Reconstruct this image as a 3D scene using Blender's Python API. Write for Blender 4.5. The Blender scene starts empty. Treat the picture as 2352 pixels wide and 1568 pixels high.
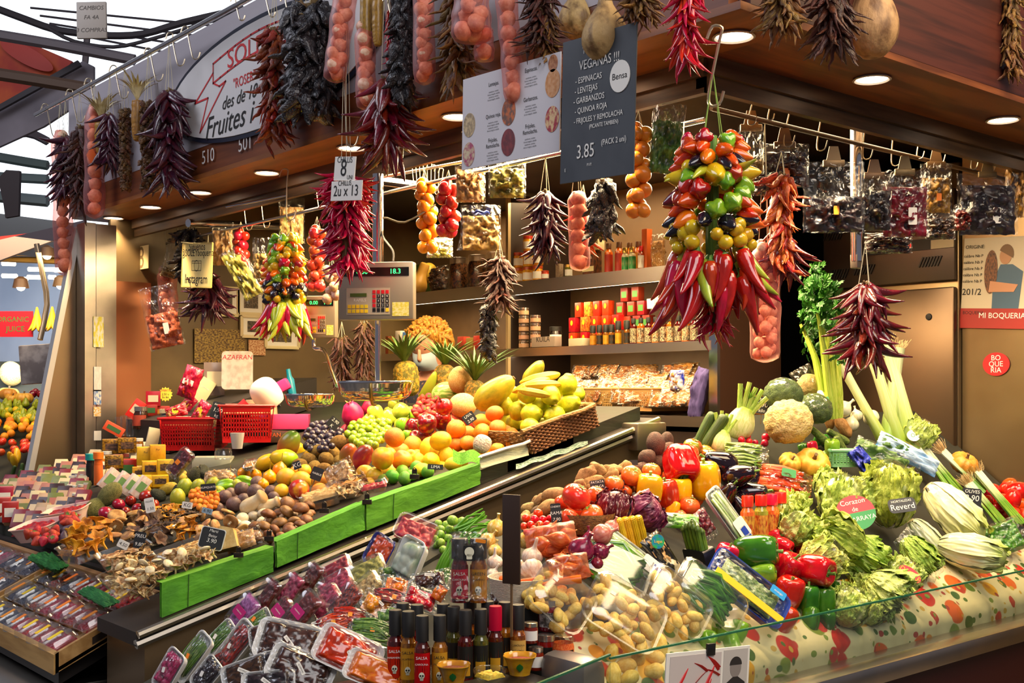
import bpy,bmesh,math,random
from mathutils import Vector,Matrix,Quaternion,noise
import numpy as np
random.seed(7)
PI=math.pi
SC=bpy.context.scene
C=SC.collection
#  camera
FX,HV,CX=2657.0,895.0,1176.0
TH=math.atan2(3131,2657)
FW=Vector((math.cos(TH),math.sin(TH),0));RT=Vector((math.sin(TH),-math.cos(TH),0));UP=Vector((0,0,1))
CAM=Vector((0,0,1.6))
cd=bpy.data.cameras.new('camera');cam=bpy.data.objects.new('camera',cd);C.objects.link(cam)
cd.sensor_width=36;cd.lens=36*FX/2352;cd.shift_y=(HV-784)/2352;cd.clip_start=.05;cd.clip_end=100
cam.matrix_world=Matrix.Translation(CAM)@Matrix((RT,UP,-FW)).transposed().to_4x4()
SC.camera=cam
SC.view_settings.view_transform='Standard';SC.view_settings.look='None';SC.view_settings.gamma=1
SC.view_settings.use_curve_mapping=False
SC.view_settings.exposure=0.5
SC.cycles.max_bounces=7;SC.cycles.diffuse_bounces=3;SC.cycles.glossy_bounces=3;SC.cycles.transmission_bounces=3
SC.cycles.transparent_max_bounces=14;SC.cycles.caustics_reflective=False;SC.cycles.caustics_refractive=False
SC.cycles.sample_clamp_indirect=3;SC.cycles.use_denoising=True
#  world and large lights
W=bpy.data.worlds.new('hall_ambient');SC.world=W;W.use_nodes=True
W.node_tree.nodes['Background'].inputs[0].default_value=(.62,.60,.72,1)
W.node_tree.nodes['Background'].inputs[1].default_value=.16
def lamp(kind,name,loc,energy,col,size=.1,aim=None,**kw):
 L=bpy.data.lights.new(name,kind);L.energy=energy;L.color=col
 if kind=='AREA':
  L.shape='RECTANGLE';L.size=size;L.size_y=kw.pop('size_y',size)
 else:L.shadow_soft_size=size
 if kind=='SPOT':L.spot_size=math.radians(kw.pop('cone',100));L.spot_blend=.6
 o=bpy.data.objects.new(name,L);C.objects.link(o);o.location=loc
 if aim is not None:o.rotation_euler=(Vector(aim)-Vector(loc)).to_track_quat('-Z','Y').to_euler()
 return o
WARM=(1,.73,.39);WARM2=(1,.76,.45)
lamp('AREA','hall_roof_daylight',(-1.6,6.5,6.2),125,(.86,.88,1.0),4,(2.3,4.6,2.6),size_y=3)
lamp('AREA','aisle_daylight',(.6,-2.2,5.5),165,(1,.95,.93),4,(2.6,2.6,1.5),size_y=3)
lamp('AREA','canopy_strip_light',(2.92,3.95,2.62),70,WARM,2.2,(2.62,3.95,1.0),size_y=.3)
lamp('AREA','canopy_inner_light',(3.5,3.6,2.5),42,WARM,1.4,(3.1,3.6,1.3),size_y=.6)
lamp('AREA','canopy_corner_light',(3.3,2.75,2.6),54,WARM2,1.8,(3.1,2.3,1.2),size_y=.8)
lamp('AREA','side_aisle_light',(3.2,.6,3.6),36,WARM2,1.6,(3.2,2.4,1.1),size_y=1.0)
#  point helpers
def P(u,v,d):return CAM+d*(FW+(u-CX)/FX*RT+(HV-v)/FX*UP)
def Ppl(u,v,a,b,c):
 r=FW+(u-CX)/FX*RT+(HV-v)/FX*UP
 d=(1.6-a)/(b*r.x+c*r.y-r.z);return CAM+d*r
def Pk(u,v,ax,val):
 r=FW+(u-CX)/FX*RT+(HV-v)/FX*UP
 return CAM+(val/r[ax])*r
def dep(p):return(Vector(p)-CAM).dot(FW)
def uv(p):
 q=Vector(p)-CAM;d=q.dot(FW);return CX+FX*q.dot(RT)/d,HV-FX*q.z/d
def S(px,p):return px*(p if isinstance(p,(int,float))else dep(p))/FX
PLANES={'L':(.5726,.265,0),'C':(.27,.40,0),'R':(.86-1.6,0,.80)}
def on(pl,u,v,h=0):
 a,b,c=PLANES[pl];p=Ppl(u,v,a+h,b,c)
 if pl=='L' and p.x>3.38:p=Pk(u,v,0,3.38)
 return Pk(u,v,1,5.95)if pl=='L' and p.y>5.95 else p
def ax(a,t=0):
 a=math.radians(a);t=math.radians(t)
 return math.cos(t)*(math.cos(a)*RT+math.sin(a)*UP)-math.sin(t)*FW
def rotz_to(v,spin=0):return v.to_track_quat('Z','Y')@Quaternion((0,0,1),spin)
#  shapes: (verts, faces)
def cr(pts,sub):
 pts=[np.array(p,float)for p in pts]
 if sub<=1 or len(pts)<3:return pts
 out=[]
 n=len(pts)
 for i in range(n-1):
  p0=pts[max(i-1,0)];p1=pts[i];p2=pts[i+1];p3=pts[min(i+2,n-1)]
  for k in range(sub):
   t=k/sub
   out.append(.5*((2*p1)+(-p0+p2)*t+(2*p0-5*p1+4*p2-p3)*t*t+(-p0+3*p1-3*p2+p3)*t**3))
 out.append(pts[-1]);return out
def rev(prof,n=18,lob=0,la=0,nz=0,nf=2.2,seed=0,sub=3,lp=1.0,bend=0,zl=None,fine=0):
 pr=[(float(a_),float(b_))for a_,b_ in cr(prof,sub)];vs=[];fs=[];rows=[]
 for(r,z)in pr:
  r=max(r,0)
  if r<1e-5:rows.append([len(vs)]);vs.append((0,0,z));continue
  row=[]
  for k in range(n):
   a=2*PI*k/n
   f=1
   if lob:
    c=abs(math.cos(lob*a/2))**lp
    f+=la*(c-.6)*(zl(z)if zl else 1)
   x,y=r*f*math.cos(a),r*f*math.sin(a)
   if nz:
    q=noise.noise(Vector((x*nf+seed*7.3,y*nf,z*nf)));f2=1+nz*q;x*=f2;y*=f2
    zz=z*(1+nz*.5*q)
   else:zz=z
   row.append(len(vs));vs.append((x+bend*z*z,y,zz))
  rows.append(row)
 for a,b in zip(rows,rows[1:]):
  if len(a)==1 and len(b)==1:continue
  for k in range(n):
   k2=(k+1)%n
   if len(a)==1:fs.append((a[0],b[k],b[k2])[::-1])
   elif len(b)==1:fs.append((a[k],a[k2],b[0]))
   else:fs.append((a[k],a[k2],b[k2],b[k]))
 return vs,fs
def tube(pts,rad,n=8,sub=3,flat=1.0):
 if isinstance(rad,(int,float)):rad=[rad]*len(pts)
 pp=cr([tuple(p)+(r,)for p,r in zip(pts,rad)],sub)
 ps=[Vector([float(c)for c in p[:3]])for p in pp];rs=[max(float(p[3]),1e-4)for p in pp]
 vs=[];fs=[];nrm=None
 for i,p in enumerate(ps):
  t=(ps[min(i+1,len(ps)-1)]-ps[max(i-1,0)])
  t=t.normalized()if t.length>1e-9 else Vector((0,0,1))
  if nrm is None:nrm=t.orthogonal().normalized()
  else:
   nrm=nrm-t*nrm.dot(t);nrm=nrm.normalized()if nrm.length>1e-6 else t.orthogonal().normalized()
  b=t.cross(nrm)
  for k in range(n):
   a=2*PI*k/n
   vs.append(tuple(p+rs[i]*(math.cos(a)*nrm+flat*math.sin(a)*b)))
 m=len(ps)
 for i in range(m-1):
  for k in range(n):
   k2=(k+1)%n;fs.append((i*n+k,i*n+k2,(i+1)*n+k2,(i+1)*n+k))
 fs.append(tuple(range(n))[::-1]);fs.append(tuple((m-1)*n+k for k in range(n)))
 return vs,fs
def box(sx,sy,sz,bev=0,c=(0,0,0),taper=1.0):
 x,y,z=sx/2,sy/2,sz/2
 vs=[(c[0]+i*x*(taper if k<0 else 1),c[1]+j*y*(taper if k<0 else 1),c[2]+k*z)for k in(-1,1)for j in(-1,1)for i in(-1,1)]
 fs=[(0,2,3,1),(4,5,7,6),(0,1,5,4),(2,6,7,3),(0,4,6,2),(1,3,7,5)]
 if bev:
  bm=bmesh.new();bv=[bm.verts.new(v)for v in vs];[bm.faces.new([bv[i]for i in f])for f in fs]
  bmesh.ops.bevel(bm,geom=bm.edges[:],offset=bev,segments=2,profile=.5,affect='EDGES')
  bm.verts.index_update()
  vs=[tuple(v.co)for v in bm.verts];fs=[tuple(v.index for v in f.verts)for f in bm.faces];bm.free()
 return vs,fs
def sheet(nu,nv,fn):
 vs=[tuple(fn(i/nu,j/nv))for j in range(nv+1)for i in range(nu+1)]
 fs=[(j*(nu+1)+i,j*(nu+1)+i+1,(j+1)*(nu+1)+i+1,(j+1)*(nu+1)+i)for j in range(nv)for i in range(nu)]
 return vs,fs
def prism(poly,t):
 n=len(poly)
 vs=[(x,y,-t/2)for x,y in poly]+[(x,y,t/2)for x,y in poly]
 fs=[tuple(range(n))[::-1],tuple(range(n,2*n))]+[(i,(i+1)%n,n+(i+1)%n,n+i)for i in range(n)]
 return vs,fs
def rrect(w,h,r,k=4):
 out=[]
 for(cx,cy,a0)in((w/2-r,h/2-r,0),(-w/2+r,h/2-r,90),(-w/2+r,-h/2+r,180),(w/2-r,-h/2+r,270)):
  for i in range(k+1):
   a=math.radians(a0+90*i/k);out.append((cx+r*math.cos(a),cy+r*math.sin(a)))
 return out
def xf(sh,M):
 if hasattr(sh,'v'):sh=(sh.v,sh.f)
 if not isinstance(M,Matrix):M=Matrix.Translation(M)
 return[tuple(M@Vector(v))for v in sh[0]],sh[1]
def trs(loc=(0,0,0),q=None,s=1):
 m=Matrix.Translation(loc)
 if q is not None:m=m@(q.to_matrix().to_4x4()if isinstance(q,Quaternion)else q.to_4x4())
 if s!=1:m=m@(Matrix.Scale(s,4)if isinstance(s,(int,float))else Matrix.Diagonal((*s,1)))
 return m
class Acc:
 def __init__(s):s.v=[];s.f=[];s.m=[]
 def add(s,sh,mi=0,M=None):
  if M is not None:sh=xf(sh,M)
  o=len(s.v);s.v+=list(sh[0]);s.f+=[tuple(i+o for i in f)for f in sh[1]];s.m+=[mi]*len(sh[1]);return s
 def sh(s):return s.v,s.f
def mesh(name,sh,mats,smooth=True):
 me=bpy.data.meshes.new(name)
 v,f=(sh.v,sh.f)if isinstance(sh,Acc)else sh
 me.from_pydata([tuple(x)for x in v],[],f)
 if isinstance(sh,Acc)and any(sh.m):me.polygons.foreach_set('material_index',sh.m)
 for m in(mats if isinstance(mats,(list,tuple))else[mats]):me.materials.append(m)
 if smooth:
  me.polygons.foreach_set('use_smooth',[True]*len(f))
  if smooth=='auto':me.set_sharp_from_angle(angle=math.radians(38))
 me.update();return me
#  objects
THINGS=[]
def tag(o,label,cat,group=None,lm=None,kind=None):
 o['label']=label;o['category']=cat
 if group:o['group']=group
 if kind:o['kind']=kind
 THINGS.append([o,lm]);return o
def obj(name,me,parent=None,M=None):
 o=bpy.data.objects.new(name,me);C.objects.link(o)
 if parent is not None:o.parent=parent
 if M is not None:
  if not isinstance(M,Matrix):M=Matrix.Translation(M)
  o.matrix_local=M if parent is not None else M
  if parent is None:o.matrix_world=M
 return o
def part(name,sh,mats,parent,M=None,smooth='auto',label=None):
 o=obj(name,mesh(name,sh,mats,smooth),parent,M)
 if label:o['label']=label
 return o
def thing(name,M,label,cat,group=None,lm=None):
 o=obj(name,None,None,M);o.empty_display_size=.02
 return tag(o,label,cat,group,lm)
def single(name,sh,mats,label,cat,M=None,group=None,lm=None,smooth='auto',kind=None):
 return tag(obj(name,mesh(name,sh,mats,smooth),None,M),label,cat,group,lm,kind)
def struct(name,sh,mats,M=None,smooth='auto'):
 o=obj(name,mesh(name,sh,mats,smooth),None,M);o['kind']='structure';return o
def clone(o,M=None,label=None,group=None):
 c=o.copy();C.objects.link(c)
 for ch in o.children:
  k=ch.copy();C.objects.link(k);k.parent=c
  for g in ch.children:
   h=g.copy();C.objects.link(h);h.parent=k
 if M is not None:c.matrix_world=M
 if 'label' in o:THINGS.append([c,None])
 if label:c['label']=label
 if group:c['group']=group
 return c
def fr(o,x,y):
 x=x.normalized();z=x.cross(y).normalized();y=z.cross(x)
 return Matrix.Translation(o)@Matrix((x,y,z)).transposed().to_4x4()
def rot2(a,t=0,back=0):
 r=(Quaternion(UP,math.radians(t))@RT)
 n=r.cross(UP);u=Quaternion(r,math.radians(-back))@UP
 q=Quaternion(r.cross(u),math.radians(a));return q@r,q@u
_fc={}
def txt(s,size,M,mat,parent,align='CENTER',name='lettering',shear=0,sx=1):
 key=(s,align,shear)
 if key not in _fc:
  cu=bpy.data.curves.new('lettering','FONT');cu.body=s;cu.size=1;cu.align_x=align;cu.align_y='CENTER';cu.shear=shear
  cu.extrude=.004;cu.resolution_u=3
  ob=bpy.data.objects.new('tmp',cu);_fc[key]=bpy.data.meshes.new_from_object(ob);bpy.data.objects.remove(ob);bpy.data.curves.remove(cu)
 me=_fc[key].copy();me.materials.clear();me.materials.append(mat)
 return obj(name,me,parent,M@Matrix.Diagonal((size*sx,size,size*.3,1)))
#  materials
def lin(h):
 if not isinstance(h,str):return tuple(h)+(1,)if len(h)==3 else h
 h=h.lstrip('#');c=[int(h[i:i+2],16)/255 for i in(0,2,4)]
 return tuple(x/12.92 if x<=.04045 else((x+.055)/1.055)**2.4 for x in c)+(1,)
_m={}
def mat(name,c,c2=None,sc=4,rough=.45,bump=0,bsc=12,var=.12,metal=0,coat=0,top=None,tz=.8,tw=.12,bot=None,em=0,spec=.5,hv=.012,edge=(.42,.6),sss=0,coord='Generated',stretch=None,trans=0):
 if name in _m:return _m[name]
 m=bpy.data.materials.new(name);m.use_nodes=True;nt=m.node_tree;N=nt.nodes;Lk=nt.links
 b=N['Principled BSDF'];b.inputs['Roughness'].default_value=rough;b.inputs['Metallic'].default_value=metal
 b.inputs['Specular IOR Level'].default_value=spec
 if coat:b.inputs['Coat Weight'].default_value=coat;b.inputs['Coat Roughness'].default_value=.08
 if sss:b.inputs['Subsurface Weight'].default_value=sss;b.inputs['Subsurface Radius'].default_value=(.02,.01,.005)
 if trans:b.inputs['Transmission Weight'].default_value=trans
 tc=N.new('ShaderNodeTexCoord');src=tc.outputs[coord]
 if stretch:
  mp=N.new('ShaderNodeMapping');mp.inputs['Scale'].default_value=stretch;Lk.new(src,mp.inputs[0]);vec=mp.outputs[0]
 else:vec=src
 oi=N.new('ShaderNodeObjectInfo')
 col=None
 def mix(fac,a,bb):
  x=N.new('ShaderNodeMix');x.data_type='RGBA'
  if isinstance(fac,(int,float)):x.inputs[0].default_value=fac
  else:Lk.new(fac,x.inputs[0])
  for s_,v_ in((6,a),(7,bb)):
   if isinstance(v_,tuple):x.inputs[s_].default_value=v_
   else:Lk.new(v_,x.inputs[s_])
  return x.outputs[2]
 col=lin(c)
 if c2:
  nz=N.new('ShaderNodeTexNoise');nz.noise_dimensions='4D';nz.inputs['Scale'].default_value=sc;nz.inputs['Detail'].default_value=4
  mw=N.new('ShaderNodeMath');mw.operation='MULTIPLY';mw.inputs[1].default_value=20;Lk.new(oi.outputs['Random'],mw.inputs[0]);Lk.new(mw.outputs[0],nz.inputs['W'])
  Lk.new(vec,nz.inputs['Vector'])
  mr=N.new('ShaderNodeMapRange');mr.inputs[1].default_value=edge[0];mr.inputs[2].default_value=edge[1];Lk.new(nz.outputs[0],mr.inputs[0])
  col=mix(mr.outputs[0],col,lin(c2))
 for cc,lo,hi in((top,tz-tw,tz+tw),(bot,(1-tz)+tw,(1-tz)-tw)):
  if cc:
   sp=N.new('ShaderNodeSeparateXYZ');Lk.new(tc.outputs['Generated'],sp.inputs[0])
   mr=N.new('ShaderNodeMapRange');mr.inputs[1].default_value=lo;mr.inputs[2].default_value=hi;Lk.new(sp.outputs[2],mr.inputs[0])
   col=mix(mr.outputs[0],col,lin(cc))
 if var and not isinstance(col,tuple)or var:
  hs=N.new('ShaderNodeHueSaturation')
  if isinstance(col,tuple):hs.inputs['Color'].default_value=col
  else:Lk.new(col,hs.inputs['Color'])
  mr=N.new('ShaderNodeMapRange');mr.inputs[3].default_value=1-var;mr.inputs[4].default_value=1+var;Lk.new(oi.outputs['Random'],mr.inputs[0]);Lk.new(mr.outputs[0],hs.inputs['Value'])
  wn=N.new('ShaderNodeTexWhiteNoise');wn.noise_dimensions='1D';Lk.new(oi.outputs['Random'],wn.inputs['W'])
  mr=N.new('ShaderNodeMapRange');mr.inputs[3].default_value=.5-hv;mr.inputs[4].default_value=.5+hv;Lk.new(wn.outputs[0],mr.inputs[0]);Lk.new(mr.outputs[0],hs.inputs['Hue'])
  col=hs.outputs[0]
 if isinstance(col,tuple):b.inputs['Base Color'].default_value=col
 else:Lk.new(col,b.inputs['Base Color'])
 if bump:
  nb=N.new('ShaderNodeTexNoise');nb.inputs['Scale'].default_value=bsc;nb.inputs['Detail'].default_value=3;Lk.new(vec,nb.inputs['Vector'])
  bp=N.new('ShaderNodeBump');bp.inputs['Strength'].default_value=min(1,bump);bp.inputs['Distance'].default_value=.01;Lk.new(nb.outputs[0],bp.inputs['Height']);Lk.new(bp.outputs[0],b.inputs['Normal'])
 if em:
  b.inputs['Emission Strength'].default_value=em
  if isinstance(col,tuple):b.inputs['Emission Color'].default_value=col
  else:Lk.new(col,b.inputs['Emission Color'])
 _m[name]=m;return m
def film(name,tint=(.97,.98,.98),fac=.12,rough=.12,gl=(1,1,1),bump=.5,bsc=9,op=0,opc=(.9,.9,.9),net=0):
 if name in _m:return _m[name]
 m=bpy.data.materials.new(name);m.use_nodes=True;nt=m.node_tree;N=nt.nodes;Lk=nt.links
 N.remove(N['Principled BSDF']);out=N['Material Output']
 tr=N.new('ShaderNodeBsdfTransparent');tr.inputs[0].default_value=(*tint,1)
 g=N.new('ShaderNodeBsdfGlossy');g.inputs['Color'].default_value=(*gl,1);g.inputs['Roughness'].default_value=rough
 lw=N.new('ShaderNodeLayerWeight');lw.inputs[0].default_value=.35
 ad=N.new('ShaderNodeMath');ad.operation='MULTIPLY_ADD';ad.inputs[1].default_value=.35;ad.inputs[2].default_value=fac*.6;ad.use_clamp=True
 Lk.new(lw.outputs['Facing'],ad.inputs[0])
 mx=N.new('ShaderNodeMixShader');Lk.new(ad.outputs[0],mx.inputs[0]);Lk.new(tr.outputs[0],mx.inputs[1]);Lk.new(g.outputs[0],mx.inputs[2])
 if bump:
  tc=N.new('ShaderNodeTexCoord');nb=N.new('ShaderNodeTexVoronoi');nb.inputs['Scale'].default_value=bsc;nb.feature='F1'
  Lk.new(tc.outputs['Generated'],nb.inputs['Vector']);bp=N.new('ShaderNodeBump');bp.inputs['Strength'].default_value=bump;bp.inputs['Distance'].default_value=.02
  Lk.new(nb.outputs[0],bp.inputs['Height']);Lk.new(bp.outputs[0],g.inputs['Normal']);Lk.new(bp.outputs[0],lw.inputs['Normal'])
 last=mx
 if op:
  d=N.new('ShaderNodeBsdfDiffuse');d.inputs[0].default_value=(*opc,1);m2=N.new('ShaderNodeMixShader')
  if net:
   tc=N.new('ShaderNodeTexCoord');w=N.new('ShaderNodeTexWave');w.wave_type='BANDS';w.bands_direction='DIAGONAL';w.inputs['Scale'].default_value=net;Lk.new(tc.outputs['Object'],w.inputs[0])
   mr=N.new('ShaderNodeMapRange');mr.inputs[3].default_value=op*.45;mr.inputs[4].default_value=min(1,op*1.6);Lk.new(w.outputs[1],mr.inputs[0]);Lk.new(mr.outputs[0],m2 .inputs[0])
  else:m2 .inputs[0].default_value=op
  Lk.new(mx.outputs[0],m2 .inputs[1]);Lk.new(d.outputs[0],m2 .inputs[2]);last=m2
 Lk.new(last.outputs[0],out.inputs[0]);_m[name]=m;return m
def steel(name,c='b9b4aa',rough=.3):
 return mat(name,c,c2='aca59b',sc=2,rough=rough,metal=1,stretch=(3,3,3),var=0,coord='Object',edge=(.3,.7))
STEEL=steel('brushed_steel',rough=.33);CHROME=mat('chrome','dddddd',rough=.1,metal=1,var=0)
SHELFSTEEL=mat('polished_shelf_steel','d8d0c4',rough=.28,metal=1,var=0)
DARK=mat('dark_grey_metal','2c2724',rough=.5,metal=.3,var=0)
BLACK=mat('black_plastic','141313',rough=.4,var=0);WHITE=mat('white_plastic','e8e4dc',rough=.45,var=0)
PAPER=mat('white_paper','f0ece2',rough=.7,var=.04);CHALK=mat('chalk_white','f4f2ea',rough=.9,var=0)
SLATE=mat('slate_black','1e2126',rough=.6,var=.1);INK=mat('black_ink','101010',rough=.7,var=0)
REDI=mat('red_ink','c81e26',rough=.6,var=0);STICK=mat('orange_sticker','f08a18',rough=.5,var=.05)
FILM=film('clear_film',fac=.06,rough=.22,gl=(.85,.85,.85),bump=.5,bsc=6);CLEAR=film('clear_rigid_plastic',fac=.13,rough=.14,bump=0);GLASSY=film('clear_glass',tint=(.93,.97,.94),fac=.05,rough=.02,bump=0)
GLEDGE=mat('green_glass_edge','2f6b4c',rough=.1,var=0)
FOIL=mat('silver_foil','d8d4cc',rough=.2,metal=1,bump=1,bsc=9,var=.05)
TRAYW=mat('white_foam_tray','f1efec',rough=.5,var=.03)
CREAM=mat('cream_card','e8d9a8',rough=.7,var=.05)
STRING=mat('cotton_string','d8cfae',rough=.8,var=0)
GSTEM=mat('green_stem','4f7a2c',c2='6f9a3a',rough=.55)
BSTEM=mat('dry_brown_stem','6b5433',rough=.8)
#  structure
def bx(x0,x1,y0,y1,z0,z1,bev=0):
 return box(x1-x0,y1-y0,z1-z0,bev,((x0+x1)/2,(y0+y1)/2,(z0+z1)/2))
def wedge(x0,x1,y0,y1,zf,zb0=0.0):
 vs=[]
 for(x,y)in((x0,y0),(x1,y0),(x1,y1),(x0,y1)):vs.append((x,y,zb0));vs.append((x,y,zf(x,y)))
 return vs,[(0,2,4,6)[::-1],(1,3,5,7),(0,2,3,1),(2,4,5,3),(4,6,7,5),(6,0,1,7)]
WOODM=mat('reddish_wood_laminate','8a4a24',c2='54270f',sc=2.5,rough=.42,var=0,coord='Object',stretch=(.6,.6,9),edge=(.35,.7))
WOODS=mat('warm_wood_soffit','a0602e',c2='6b3a18',sc=3,rough=.4,var=0,coord='Object',stretch=(7,.7,7),edge=(.35,.7))
WOODR=mat('dark_red_wood_planks','4f2115',c2='34130c',sc=3,rough=.5,var=0,coord='Object',stretch=(.5,.5,12))
FASC=mat('grey_lacquered_board','b3adb2',c2='9f99a0',sc=1,rough=.5,var=0,coord='Object',stretch=(1,.8,8),edge=(.3,.7))
WALLM=mat('brown_grey_wall_panel','74603f',c2='5d4c33',sc=2,rough=.38,var=0,coord='Object',metal=.2)
DBROWN=mat('dark_brown_panel','30211a',c2='1e1410',sc=3,rough=.5,var=0,coord='Object')
BEAMM=mat('painted_beam_metal','6e5338',c2='4c3825',sc=2,rough=.45,metal=.35,var=0,coord='Object',stretch=(1,1,14))
SIDEM=mat('bronze_tinted_steel','8a7459',c2='7c684e',sc=1,rough=.36,metal=.75,var=0,coord='Object',stretch=(1,1,1))
FRIDGE=mat('stainless_fridge_steel','97815f',c2='7c6648',sc=1.2,rough=.34,metal=.85,var=0,coord='Object',bump=.04)
floor=struct('floor',bx(-4,14,-4,16,-.05,0),mat('grey_market_floor','6d665f',c2='57514b',sc=1.5,rough=.5,var=0,coord='Object'))
struct('ceiling',bx(2.62,5.7,2.14,6.6,2.72,2.76),DBROWN)
struct('wall_end',bx(2.45,4.7,6.32,6.36,0,2.72),WALLM)
struct('wall_shelves',bx(4.66,4.70,3.5,6.32,0,2.72),mat('shelf_back_panel','8a6a48',c2='6e5236',sc=2,rough=.5,var=0,coord='Object'))
struct('wall_right',bx(4.88,4.92,1.2,2.64,0,2.72),FRIDGE)
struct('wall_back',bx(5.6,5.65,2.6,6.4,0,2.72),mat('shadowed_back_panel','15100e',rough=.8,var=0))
struct('trim_1',bx(2.30,2.34,1.87,6.55,2.69,3.22),FASC)
struct('trim_2',bx(2.302,2.342,1.87,6.55,2.57,2.69),WOODM)
struct('trim_3',bx(2.34,4.95,1.83,1.87,2.57,3.3),WOODR)
struct('trim_4',bx(2.30,2.56,1.83,6.5,2.55,2.571),WOODS)
struct('trim_5',bx(2.56,4.95,1.83,2.14,2.55,2.571),mat('warm_wood_soffit_side','8a4d24',c2='5a2c13',sc=3,rough=.42,var=0,coord='Object',stretch=(.7,7,7)))
a=Acc()
for x0,x1,z0,z1 in((2.56,2.60,2.50,2.56),(2.60,2.63,2.47,2.56),(2.575,2.60,2.455,2.50)):a.add(bx(x0,x1,2.17,6.3,z0,z1))
struct('trim_6',a,BEAMM)
a=Acc()
for y0,y1,z0,z1 in((2.14,2.18,2.50,2.56),(2.18,2.21,2.47,2.56),(2.155,2.18,2.455,2.50)):a.add(bx(2.575,4.88,y0,y1,z0,z1))
struct('trim_7',a,BEAMM)
for y in(2.3,):
 struct('trim_8',bx(2.63,4.9,2.21,2.25,2.60,2.72),DBROWN)
struct('column_left',Acc().add(bx(2.27,2.33,6.22,6.34,0,2.5)).add(bx(2.34,2.45,6.24,6.34,0,2.5)),steel('column_steel','cfc6ba',rough=.3))
struct('column_panel',bx(2.455,2.66,6.27,6.318,0,2.2),mat('copper_toned_panel','b0704a',rough=.3,metal=.6,var=0))
poly=[(2.30,2.49),(2.04,1.146),(1.9,.4),(1.9,0),(2.30,0)]
v,f=prism(poly,.04);struct('partition',([(x,z2+6.37,y)for x,y,z2 in v],f),SIDEM)
e=[(2.27,2.49),(2.01,1.146),(1.87,.4),(1.90,.4),(2.04,1.146),(2.30,2.49)]
v,f=prism(e,.06);struct('partition_trim',([(x,z2+6.37,y)for x,y,z2 in v],f),mat('pale_edge_metal','d9d6d2',rough=.3,metal=.5,var=0))
LENS=mat('lit_spotlight_lens',(1,.86,.70),c2=(.75,.55,.38),sc=60,var=0,em=9,edge=(.45,.55))
def spot(x,y,aim,e=34):
 aim=(x+.12,y+.12,1);o=thing('ceiling_spotlight',trs((x,y,2.55)),'round recessed spotlight glowing in the wooden soffit','spotlight','spotlights in the wooden soffit')
 part('rim',rev([(.052,0),(.058,-.006),(.052,-.008),(.047,-.003),(.047,.0)],24,sub=1),mat('white_rim','cfc8bd',rough=.4,var=0),o)
 part('lens',rev([(0,-.004),(.03,-.005),(.047,-.003)],24,sub=1),LENS,o)
 l=lamp('SPOT','spotlight_bulb',(x,y,2.53),e,(1,.72,.42),.04,aim,cone=84);m=l.matrix_world.copy();l.parent=o;l.matrix_parent_inverse=Matrix.Translation((x,y,2.55)).inverted()
 return o
for y in(2.5,3.18,3.86,4.54,5.2,5.78,6.28):spot(2.45,y,(2.25,y,1))
for x in(2.46,3.12,3.94,4.62):spot(x,1.98,(x,2.35,1))
def fascia(y,z,x=2.30):return fr(Vector((x,y,z)),Vector((0,-1,0)),UP)
sg=thing('shop_sign',fascia(4.30,2.90),'oval white shop sign with a red ribbon and black script on the fascia','sign',lm='oval shop sign')
ell=lambda a,b,n=48:[(a*math.cos(2*PI*i/n),b*math.sin(2*PI*i/n))for i in range(n)]
part('rim',prism(ell(.90,.245),.02),mat('navy_sign_rim','1d2233',rough=.3,var=0),sg)
part('face',prism(ell(.865,.225),.02),mat('white_sign_face','dcdad8',rough=.35,var=0),sg,Matrix.Translation((0,0,.004)))
rb=Acc()
def line(a_,pts,w,z=.016):
 for p,q in zip(pts,pts[1:]):
  p=Vector((*p,z));q=Vector((*q,z));d=(q-p).normalized();nn=Vector((-d.y,d.x,0))*w
  a_.add(([p-nn-d*w,q-nn+d*w,q+nn+d*w,p+nn-d*w],[(0,1,2,3)]))
arc=lambda y0:[(-.42+.07*i,y0+.05*math.sin(PI*(i)/13))for i in range(14)]
line(rb,arc(.13),.004);line(rb,arc(.045),.004)
line(rb,[(-.42,.13),(-.42,.045)],.004);line(rb,[(-.42,.09),(-.60,-.01),(-.47,-.01),(-.55,-.15),(-.30,.03),(-.36,.02),(-.42,.045)],.004)
part('ribbon_outline',rb,REDI,sg,smooth=False)
txt('SOLEY',.115,trs((-.08,.115,.016)),REDI,sg,sx=1.25)
txt('"ROSER"',.06,trs((-.13,.0,.016)),REDI,sg,sx=.9)
txt('des de 18',.08,trs((-.18,-.065,.016)),INK,sg,shear=.35)
txt('Fruites i',.135,trs((-.28,-.15,.016)),INK,sg,shear=.35)
for t_,y,c in(('511',5.17,mat('dark_numeral','3c3634',rough=.5,var=0)),('510',4.79,mat('pale_numeral','d6d2cc',rough=.4,var=0)),('501',4.44,_m['pale_numeral'])):
 o=thing('stall_number',fascia(y,2.635,2.298),f'{dict(a=1) and {"511":"dark","510":"pale middle","501":"pale last"}[t_]} metal stall number {t_} on the wooden fascia band','number');txt(t_,.085,trs((0,0,.004)),c,o,name='numeral')
def rail(name,p,q,r,m,label):return single(name,tube([p,q],r,10,1),m,label,'rail')
rail('hanging_rail',(2.2,6.8,3.17),(2.2,1.8,3.17),.012,CHROME,'chrome rail running along the sign above the fascia')
rail('hanging_rail',(2.2,1.8,3.17),(4.9,1.8,3.17),.012,CHROME,'chrome rail along the dark wooden fascia of the side front')
rail('hanging_rail',(2.72,6.2,2.42),(2.72,2.3,2.42),.008,CHROME,'thin hook rail behind the beam over the fruit')
rail('hanging_rail',(2.75,2.30,2.46),(4.85,2.30,2.46),.008,BEAMM,'hook rail behind the beam over the vegetables')
rail('hanging_rail',P(432,512,5.9),P(640,520,6.4),.022,CHROME,'short thick chrome tube inside the canopy above the picture frames')
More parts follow.
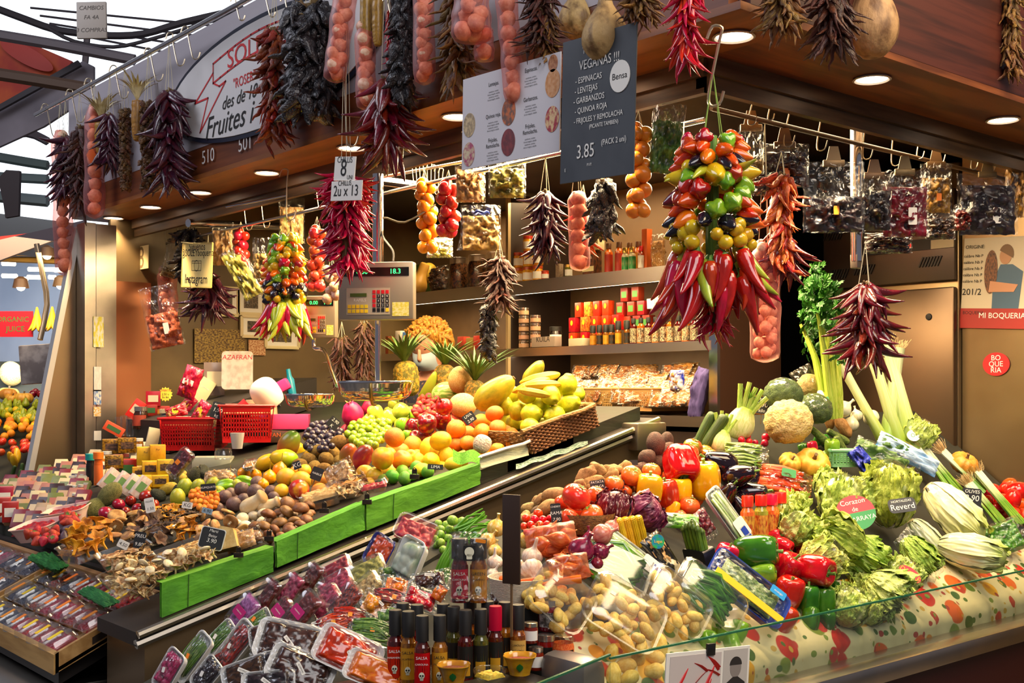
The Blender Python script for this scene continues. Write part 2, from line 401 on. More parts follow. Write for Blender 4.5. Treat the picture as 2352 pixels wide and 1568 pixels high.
rail('hanging_rail',P(870,415,4.9),P(1062,440,5.3),.020,CHROME,'thick chrome tube behind the tomato strings')
rail('hanging_rail',P(520,475,5.4),P(1062,372,4.6),.006,CHROME,'slender rail full of wire hooks behind the chilli prices')
#  counters
pl=lambda k,h=0:(lambda x,y:PLANES[k][0]+PLANES[k][1]*x+PLANES[k][2]*y+h)
L0,L1,YS=1.33,3.45,3.2
o=thing('fruit_counter',trs((2.4,4.6,0)),'long sloping steel fruit counter with a bronze side panel','counter',lm='fruit counter')
I=Matrix.Translation((-2.4,-4.6,0))
part('side_panel',xf(wedge(1.66,L1,YS-.02,6.2,pl('L',-.05)),I),SIDEM,o,smooth=False);part('front_side_panel',xf(wedge(L0,1.66,YS-.02,3.46,pl('L',-.05)),I),SIDEM,o,smooth=False)
part('counter_top',xf((lambda s:s)(wedge(1.30,L1,YS-.03,6.2,pl('L',0),.0)),I@Matrix.Identity(4)),STEEL,o,smooth=False)if 0 else None
tp=[]
zf=pl('L')
def slab(x0,x1,y0,y1,zf,t):
 vs=[]
 for(x,y)in((x0,y0),(x1,y0),(x1,y1),(x0,y1)):vs.append((x,y,zf(x,y)-t));vs.append((x,y,zf(x,y)))
 return vs,[(0,2,4,6)[::-1],(1,3,5,7),(0,2,3,1),(2,4,5,3),(4,6,7,5),(6,0,1,7)]
part('counter_top',xf(Acc().add(slab(1.52,L1,YS-.035,6.22,pl('L'),.04)).add(slab(1.30,1.52,YS-.035,3.46,pl('L'),.04)),I),mat('dark_counter_top','2a221c',rough=.5,var=0),o,smooth=False)
part('edge_rail',xf(tube([(1.30,YS-.045,pl('L',-.005)(1.30,0)),(L1,YS-.045,pl('L',-.005)(L1,0))],.012,8,1),I),mat('bright_edge_steel','e0d2b8',rough=.2,metal=1,var=0),o)
part('lower_rail',xf(tube([(1.30,YS-.03,pl('L',-.035)(1.30,0)),(L1,YS-.03,pl('L',-.035)(L1,0))],.014,8,1),I),STEEL,o)
part('end_block',xf(bx(3.30,3.47,YS-.07,YS+.02,1.36,1.47,.008),I),steel('end_block_steel','c8b79a',rough=.35),o)
part('end_plate',xf(bx(3.45,3.49,YS-.05,YS+.4,0,1.36),I),SIDEM,o)
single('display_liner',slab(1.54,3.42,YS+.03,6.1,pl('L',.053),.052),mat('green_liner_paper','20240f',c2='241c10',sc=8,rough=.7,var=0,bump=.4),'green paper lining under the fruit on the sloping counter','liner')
PLANES['T']=(.217,.465,0)
o=thing('steel_cabinet',trs((1.3,4.4,0)),'low grey steel cabinet standing under the wooden berry tray','cabinet')
part('body',xf(bx(1.12,1.64,3.62,6.2,0,.66),trs((-1.3,-4.4,0))),mat('cabinet_steel','8f8379',rough=.4,metal=.7,var=0),o,smooth=False)
part('worktop',xf(bx(1.10,1.65,3.58,6.2,.66,.695,.006),trs((-1.3,-4.4,0))),STEEL,o)
part('drawer_front',xf(bx(1.2,1.5,3.60,3.62,.40,.60),trs((-1.3,-4.4,0))),mat('cabinet_drawer','7b7068',rough=.4,metal=.7,var=0),o)
WTR=mat('pale_wood_tray','c89a5c',c2='a87a40',sc=3,rough=.55,var=.05,coord='Object',stretch=(8,1,8))
def wood_tray(y0,y1,label):
 o=thing('wooden_tray',trs((1.35,y0,.80)),label,'tray',lm='wooden berry tray');J=trs((-1.35,-y0,-.80));zf=pl('T',0)
 part('tray_base',xf(slab(1.19,1.51,y0,y1,zf,.012),J),WTR,o,smooth=False)
 for nm,x0,x1,ya,yb in(('tray_side',1.19,1.51,y0,y0+.014),('tray_side',1.19,1.51,y1-.014,y1),('tray_side',1.185,1.20,y0,y1),('tray_side',1.50,1.515,y0,y1)):
  part(nm,xf(slab(x0,x1,ya,yb,pl('T',.045),.06),J),WTR,o,smooth=False)
 part('handle_hole',xf(slab(1.30,1.40,y0-.002,y0+.003,pl('T',.028),.022),J),mat('dark_slot','2b1c10',rough=.8,var=0),o,smooth=False)
wood_tray(3.5,4.35,'pale wooden tray with a handle slot holding red berry boxes')
wood_tray(4.40,5.9,'pale wooden tray under the dark blueberry boxes')
single('shelf_riser',slab(1.22,1.49,3.56,5.9,pl('T',-.018),.06),DARK,'dark sloping rest under the wooden trays','shelf')
BED=mat('dark_bed_lining','2a2a20',rough=.7,var=0)
o=thing('packet_counter',trs((1.8,2.6,0)),'dark corner counter sloping up under the plastic packs','counter');J=trs((-1.8,-2.6,0))
part('body',xf(wedge(1.62,1.99,2.34,3.13,pl('C',-.02)),J),BED,o,smooth=False);part('rear_bed',xf(wedge(1.99,2.14,2.845,3.10,pl('C',-.02)),J),BED,o,smooth=False);part('rear_step',xf(wedge(2.14,2.34,2.76,2.98,pl('C',-.02)),J),BED,o,smooth=False)
part('front',xf(wedge(1.12,1.62,2.36,3.13,pl('C',-.01)),J),BED,o,smooth=False)
part('ledge',xf(bx(1.30,1.85,1.84,2.335,.3,.915,.004),J),mat('black_ledge','17130f',rough=.35,var=0),o)
o=thing('vegetable_counter',trs((3.2,2.4,0)),'long counter rising steeply under the vegetables along the side front','counter');J=trs((-3.2,-2.4,0))
def hip(x,y,h=-.03):return min(pl('R',h)(x,y),.27+.40*x+h)
def hf(x0,x1,y0,y1,nx,ny,zf):
 Y1=lambda x:float(np.interp(x,[2.0,2.12,2.35,2.6,2.95,3.3,3.6],[2.84,2.84,2.70,2.62,2.68,2.78,2.84]))
 s=sheet(nx,ny,lambda u,v:(lambda x,y:Vector((x,y,zf(x,y))))(x0+u*(x1-x0),y0+v*(Y1(x0+u*(x1-x0))-y0)))
 vs=list(s[0]);fs=list(s[1]);W_=nx+1
 bd=[i for i in range(nx)]+[j*W_+nx for j in range(ny)]+[ny*W_+i for i in range(nx,0,-1)]+[j*W_ for j in range(ny,0,-1)]
 o_=len(vs);vs+=[(vs[i][0],vs[i][1],.2)for i in bd];n_=len(bd)
 fs+=[(bd[(k+1)%n_],bd[k],o_+k,o_+(k+1)%n_)for k in range(n_)];return vs,fs
part('body',xf(hf(2.0,4.86,2.04,2.84,60,24,hip),J),BED,o,smooth=False)
CLOTH=None
def cloth_mat():
 m=bpy.data.materials.new('fruit_print_cloth');m.use_nodes=True;nt=m.node_tree;N=nt.nodes;Lk=nt.links;b=N['Principled BSDF'];b.inputs['Roughness'].default_value=.55
 tc=N.new('ShaderNodeTexCoord');mp=N.new('ShaderNodeMapping');mp.inputs['Scale'].default_value=(1,1,1.0);Lk.new(tc.outputs['Object'],mp.inputs[0])
 last=None
 cur=lin('e2d3a2')
 for i,(s,thr,cols)in enumerate(((8.5,.38,['d9601c','c22a1a','e8a81e','7a8a2c']),(12,.3,['5d7a28','b8352a','d98c24','3f5f22']),(26,.28,['7a8f3a','a83a2a','c9a040','4a6a2a']))):
  vo=N.new('ShaderNodeTexVoronoi');vo.inputs['Scale'].default_value=s;Lk.new(mp.outputs[0],vo.inputs['Vector'])
  cp=N.new('ShaderNodeValToRGB');cp.color_ramp.interpolation='CONSTANT'
  while len(cp.color_ramp.elements)<4:cp.color_ramp.elements.new(.5)
  for k,c in enumerate(cols):cp.color_ramp.elements[k].position=k*.25;cp.color_ramp.elements[k].color=lin(c)
  sp=N.new('ShaderNodeSeparateColor');Lk.new(vo.outputs['Color'],sp.inputs[0]);Lk.new(sp.outputs[0],cp.inputs[0])
  ms=N.new('ShaderNodeMapRange');ms.inputs[1].default_value=thr;ms.inputs[2].default_value=thr-.03;Lk.new(vo.outputs['Distance'],ms.inputs[0])
  x=N.new('ShaderNodeMix');x.data_type='RGBA';Lk.new(ms.outputs[0],x.inputs[0])
  if isinstance(cur,tuple):x.inputs[6].default_value=cur
  else:Lk.new(cur,x.inputs[6])
  Lk.new(cp.outputs[0],x.inputs[7]);cur=x.outputs[2]
 Lk.new(cur,b.inputs['Base Color']);return m
CLOTH=cloth_mat()
def cloth_fn(u,v):
 x=1.99+u*2.85;w=.006*math.sin(x*34)+.004*math.sin(x*71+1)
 if v<.45:return Vector((x,2.0+w-.004,.765+v/.45*.085))
 t=(v-.45)/.55;return Vector((x,2.0+w*(1-t)+t*.16,.85+.012*math.sin(min(1,t*4)*PI/2)+t*.125))
single('tablecloth',sheet(160,10,cloth_fn),CLOTH,'cream oilcloth printed with fruit draped along the vegetable counter front','tablecloth',lm='printed tablecloth')
part('front_rail',xf(bx(1.95,4.86,1.885,2.0,.735,.795,.01),J),steel('front_rail_steel','c9b8a2',rough=.28),o)
part('base_panel',xf(bx(1.95,4.86,1.93,1.96,0,.735),J),mat('maroon_base_panel','3a0f0c',rough=.4,var=0),o)
part('end_bracket',xf(bx(1.86,1.945,1.935,2.1,.62,.97,.03),J),mat('grey_bracket','8d8a88',rough=.35,metal=.6,var=0),o)
def pane(p,q,z0,z1,label):
 p=Vector(p);q=Vector(q);L=(q-p).length;M=fr((p+q)/2+Vector((0,0,(z0+z1)/2)),q-p,UP)
 o=thing('glass_guard',M,label,'glass')
 part('pane',box(L,z1-z0,.006),GLASSY,o,smooth=False);part('polished_edge',box(L,.005,.0064),GLEDGE,o,Matrix.Translation((0,(z1-z0)/2+.0025,0)),smooth=False)
pane((1.94,1.93,0),(4.84,1.93,0),.80,.965,'long low glass guard in front of the lettuces and peppers')
pane((1.52,1.80,0),(1.935,1.925,0),.80,.975,'short glass guard at the corner beside the yellow mortars')
pane((1.34,3.155,0),(1.95,3.155,0),.93,.99,'clear guard strip beside the green paper boxes')if 0 else None
#  fridge
o=thing('refrigerator',trs((4.86,2.98,0)),'tall stainless steel refrigerator with vents behind the celery','refrigerator',lm='steel refrigerator')
part('cabinet',bx(.0,.6,-.335,.36,0,2.62,.01),FRIDGE,o)
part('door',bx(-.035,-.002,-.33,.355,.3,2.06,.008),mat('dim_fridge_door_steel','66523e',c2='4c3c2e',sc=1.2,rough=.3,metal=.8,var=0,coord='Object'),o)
hd=part('header_panel',bx(-.03,-.002,-.33,.355,2.09,2.50,.006),mat('header_steel','5c5048',rough=.35,metal=.7,var=0),o)
for k,(y,z)in enumerate(((.22,2.16),(.08,2.17),(-.26,2.18),(-.26,2.33),(.25,2.35))):
 a=Acc()
 for i in range(7):a.add(box(.006,.007,.05),0,trs((-.034,y+i*.015,z),Quaternion((1,0,0),.45)))
 part('vent',a,BLACK,o,smooth=False)
part('display_strip',bx(-.036,-.03,-.30,.2,2.235,2.285),BLACK,o)
txt('-4.0',.03,fr(Vector((-.038,-.10,2.26)),Vector((0,-1,0)),UP),mat('red_led','ff1a10',em=4,var=0),o)
part('badge',bx(-.037,-.03,-.33,-.22,2.235,2.275),mat('badge_plate','b9a888',rough=.4,var=0),o)
part('door_lock',rev([(0,.006),(.014,.005),(.016,0)],16,sub=1),BLACK,o,trs((-.036,-.21,1.93),Quaternion((0,1,0),-PI/2)))
#  shelf unit
SH=[(1.425,1.475,3.5,6.25),(1.785,1.83,3.5,6.25),(2.13,2.20,3.5,6.25)]
o=thing('wall_shelving',trs((4.4,4.8,0)),'back wall shelving with polished steel fronts and lit edges','shelving',lm='wall shelving');J=trs((-4.4,-4.8,0))
part('side_panel',xf(bx(4.2,4.66,3.46,3.5,0,2.7),J),mat('bronze_side_panel','5a3c2c',rough=.4,metal=.4,var=0),o,smooth=False)
part('side_trim',xf(bx(4.18,4.2,3.46,3.51,0,2.7),J),CHROME,o,smooth=False)
for y in(4.98,):
 part('upright',xf(bx(4.2,4.66,y-.02,y+.02,1.2,2.7),J),DBROWN,o,smooth=False);part('upright_edge',xf(bx(4.18,4.2,y-.02,y-.0,1.2,2.7),J),mat('lit_edge_metal','d8c090',rough=.3,metal=.6,var=0),o,smooth=False)
LED=mat('warm_led_strip',(1,.82,.52),em=7,var=0)
for i,(z0,z1,y0,y1)in enumerate(SH):
 part('shelf_board',xf(bx(4.2,4.66,y0,y1,z1-.02,z1),J),STEEL,o,smooth=False)
 part('shelf_front',xf(bx(4.175,4.2,y0,y1,z0,z1),J),SHELFSTEEL,o,smooth=False)
 if i:
  part('light_strip',xf(bx(4.21,4.24,y0+.02,y1,z0+.004,z0+.012),J),LED,o,smooth=False)
  lamp('AREA','shelf_light',(4.26,4.2,z0-.005),4,WARM,1.3,(4.40,4.2,z0-1),size_y=.06);lamp('AREA','shelf_light',(4.26,5.6,z0-.005),4,WARM,1.1,(4.40,5.6,z0-1),size_y=.06)
lamp('AREA','shelf_light',(4.3,4.6,2.66),14,WARM,2.4,(4.45,4.6,1),size_y=.2)
part('base_cupboard',xf(bx(4.2,4.66,3.5,6.25,0,1.40),J),DBROWN,o,smooth=False)
#  produce kinds: every shape is about 1 wide, its long or stem axis along z
K={}
def sph(n=18,rz=1.0,lob=0,la=0,nz=0,nf=2.2,seed=0,dt=.0,db=.0,lp=1,k=9,tip=0,tipb=0):
 pr=[]
 for i in range(k+1):
  t=PI*i/k;r=.5*math.sin(t);z=-.5*rz*math.cos(t)
  if dt and t>PI*.55:z-=dt*rz*math.exp(-(r/.16)**2)
  if db and t<PI*.45:z+=db*rz*math.exp(-(r/.16)**2)
  if tip and i==k:z+=tip
  if tipb and i==0:z-=tipb
  pr.append((r,z))
 return rev(pr,n,lob,la,nz,nf,seed,2,lp)
def star(n=5,r=.16,z=.0,h=.03,rr=.03):
 a=Acc()
 for i in range(n):
  q=Quaternion((0,0,1),2*PI*i/n)
  a.add(([(0,-rr,0),(0,rr,0),(r*.6,rr*.9,h),(r*.6,-rr*.9,h),(r,0,-h*.2)],[(0,3,2,1),(3,4,2)]),0,trs((0,0,z),q))
 return a
def leafy(n,L,w,z0,up=.9,out=.5,curl=.4,seed=0,mi=0,nu=2,nv=5,jit=.15,ruf=0):
 a=Acc();R=random.Random(seed)
 for i in range(n):
  ang=2.4*i;t=i/max(1,n-1)
  l=L*(1-.35*t)*R.uniform(1-jit,1+jit);o_=out*(1-t*.75)
  def f(u,v,l=l,o_=o_,ph=R.random()*6):
   s=v*l;ww=w*(math.sin(PI*min(1,v*.9+.12))**.8)*(1-v*.25)
   x=o_*s+curl*o_*s*s/l;z=up*s-curl*.5*s*s/l
   y=(u-.5)*2*ww;return Vector((x+abs(u-.5)*ww*.3+ruf*math.sin(v*17+u*9+ph),y,z+abs(u-.5)*ww*.5+ruf*math.cos(v*15+ph)))
  a.add(sheet(nu,nv,f),mi,trs((0,0,z0),Quaternion((0,0,1),ang)))
 return a
STEMG=lambda L=.12,r=.03,z=.46:tube([(0,0,z),(.01,0,z+L*.6),(.04,0,z+L)],[r*1.3,r,r*1.1],6,2)
def kind(key,name,label,cat,bodies,mats,parts=(),group=None,tilt=35):
 K[key]=dict(name=name,label=label,cat=cat,b=[mesh(name,s,mats)for s in bodies],p=[(n_,mesh(n_,s_,m_,'auto'))for n_,s_,m_ in parts],g=group or(name.replace('_',' ')+' on the display'),tilt=tilt)
def citrus(name,c,c2=None):return mat(name+'_peel',c,c2=c2 or c,sc=3,rough=.38,bump=.35,bsc=42,var=.08)
navel=('navel',rev([(0,.497),(.03,.503),(.045,.497)],8,sub=1),mat('navel_brown','6b4a1c',rough=.8))
kind('orange','orange','round bright orange','orange',[sph(20,.98,nz=.03,seed=i)for i in range(2)],citrus('orange','f89c1c','f48e10'),[navel],tilt=110)
kind('mandarin','mandarin','glossy deep orange mandarin','mandarin',[sph(20,.88,nz=.03,dt=.04,seed=i)for i in range(2)],citrus('mandarin','f8901a','f28210'),[navel],tilt=60)
kind('lemon','lemon','bright yellow lemon','lemon',[sph(18,1.28,nz=.04,tip=.05,tipb=.04,seed=i)for i in range(2)],citrus('lemon','f8cf18','f2c010'),[('stem_end',rev([(0,-.70),(.04,-.69),(.05,-.66)],8,sub=1),BSTEM)],tilt=100)
kind('lime','lime','shiny green lime','lime',[sph(18,1.12,nz=.03,tip=.03,seed=1)],citrus('lime','4c9c1c','6bb022'),[('stem_end',rev([(0,.585),(.035,.585),(.05,.56)],8,sub=1),BSTEM)],tilt=100)
APR=[(0,.36),(.06,.38),(.16,.46),(.3,.47),(.44,.33),(.5,.1),(.47,-.15),(.36,-.36),(.2,-.46),(.08,-.44),(0,-.40)][::-1]
apst=('stem',tube([(0,0,.36),(.01,0,.46),(.05,0,.58)],[.018,.013,.018],6,2),BSTEM)
def apple(key,label,c,c2,top=None,rough=.18,name=None):
 kind(key,name or key,label,'apple',[rev(APR,20,5,.05,.03,seed=i,sub=2)for i in range(2)],mat(key+'_skin',c,c2=c2,sc=5,rough=rough,coat=.3,top=top,tz=.93,stretch=(1,1,.35),var=.1),[apst],tilt=55)
apple('red_apple','dark crimson polished apple','8c0a14','5c060e');apple('green_apple','smooth bright green apple','7cc022','92cc34')
apple('pale_apple','pale yellow green apple','d4d84a','c2cc3a');apple('pink_apple','pink blushed apple','d8404a','e88a5a')
kind('pomegranate','pomegranate','round red pomegranate','pomegranate',[sph(18,.95,6,.03,.03)],mat('pomegranate_skin','b8121c',c2='8c0a14',rough=.25,coat=.2),[('crown',star(6,.14,.47,.12,.05),mat('pomegranate_crown','8c2a1c'))])
kind('quince','quince','knobbly yellow green quince','quince',[rev([(0,-.46),(.14,-.52),(.32,-.45),(.48,-.2),(.5,.05),(.42,.28),(.27,.42),(.2,.52),(.1,.56),(0,.50)],20,5,.07,.07,seed=i,sub=2)for i in range(3)],mat('quince_skin','c8c41c',c2='a8b018',sc=3,rough=.42,bump=.15,bsc=10),[('blossom_end',star(5,.09,-.50,-.05,.03),mat('quince_blossom_end','4a3a16'))],tilt=110)
kind('peach','peach','orange yellow peach with a soft crease','peach',[rev([(0,.40),(.08,.44),(.25,.47),(.43,.33),(.5,.05),(.45,-.22),(.3,-.42),(.12,-.5),(0,-.5)][::-1],22,1,.09,.02,sub=2,lp=.35)],mat('peach_skin','f4a81a',c2='ee7c1c',sc=2,rough=.5),tilt=60)
kind('yellow_plum','yellow_peach','plain yellow peach','peach',[sph(18,.95,1,.06,.02,lp=.35)],mat('yellow_peach_skin','f2c22a',c2='eeb01c',sc=2,rough=.45),tilt=60)
kind('nectarine','nectarine','glossy nectarine blushed red over orange','nectarine',[sph(20,1.0,1,.04,.02,lp=.35)],mat('nectarine_skin','b81c28',c2='f09a20',sc=1.6,rough=.25,coat=.2,edge=(.5,.62)),tilt=40)
MP=[(0,-.72),(.2,-.68),(.42,-.4),(.5,-.05),(.44,.3),(.3,.58),(.12,.7),(0,.72)]
def mango(key,label,c,c2,top=None):kind(key,'mango',label,'mango',[rev(MP,20,0,0,.05,bend=.10,seed=i,sub=2)for i in range(2)],mat(key+'_skin',c,c2=c2,sc=1.6,rough=.28,coat=.2,top=top,tz=.6,tw=.35),[('stem',rev([(.04,.70),(.05,.73),(0,.745)],6,sub=1),BSTEM)],tilt=50)
mango('mango_rg','large mango shading from red to green','e8701c','d8501c','6b9c2c');mango('mango_gy','green and yellow mango','8fb81c','b8c81c','e8b01c');mango('mango_y','smooth yellow mango','f0b818','e8c424')
mango('mango_b','brownish green speckled mango','a88a24','7c8424','b85a28');mango('mango_r','dark pink red mango','a8182c','c02c34','8a3a24')
kind('kiwi','kiwi','fuzzy brown kiwi','kiwi',[sph(16,1.25,nz=.03,seed=i)for i in range(2)],mat('kiwi_skin','8a6a2a',c2='6e521e',sc=9,rough=.85,bump=.5,bsc=70),[('stem_end',rev([(0,.64),(.05,.64),(.07,.60)],8,sub=1),BSTEM)],tilt=110)
kind('passion_fruit','passion_fruit','dull purple brown passion fruit','passion fruit',[sph(18,1.0,nz=.03,seed=i)for i in range(2)],mat('passion_fruit_skin','5c4340',c2='745850',sc=5,rough=.5,bump=.15,bsc=26),[('stem',STEMG(.06,.02,.49),BSTEM)],tilt=80)
kind('granadilla','granadilla','orange granadilla with a thin curved stalk','granadilla',[rev([(0,-.5),(.2,-.46),(.43,-.26),(.5,0),(.42,.27),(.2,.46),(.07,.56),(0,.58)],18,0,0,.02,sub=2)],mat('granadilla_skin','f49a0c',c2='f0840a',rough=.25,coat=.2),[('stalk',tube([(0,0,.55),(.02,0,.8),(.0,.02,1.15)],[.035,.022,.02],6,3),mat('granadilla_stalk','a8842a'))],tilt=25)
kind('avocado','avocado','dark knobbly avocado','avocado',[rev([(0,-.62),(.25,-.55),(.47,-.28),(.5,-.02),(.38,.32),(.24,.58),(.12,.68),(0,.70)],18,0,0,.06,8,seed=1,sub=2)],mat('avocado_skin','3c4224',c2='2a2c1c',sc=14,rough=.45,bump=.8,bsc=26),[('stem',rev([(.05,.68),(.06,.74),(0,.76)],6,sub=1),BSTEM)],tilt=60)
kind('pear','pear','plump green pear','pear',[rev([(0,-.56),(.22,-.54),(.45,-.34),(.5,-.1),(.4,.18),(.26,.42),(.18,.62),(.08,.70),(0,.69)],18,0,0,.04,seed=2,sub=2)],mat('pear_skin','a0a822',c2='8c9c20',sc=8,rough=.35),[('stem',STEMG(.2,.02,.66),BSTEM)],tilt=40)
kind('green_pear','green_melon_pear','oval olive green pear melon','pear',[sph(18,1.3,nz=.03,seed=3)],mat('green_pear_skin','9aa428',c2='b4b234',sc=5,rough=.35),[('stem',STEMG(.1,.02,.64),BSTEM)],tilt=70)
kind('star_fruit','star_fruit','ridged shiny green star fruit','star fruit',[rev([(0,-.8),(.3,-.7),(.5,-.3),(.5,.3),(.3,.7),(0,.8)],20,5,.5,0,sub=2,lp=1.2)],mat('star_fruit_skin','8ab81c',c2='6ea81a',rough=.25,coat=.3),tilt=80)
kind('dragon_fruit','dragon_fruit','magenta dragon fruit with green tipped scales','dragon fruit',[rev([(0,-.58),(.3,-.5),(.5,-.15),(.48,.15),(.32,.48),(.12,.6),(0,.62)],18,0,0,.06,sub=2)],mat('dragon_fruit_skin','d81c5c',c2='c4184c',sc=4,rough=.4),[('scale',Acc().add(leafy(5,.35,.07,-.1,.8,.9,-.3,1).sh(),0,trs((0,0,0),None,(1.0,1.0,1))).add(leafy(6,.45,.06,.45,.8,.6,.3,2).sh()),mat('dragon_fruit_scale','b8a83a',c2='e04a7c'))],tilt=50)
kind('tomato','tomato','glossy red tomato','tomato',[sph(20,.84,6,.04,.03,dt=.06,seed=i)for i in range(2)],mat('tomato_skin','e23c20',c2='e85a2c',sc=2,rough=.16,coat=.3),[('calyx',star(5,.22,.38,.04,.03),GSTEM)],tilt=70)
kind('orange_tomato','tomato','big orange red salad tomato','tomato',[sph(22,.86,7,.08,.04,dt=.08,seed=i)for i in range(2)],mat('orange_tomato_skin','ee7a2c',c2='e4582a',sc=2,rough=.16,coat=.3,top='c8902a',tz=1.0),[('calyx',star(5,.2,.38,.04,.03),GSTEM)],tilt=60)
kind('green_tomato','tomato','ribbed tomato half green half red','tomato',[sph(22,.8,8,.08,.04,dt=.08)],mat('green_tomato_skin','c8401c',c2='7c8a1c',sc=1.3,rough=.16,coat=.3),[('calyx',star(5,.2,.36,.04,.03),GSTEM)],tilt=50)
kind('plum_tomato','plum_tomato','oval red plum tomato','tomato',[sph(16,1.3,nz=.03)],mat('plum_tomato_skin','d8200e',c2='e03414',sc=2,rough=.12,coat=.3),tilt=90)
kind('cherry_tomato','cherry_tomato','small shiny cherry tomato','tomato',[sph(14,.95)],mat('cherry_tomato_skin','e0240e',rough=.1,coat=.4,var=.08),tilt=90)
kind('cactus_tomato','dark_tomato','deep red plump fruit','tomato',[sph(18,.85,nz=.02)],mat('dark_tomato_skin','a8141c',c2='84121a',rough=.2,coat=.3),[('calyx',star(5,.2,.38,.04,.03),GSTEM)],tilt=60)
BP=[(0,.36),(.1,.37),(.2,.46),(.33,.50),(.46,.38),(.5,.1),(.47,-.25),(.38,-.5),(.2,-.56),(.08,-.50),(0,-.48)][::-1]
bpst=('stem',Acc().add(tube([(0,0,.34),(.01,0,.48),(.05,.02,.62)],[.09,.05,.065],8,2)).add(star(5,.17,.38,.04,.07).sh()),GSTEM)
def bell(key,label,c,c2=None,lb=4,la=.22,name='bell_pepper',pr=BP,rough=.12,tilt=60):kind(key,name,label,'pepper',[rev(pr,28,lb,la,.05,seed=i,sub=2,lp=.8)for i in range(2)],mat(key+'_skin',c,c2=c2 or c,sc=2,rough=rough,coat=.4,var=.07),[bpst],tilt=tilt)
bell('red_bell','glossy red bell pepper','c8140e','b0100c');bell('yellow_bell','glossy yellow bell pepper','f6b80c','f0a808');bell('green_bell','dark green bell pepper','2c6412','3a7818')
LP=[(0,.50),(.12,.5),(.3,.58),(.46,.45),(.5,.1),(.45,-.35),(.36,-.75),(.2,-.92),(0,-.92)][::-1]
bell('tall_red','long scarlet pepper standing on end','c4100c','a80c0a',3,.2,'long_pepper',LP);bell('light_green','light green ridged pepper','7fae28','6b9c22',3,.2,'light_green_pepper',LP)
kind('eggplant','aubergine','shiny black aubergine','aubergine',[rev([(0,-.78),(.2,-.75),(.44,-.48),(.5,-.15),(.4,.25),(.28,.55),(.18,.7),(0,.74)],22,0,0,.03,sub=2)],mat('aubergine_skin','1c0a16',c2='120610',rough=.07,coat=.8),[('calyx',Acc().add(star(6,.32,.66,-.12,.08).sh()).add(STEMG(.25,.05,.68)),GSTEM)],tilt=50)
def potato(key,label,c,c2,k=1.35,nm='potato',cat='potato',nz=.14,b=.25):kind(key,nm,label,cat,[sph(14,k+.2*i,nz=nz,nf=2.5,seed=i+3)for i in range(3)],mat(key+'_skin',c,c2=c2,sc=7,rough=.65,bump=b,bsc=30),tilt=110)
potato('potato','dusty brown potato','a8824a','8a6838');potato('baby_potato','small washed yellow potato','f4d070','e8bc50',1.4,'baby_potato',b=.1);potato('dark_potato','dark earthy potato','6b4e3a','573e2c')
potato('ginger','lumpy tan ginger root','b0844a','946a34',1.5,'ginger_root','ginger',.35,.5);potato('beet','rough dark brown beetroot','5a3626','44281c',1.05,'beetroot','beetroot',.1,.6);potato('yam','long tan sweet potato','c49450','a87838',2.2,'sweet_potato','sweet potato',.18)
potato('cherimoya','scaly olive cherimoya','8a8a44','6e7034',1.1,'cherimoya','cherimoya',.06,.9);potato('prickly','spotted yellow mango fruit','c8a430','b08e2a',1.5,'spotted_mango','mango',.06,.2)
CAP=[(0,-.12),(.2,-.14),(.36,-.13),(.48,-.06),(.5,.05),(.42,.24),(.25,.36),(0,.40)]
kind('mushroom','mushroom','brown capped mushroom','mushroom',[rev(CAP,18,0,0,.05,seed=i,sub=2)for i in range(2)],mat('mushroom_cap','8a5a2c',c2='734822',sc=4,rough=.5,coord='Generated'),[('stalk',rev([(.17,-.08),(.15,-.25),(.18,-.42),(0,-.46)][::-1],12,sub=2,nz=.1),mat('mushroom_stalk','d8c4a0',c2='b89c70',rough=.7))],tilt=70)
kind('white_mushroom','white_mushroom','smooth white mushroom','mushroom',[sph(16,.75,nz=.08,seed=i)for i in range(2)],mat('white_mushroom_cap','ecdfc0',c2='e0cc9e',sc=4,rough=.5),[('stalk',rev([(.17,-.2),(.15,-.4),(.18,-.55),(0,-.58)][::-1],12,sub=2),_m['mushroom_stalk'])],tilt=70)
kind('shiitake','flat_mushroom','flat tan mushroom','mushroom',[rev([(0,-.05),(.3,-.1),(.46,-.1),(.5,-.02),(.4,.08),(.2,.12),(0,.10)],18,0,0,.12,seed=i,sub=2)for i in range(3)],mat('flat_mushroom_cap','a06c34',c2='c89a5c',sc=3,rough=.55),[('stalk',rev([(.08,-.06),(.07,-.3),(.09,-.38),(0,-.4)][::-1],10,sub=2),_m['mushroom_stalk'])],tilt=100)
kind('king_oyster','king_oyster_mushroom','thick cream king oyster mushroom','mushroom',[rev([(0,-.95),(.28,-.9),(.48,-.55),(.42,0),(.36,.45),(.44,.62),(.46,.74),(.3,.84),(0,.86)],18,0,0,.06,sub=2)],mat('king_oyster_skin','ead6aa',c2='dcc08c',sc=3,rough=.5,top='a8804a',tz=.93,tw=.03),tilt=40)
def wavy(seed,R0=.5):
 return rev([(0,-.5),(.07,-.48),(.08,-.2),(.12,0),(.28,.2),(.5,.30),(.5,.34),(.3,.26),(.1,.08),(0,.02)],22,5,.45,.25,3,seed,2,1.2)
for key,lb,c,c2,nm in(('chanterelle','frilly golden chanterelle','e09a18','c87c10','chanterelle'),('trumpet','small black trumpet mushroom','3c2a1c','5a4028','black_trumpet_mushroom'),('mixed','sliced wild mushroom piece','9c6c34','d8c090','wild_mushroom'),('morel','dark brown wild mushroom','4a3222','6a4a30','dark_mushroom')):
 kind(key,nm,lb,'mushroom',[wavy(i)for i in range(3)],mat(nm+'_flesh',c,c2=c2,sc=3,rough=.6,bump=.3,bsc=14,var=.25),tilt=80)
kind('kumquat','kumquat','tiny orange kumquat','kumquat',[sph(12,1.25)],citrus('kumquat','f28a10'),tilt=100)
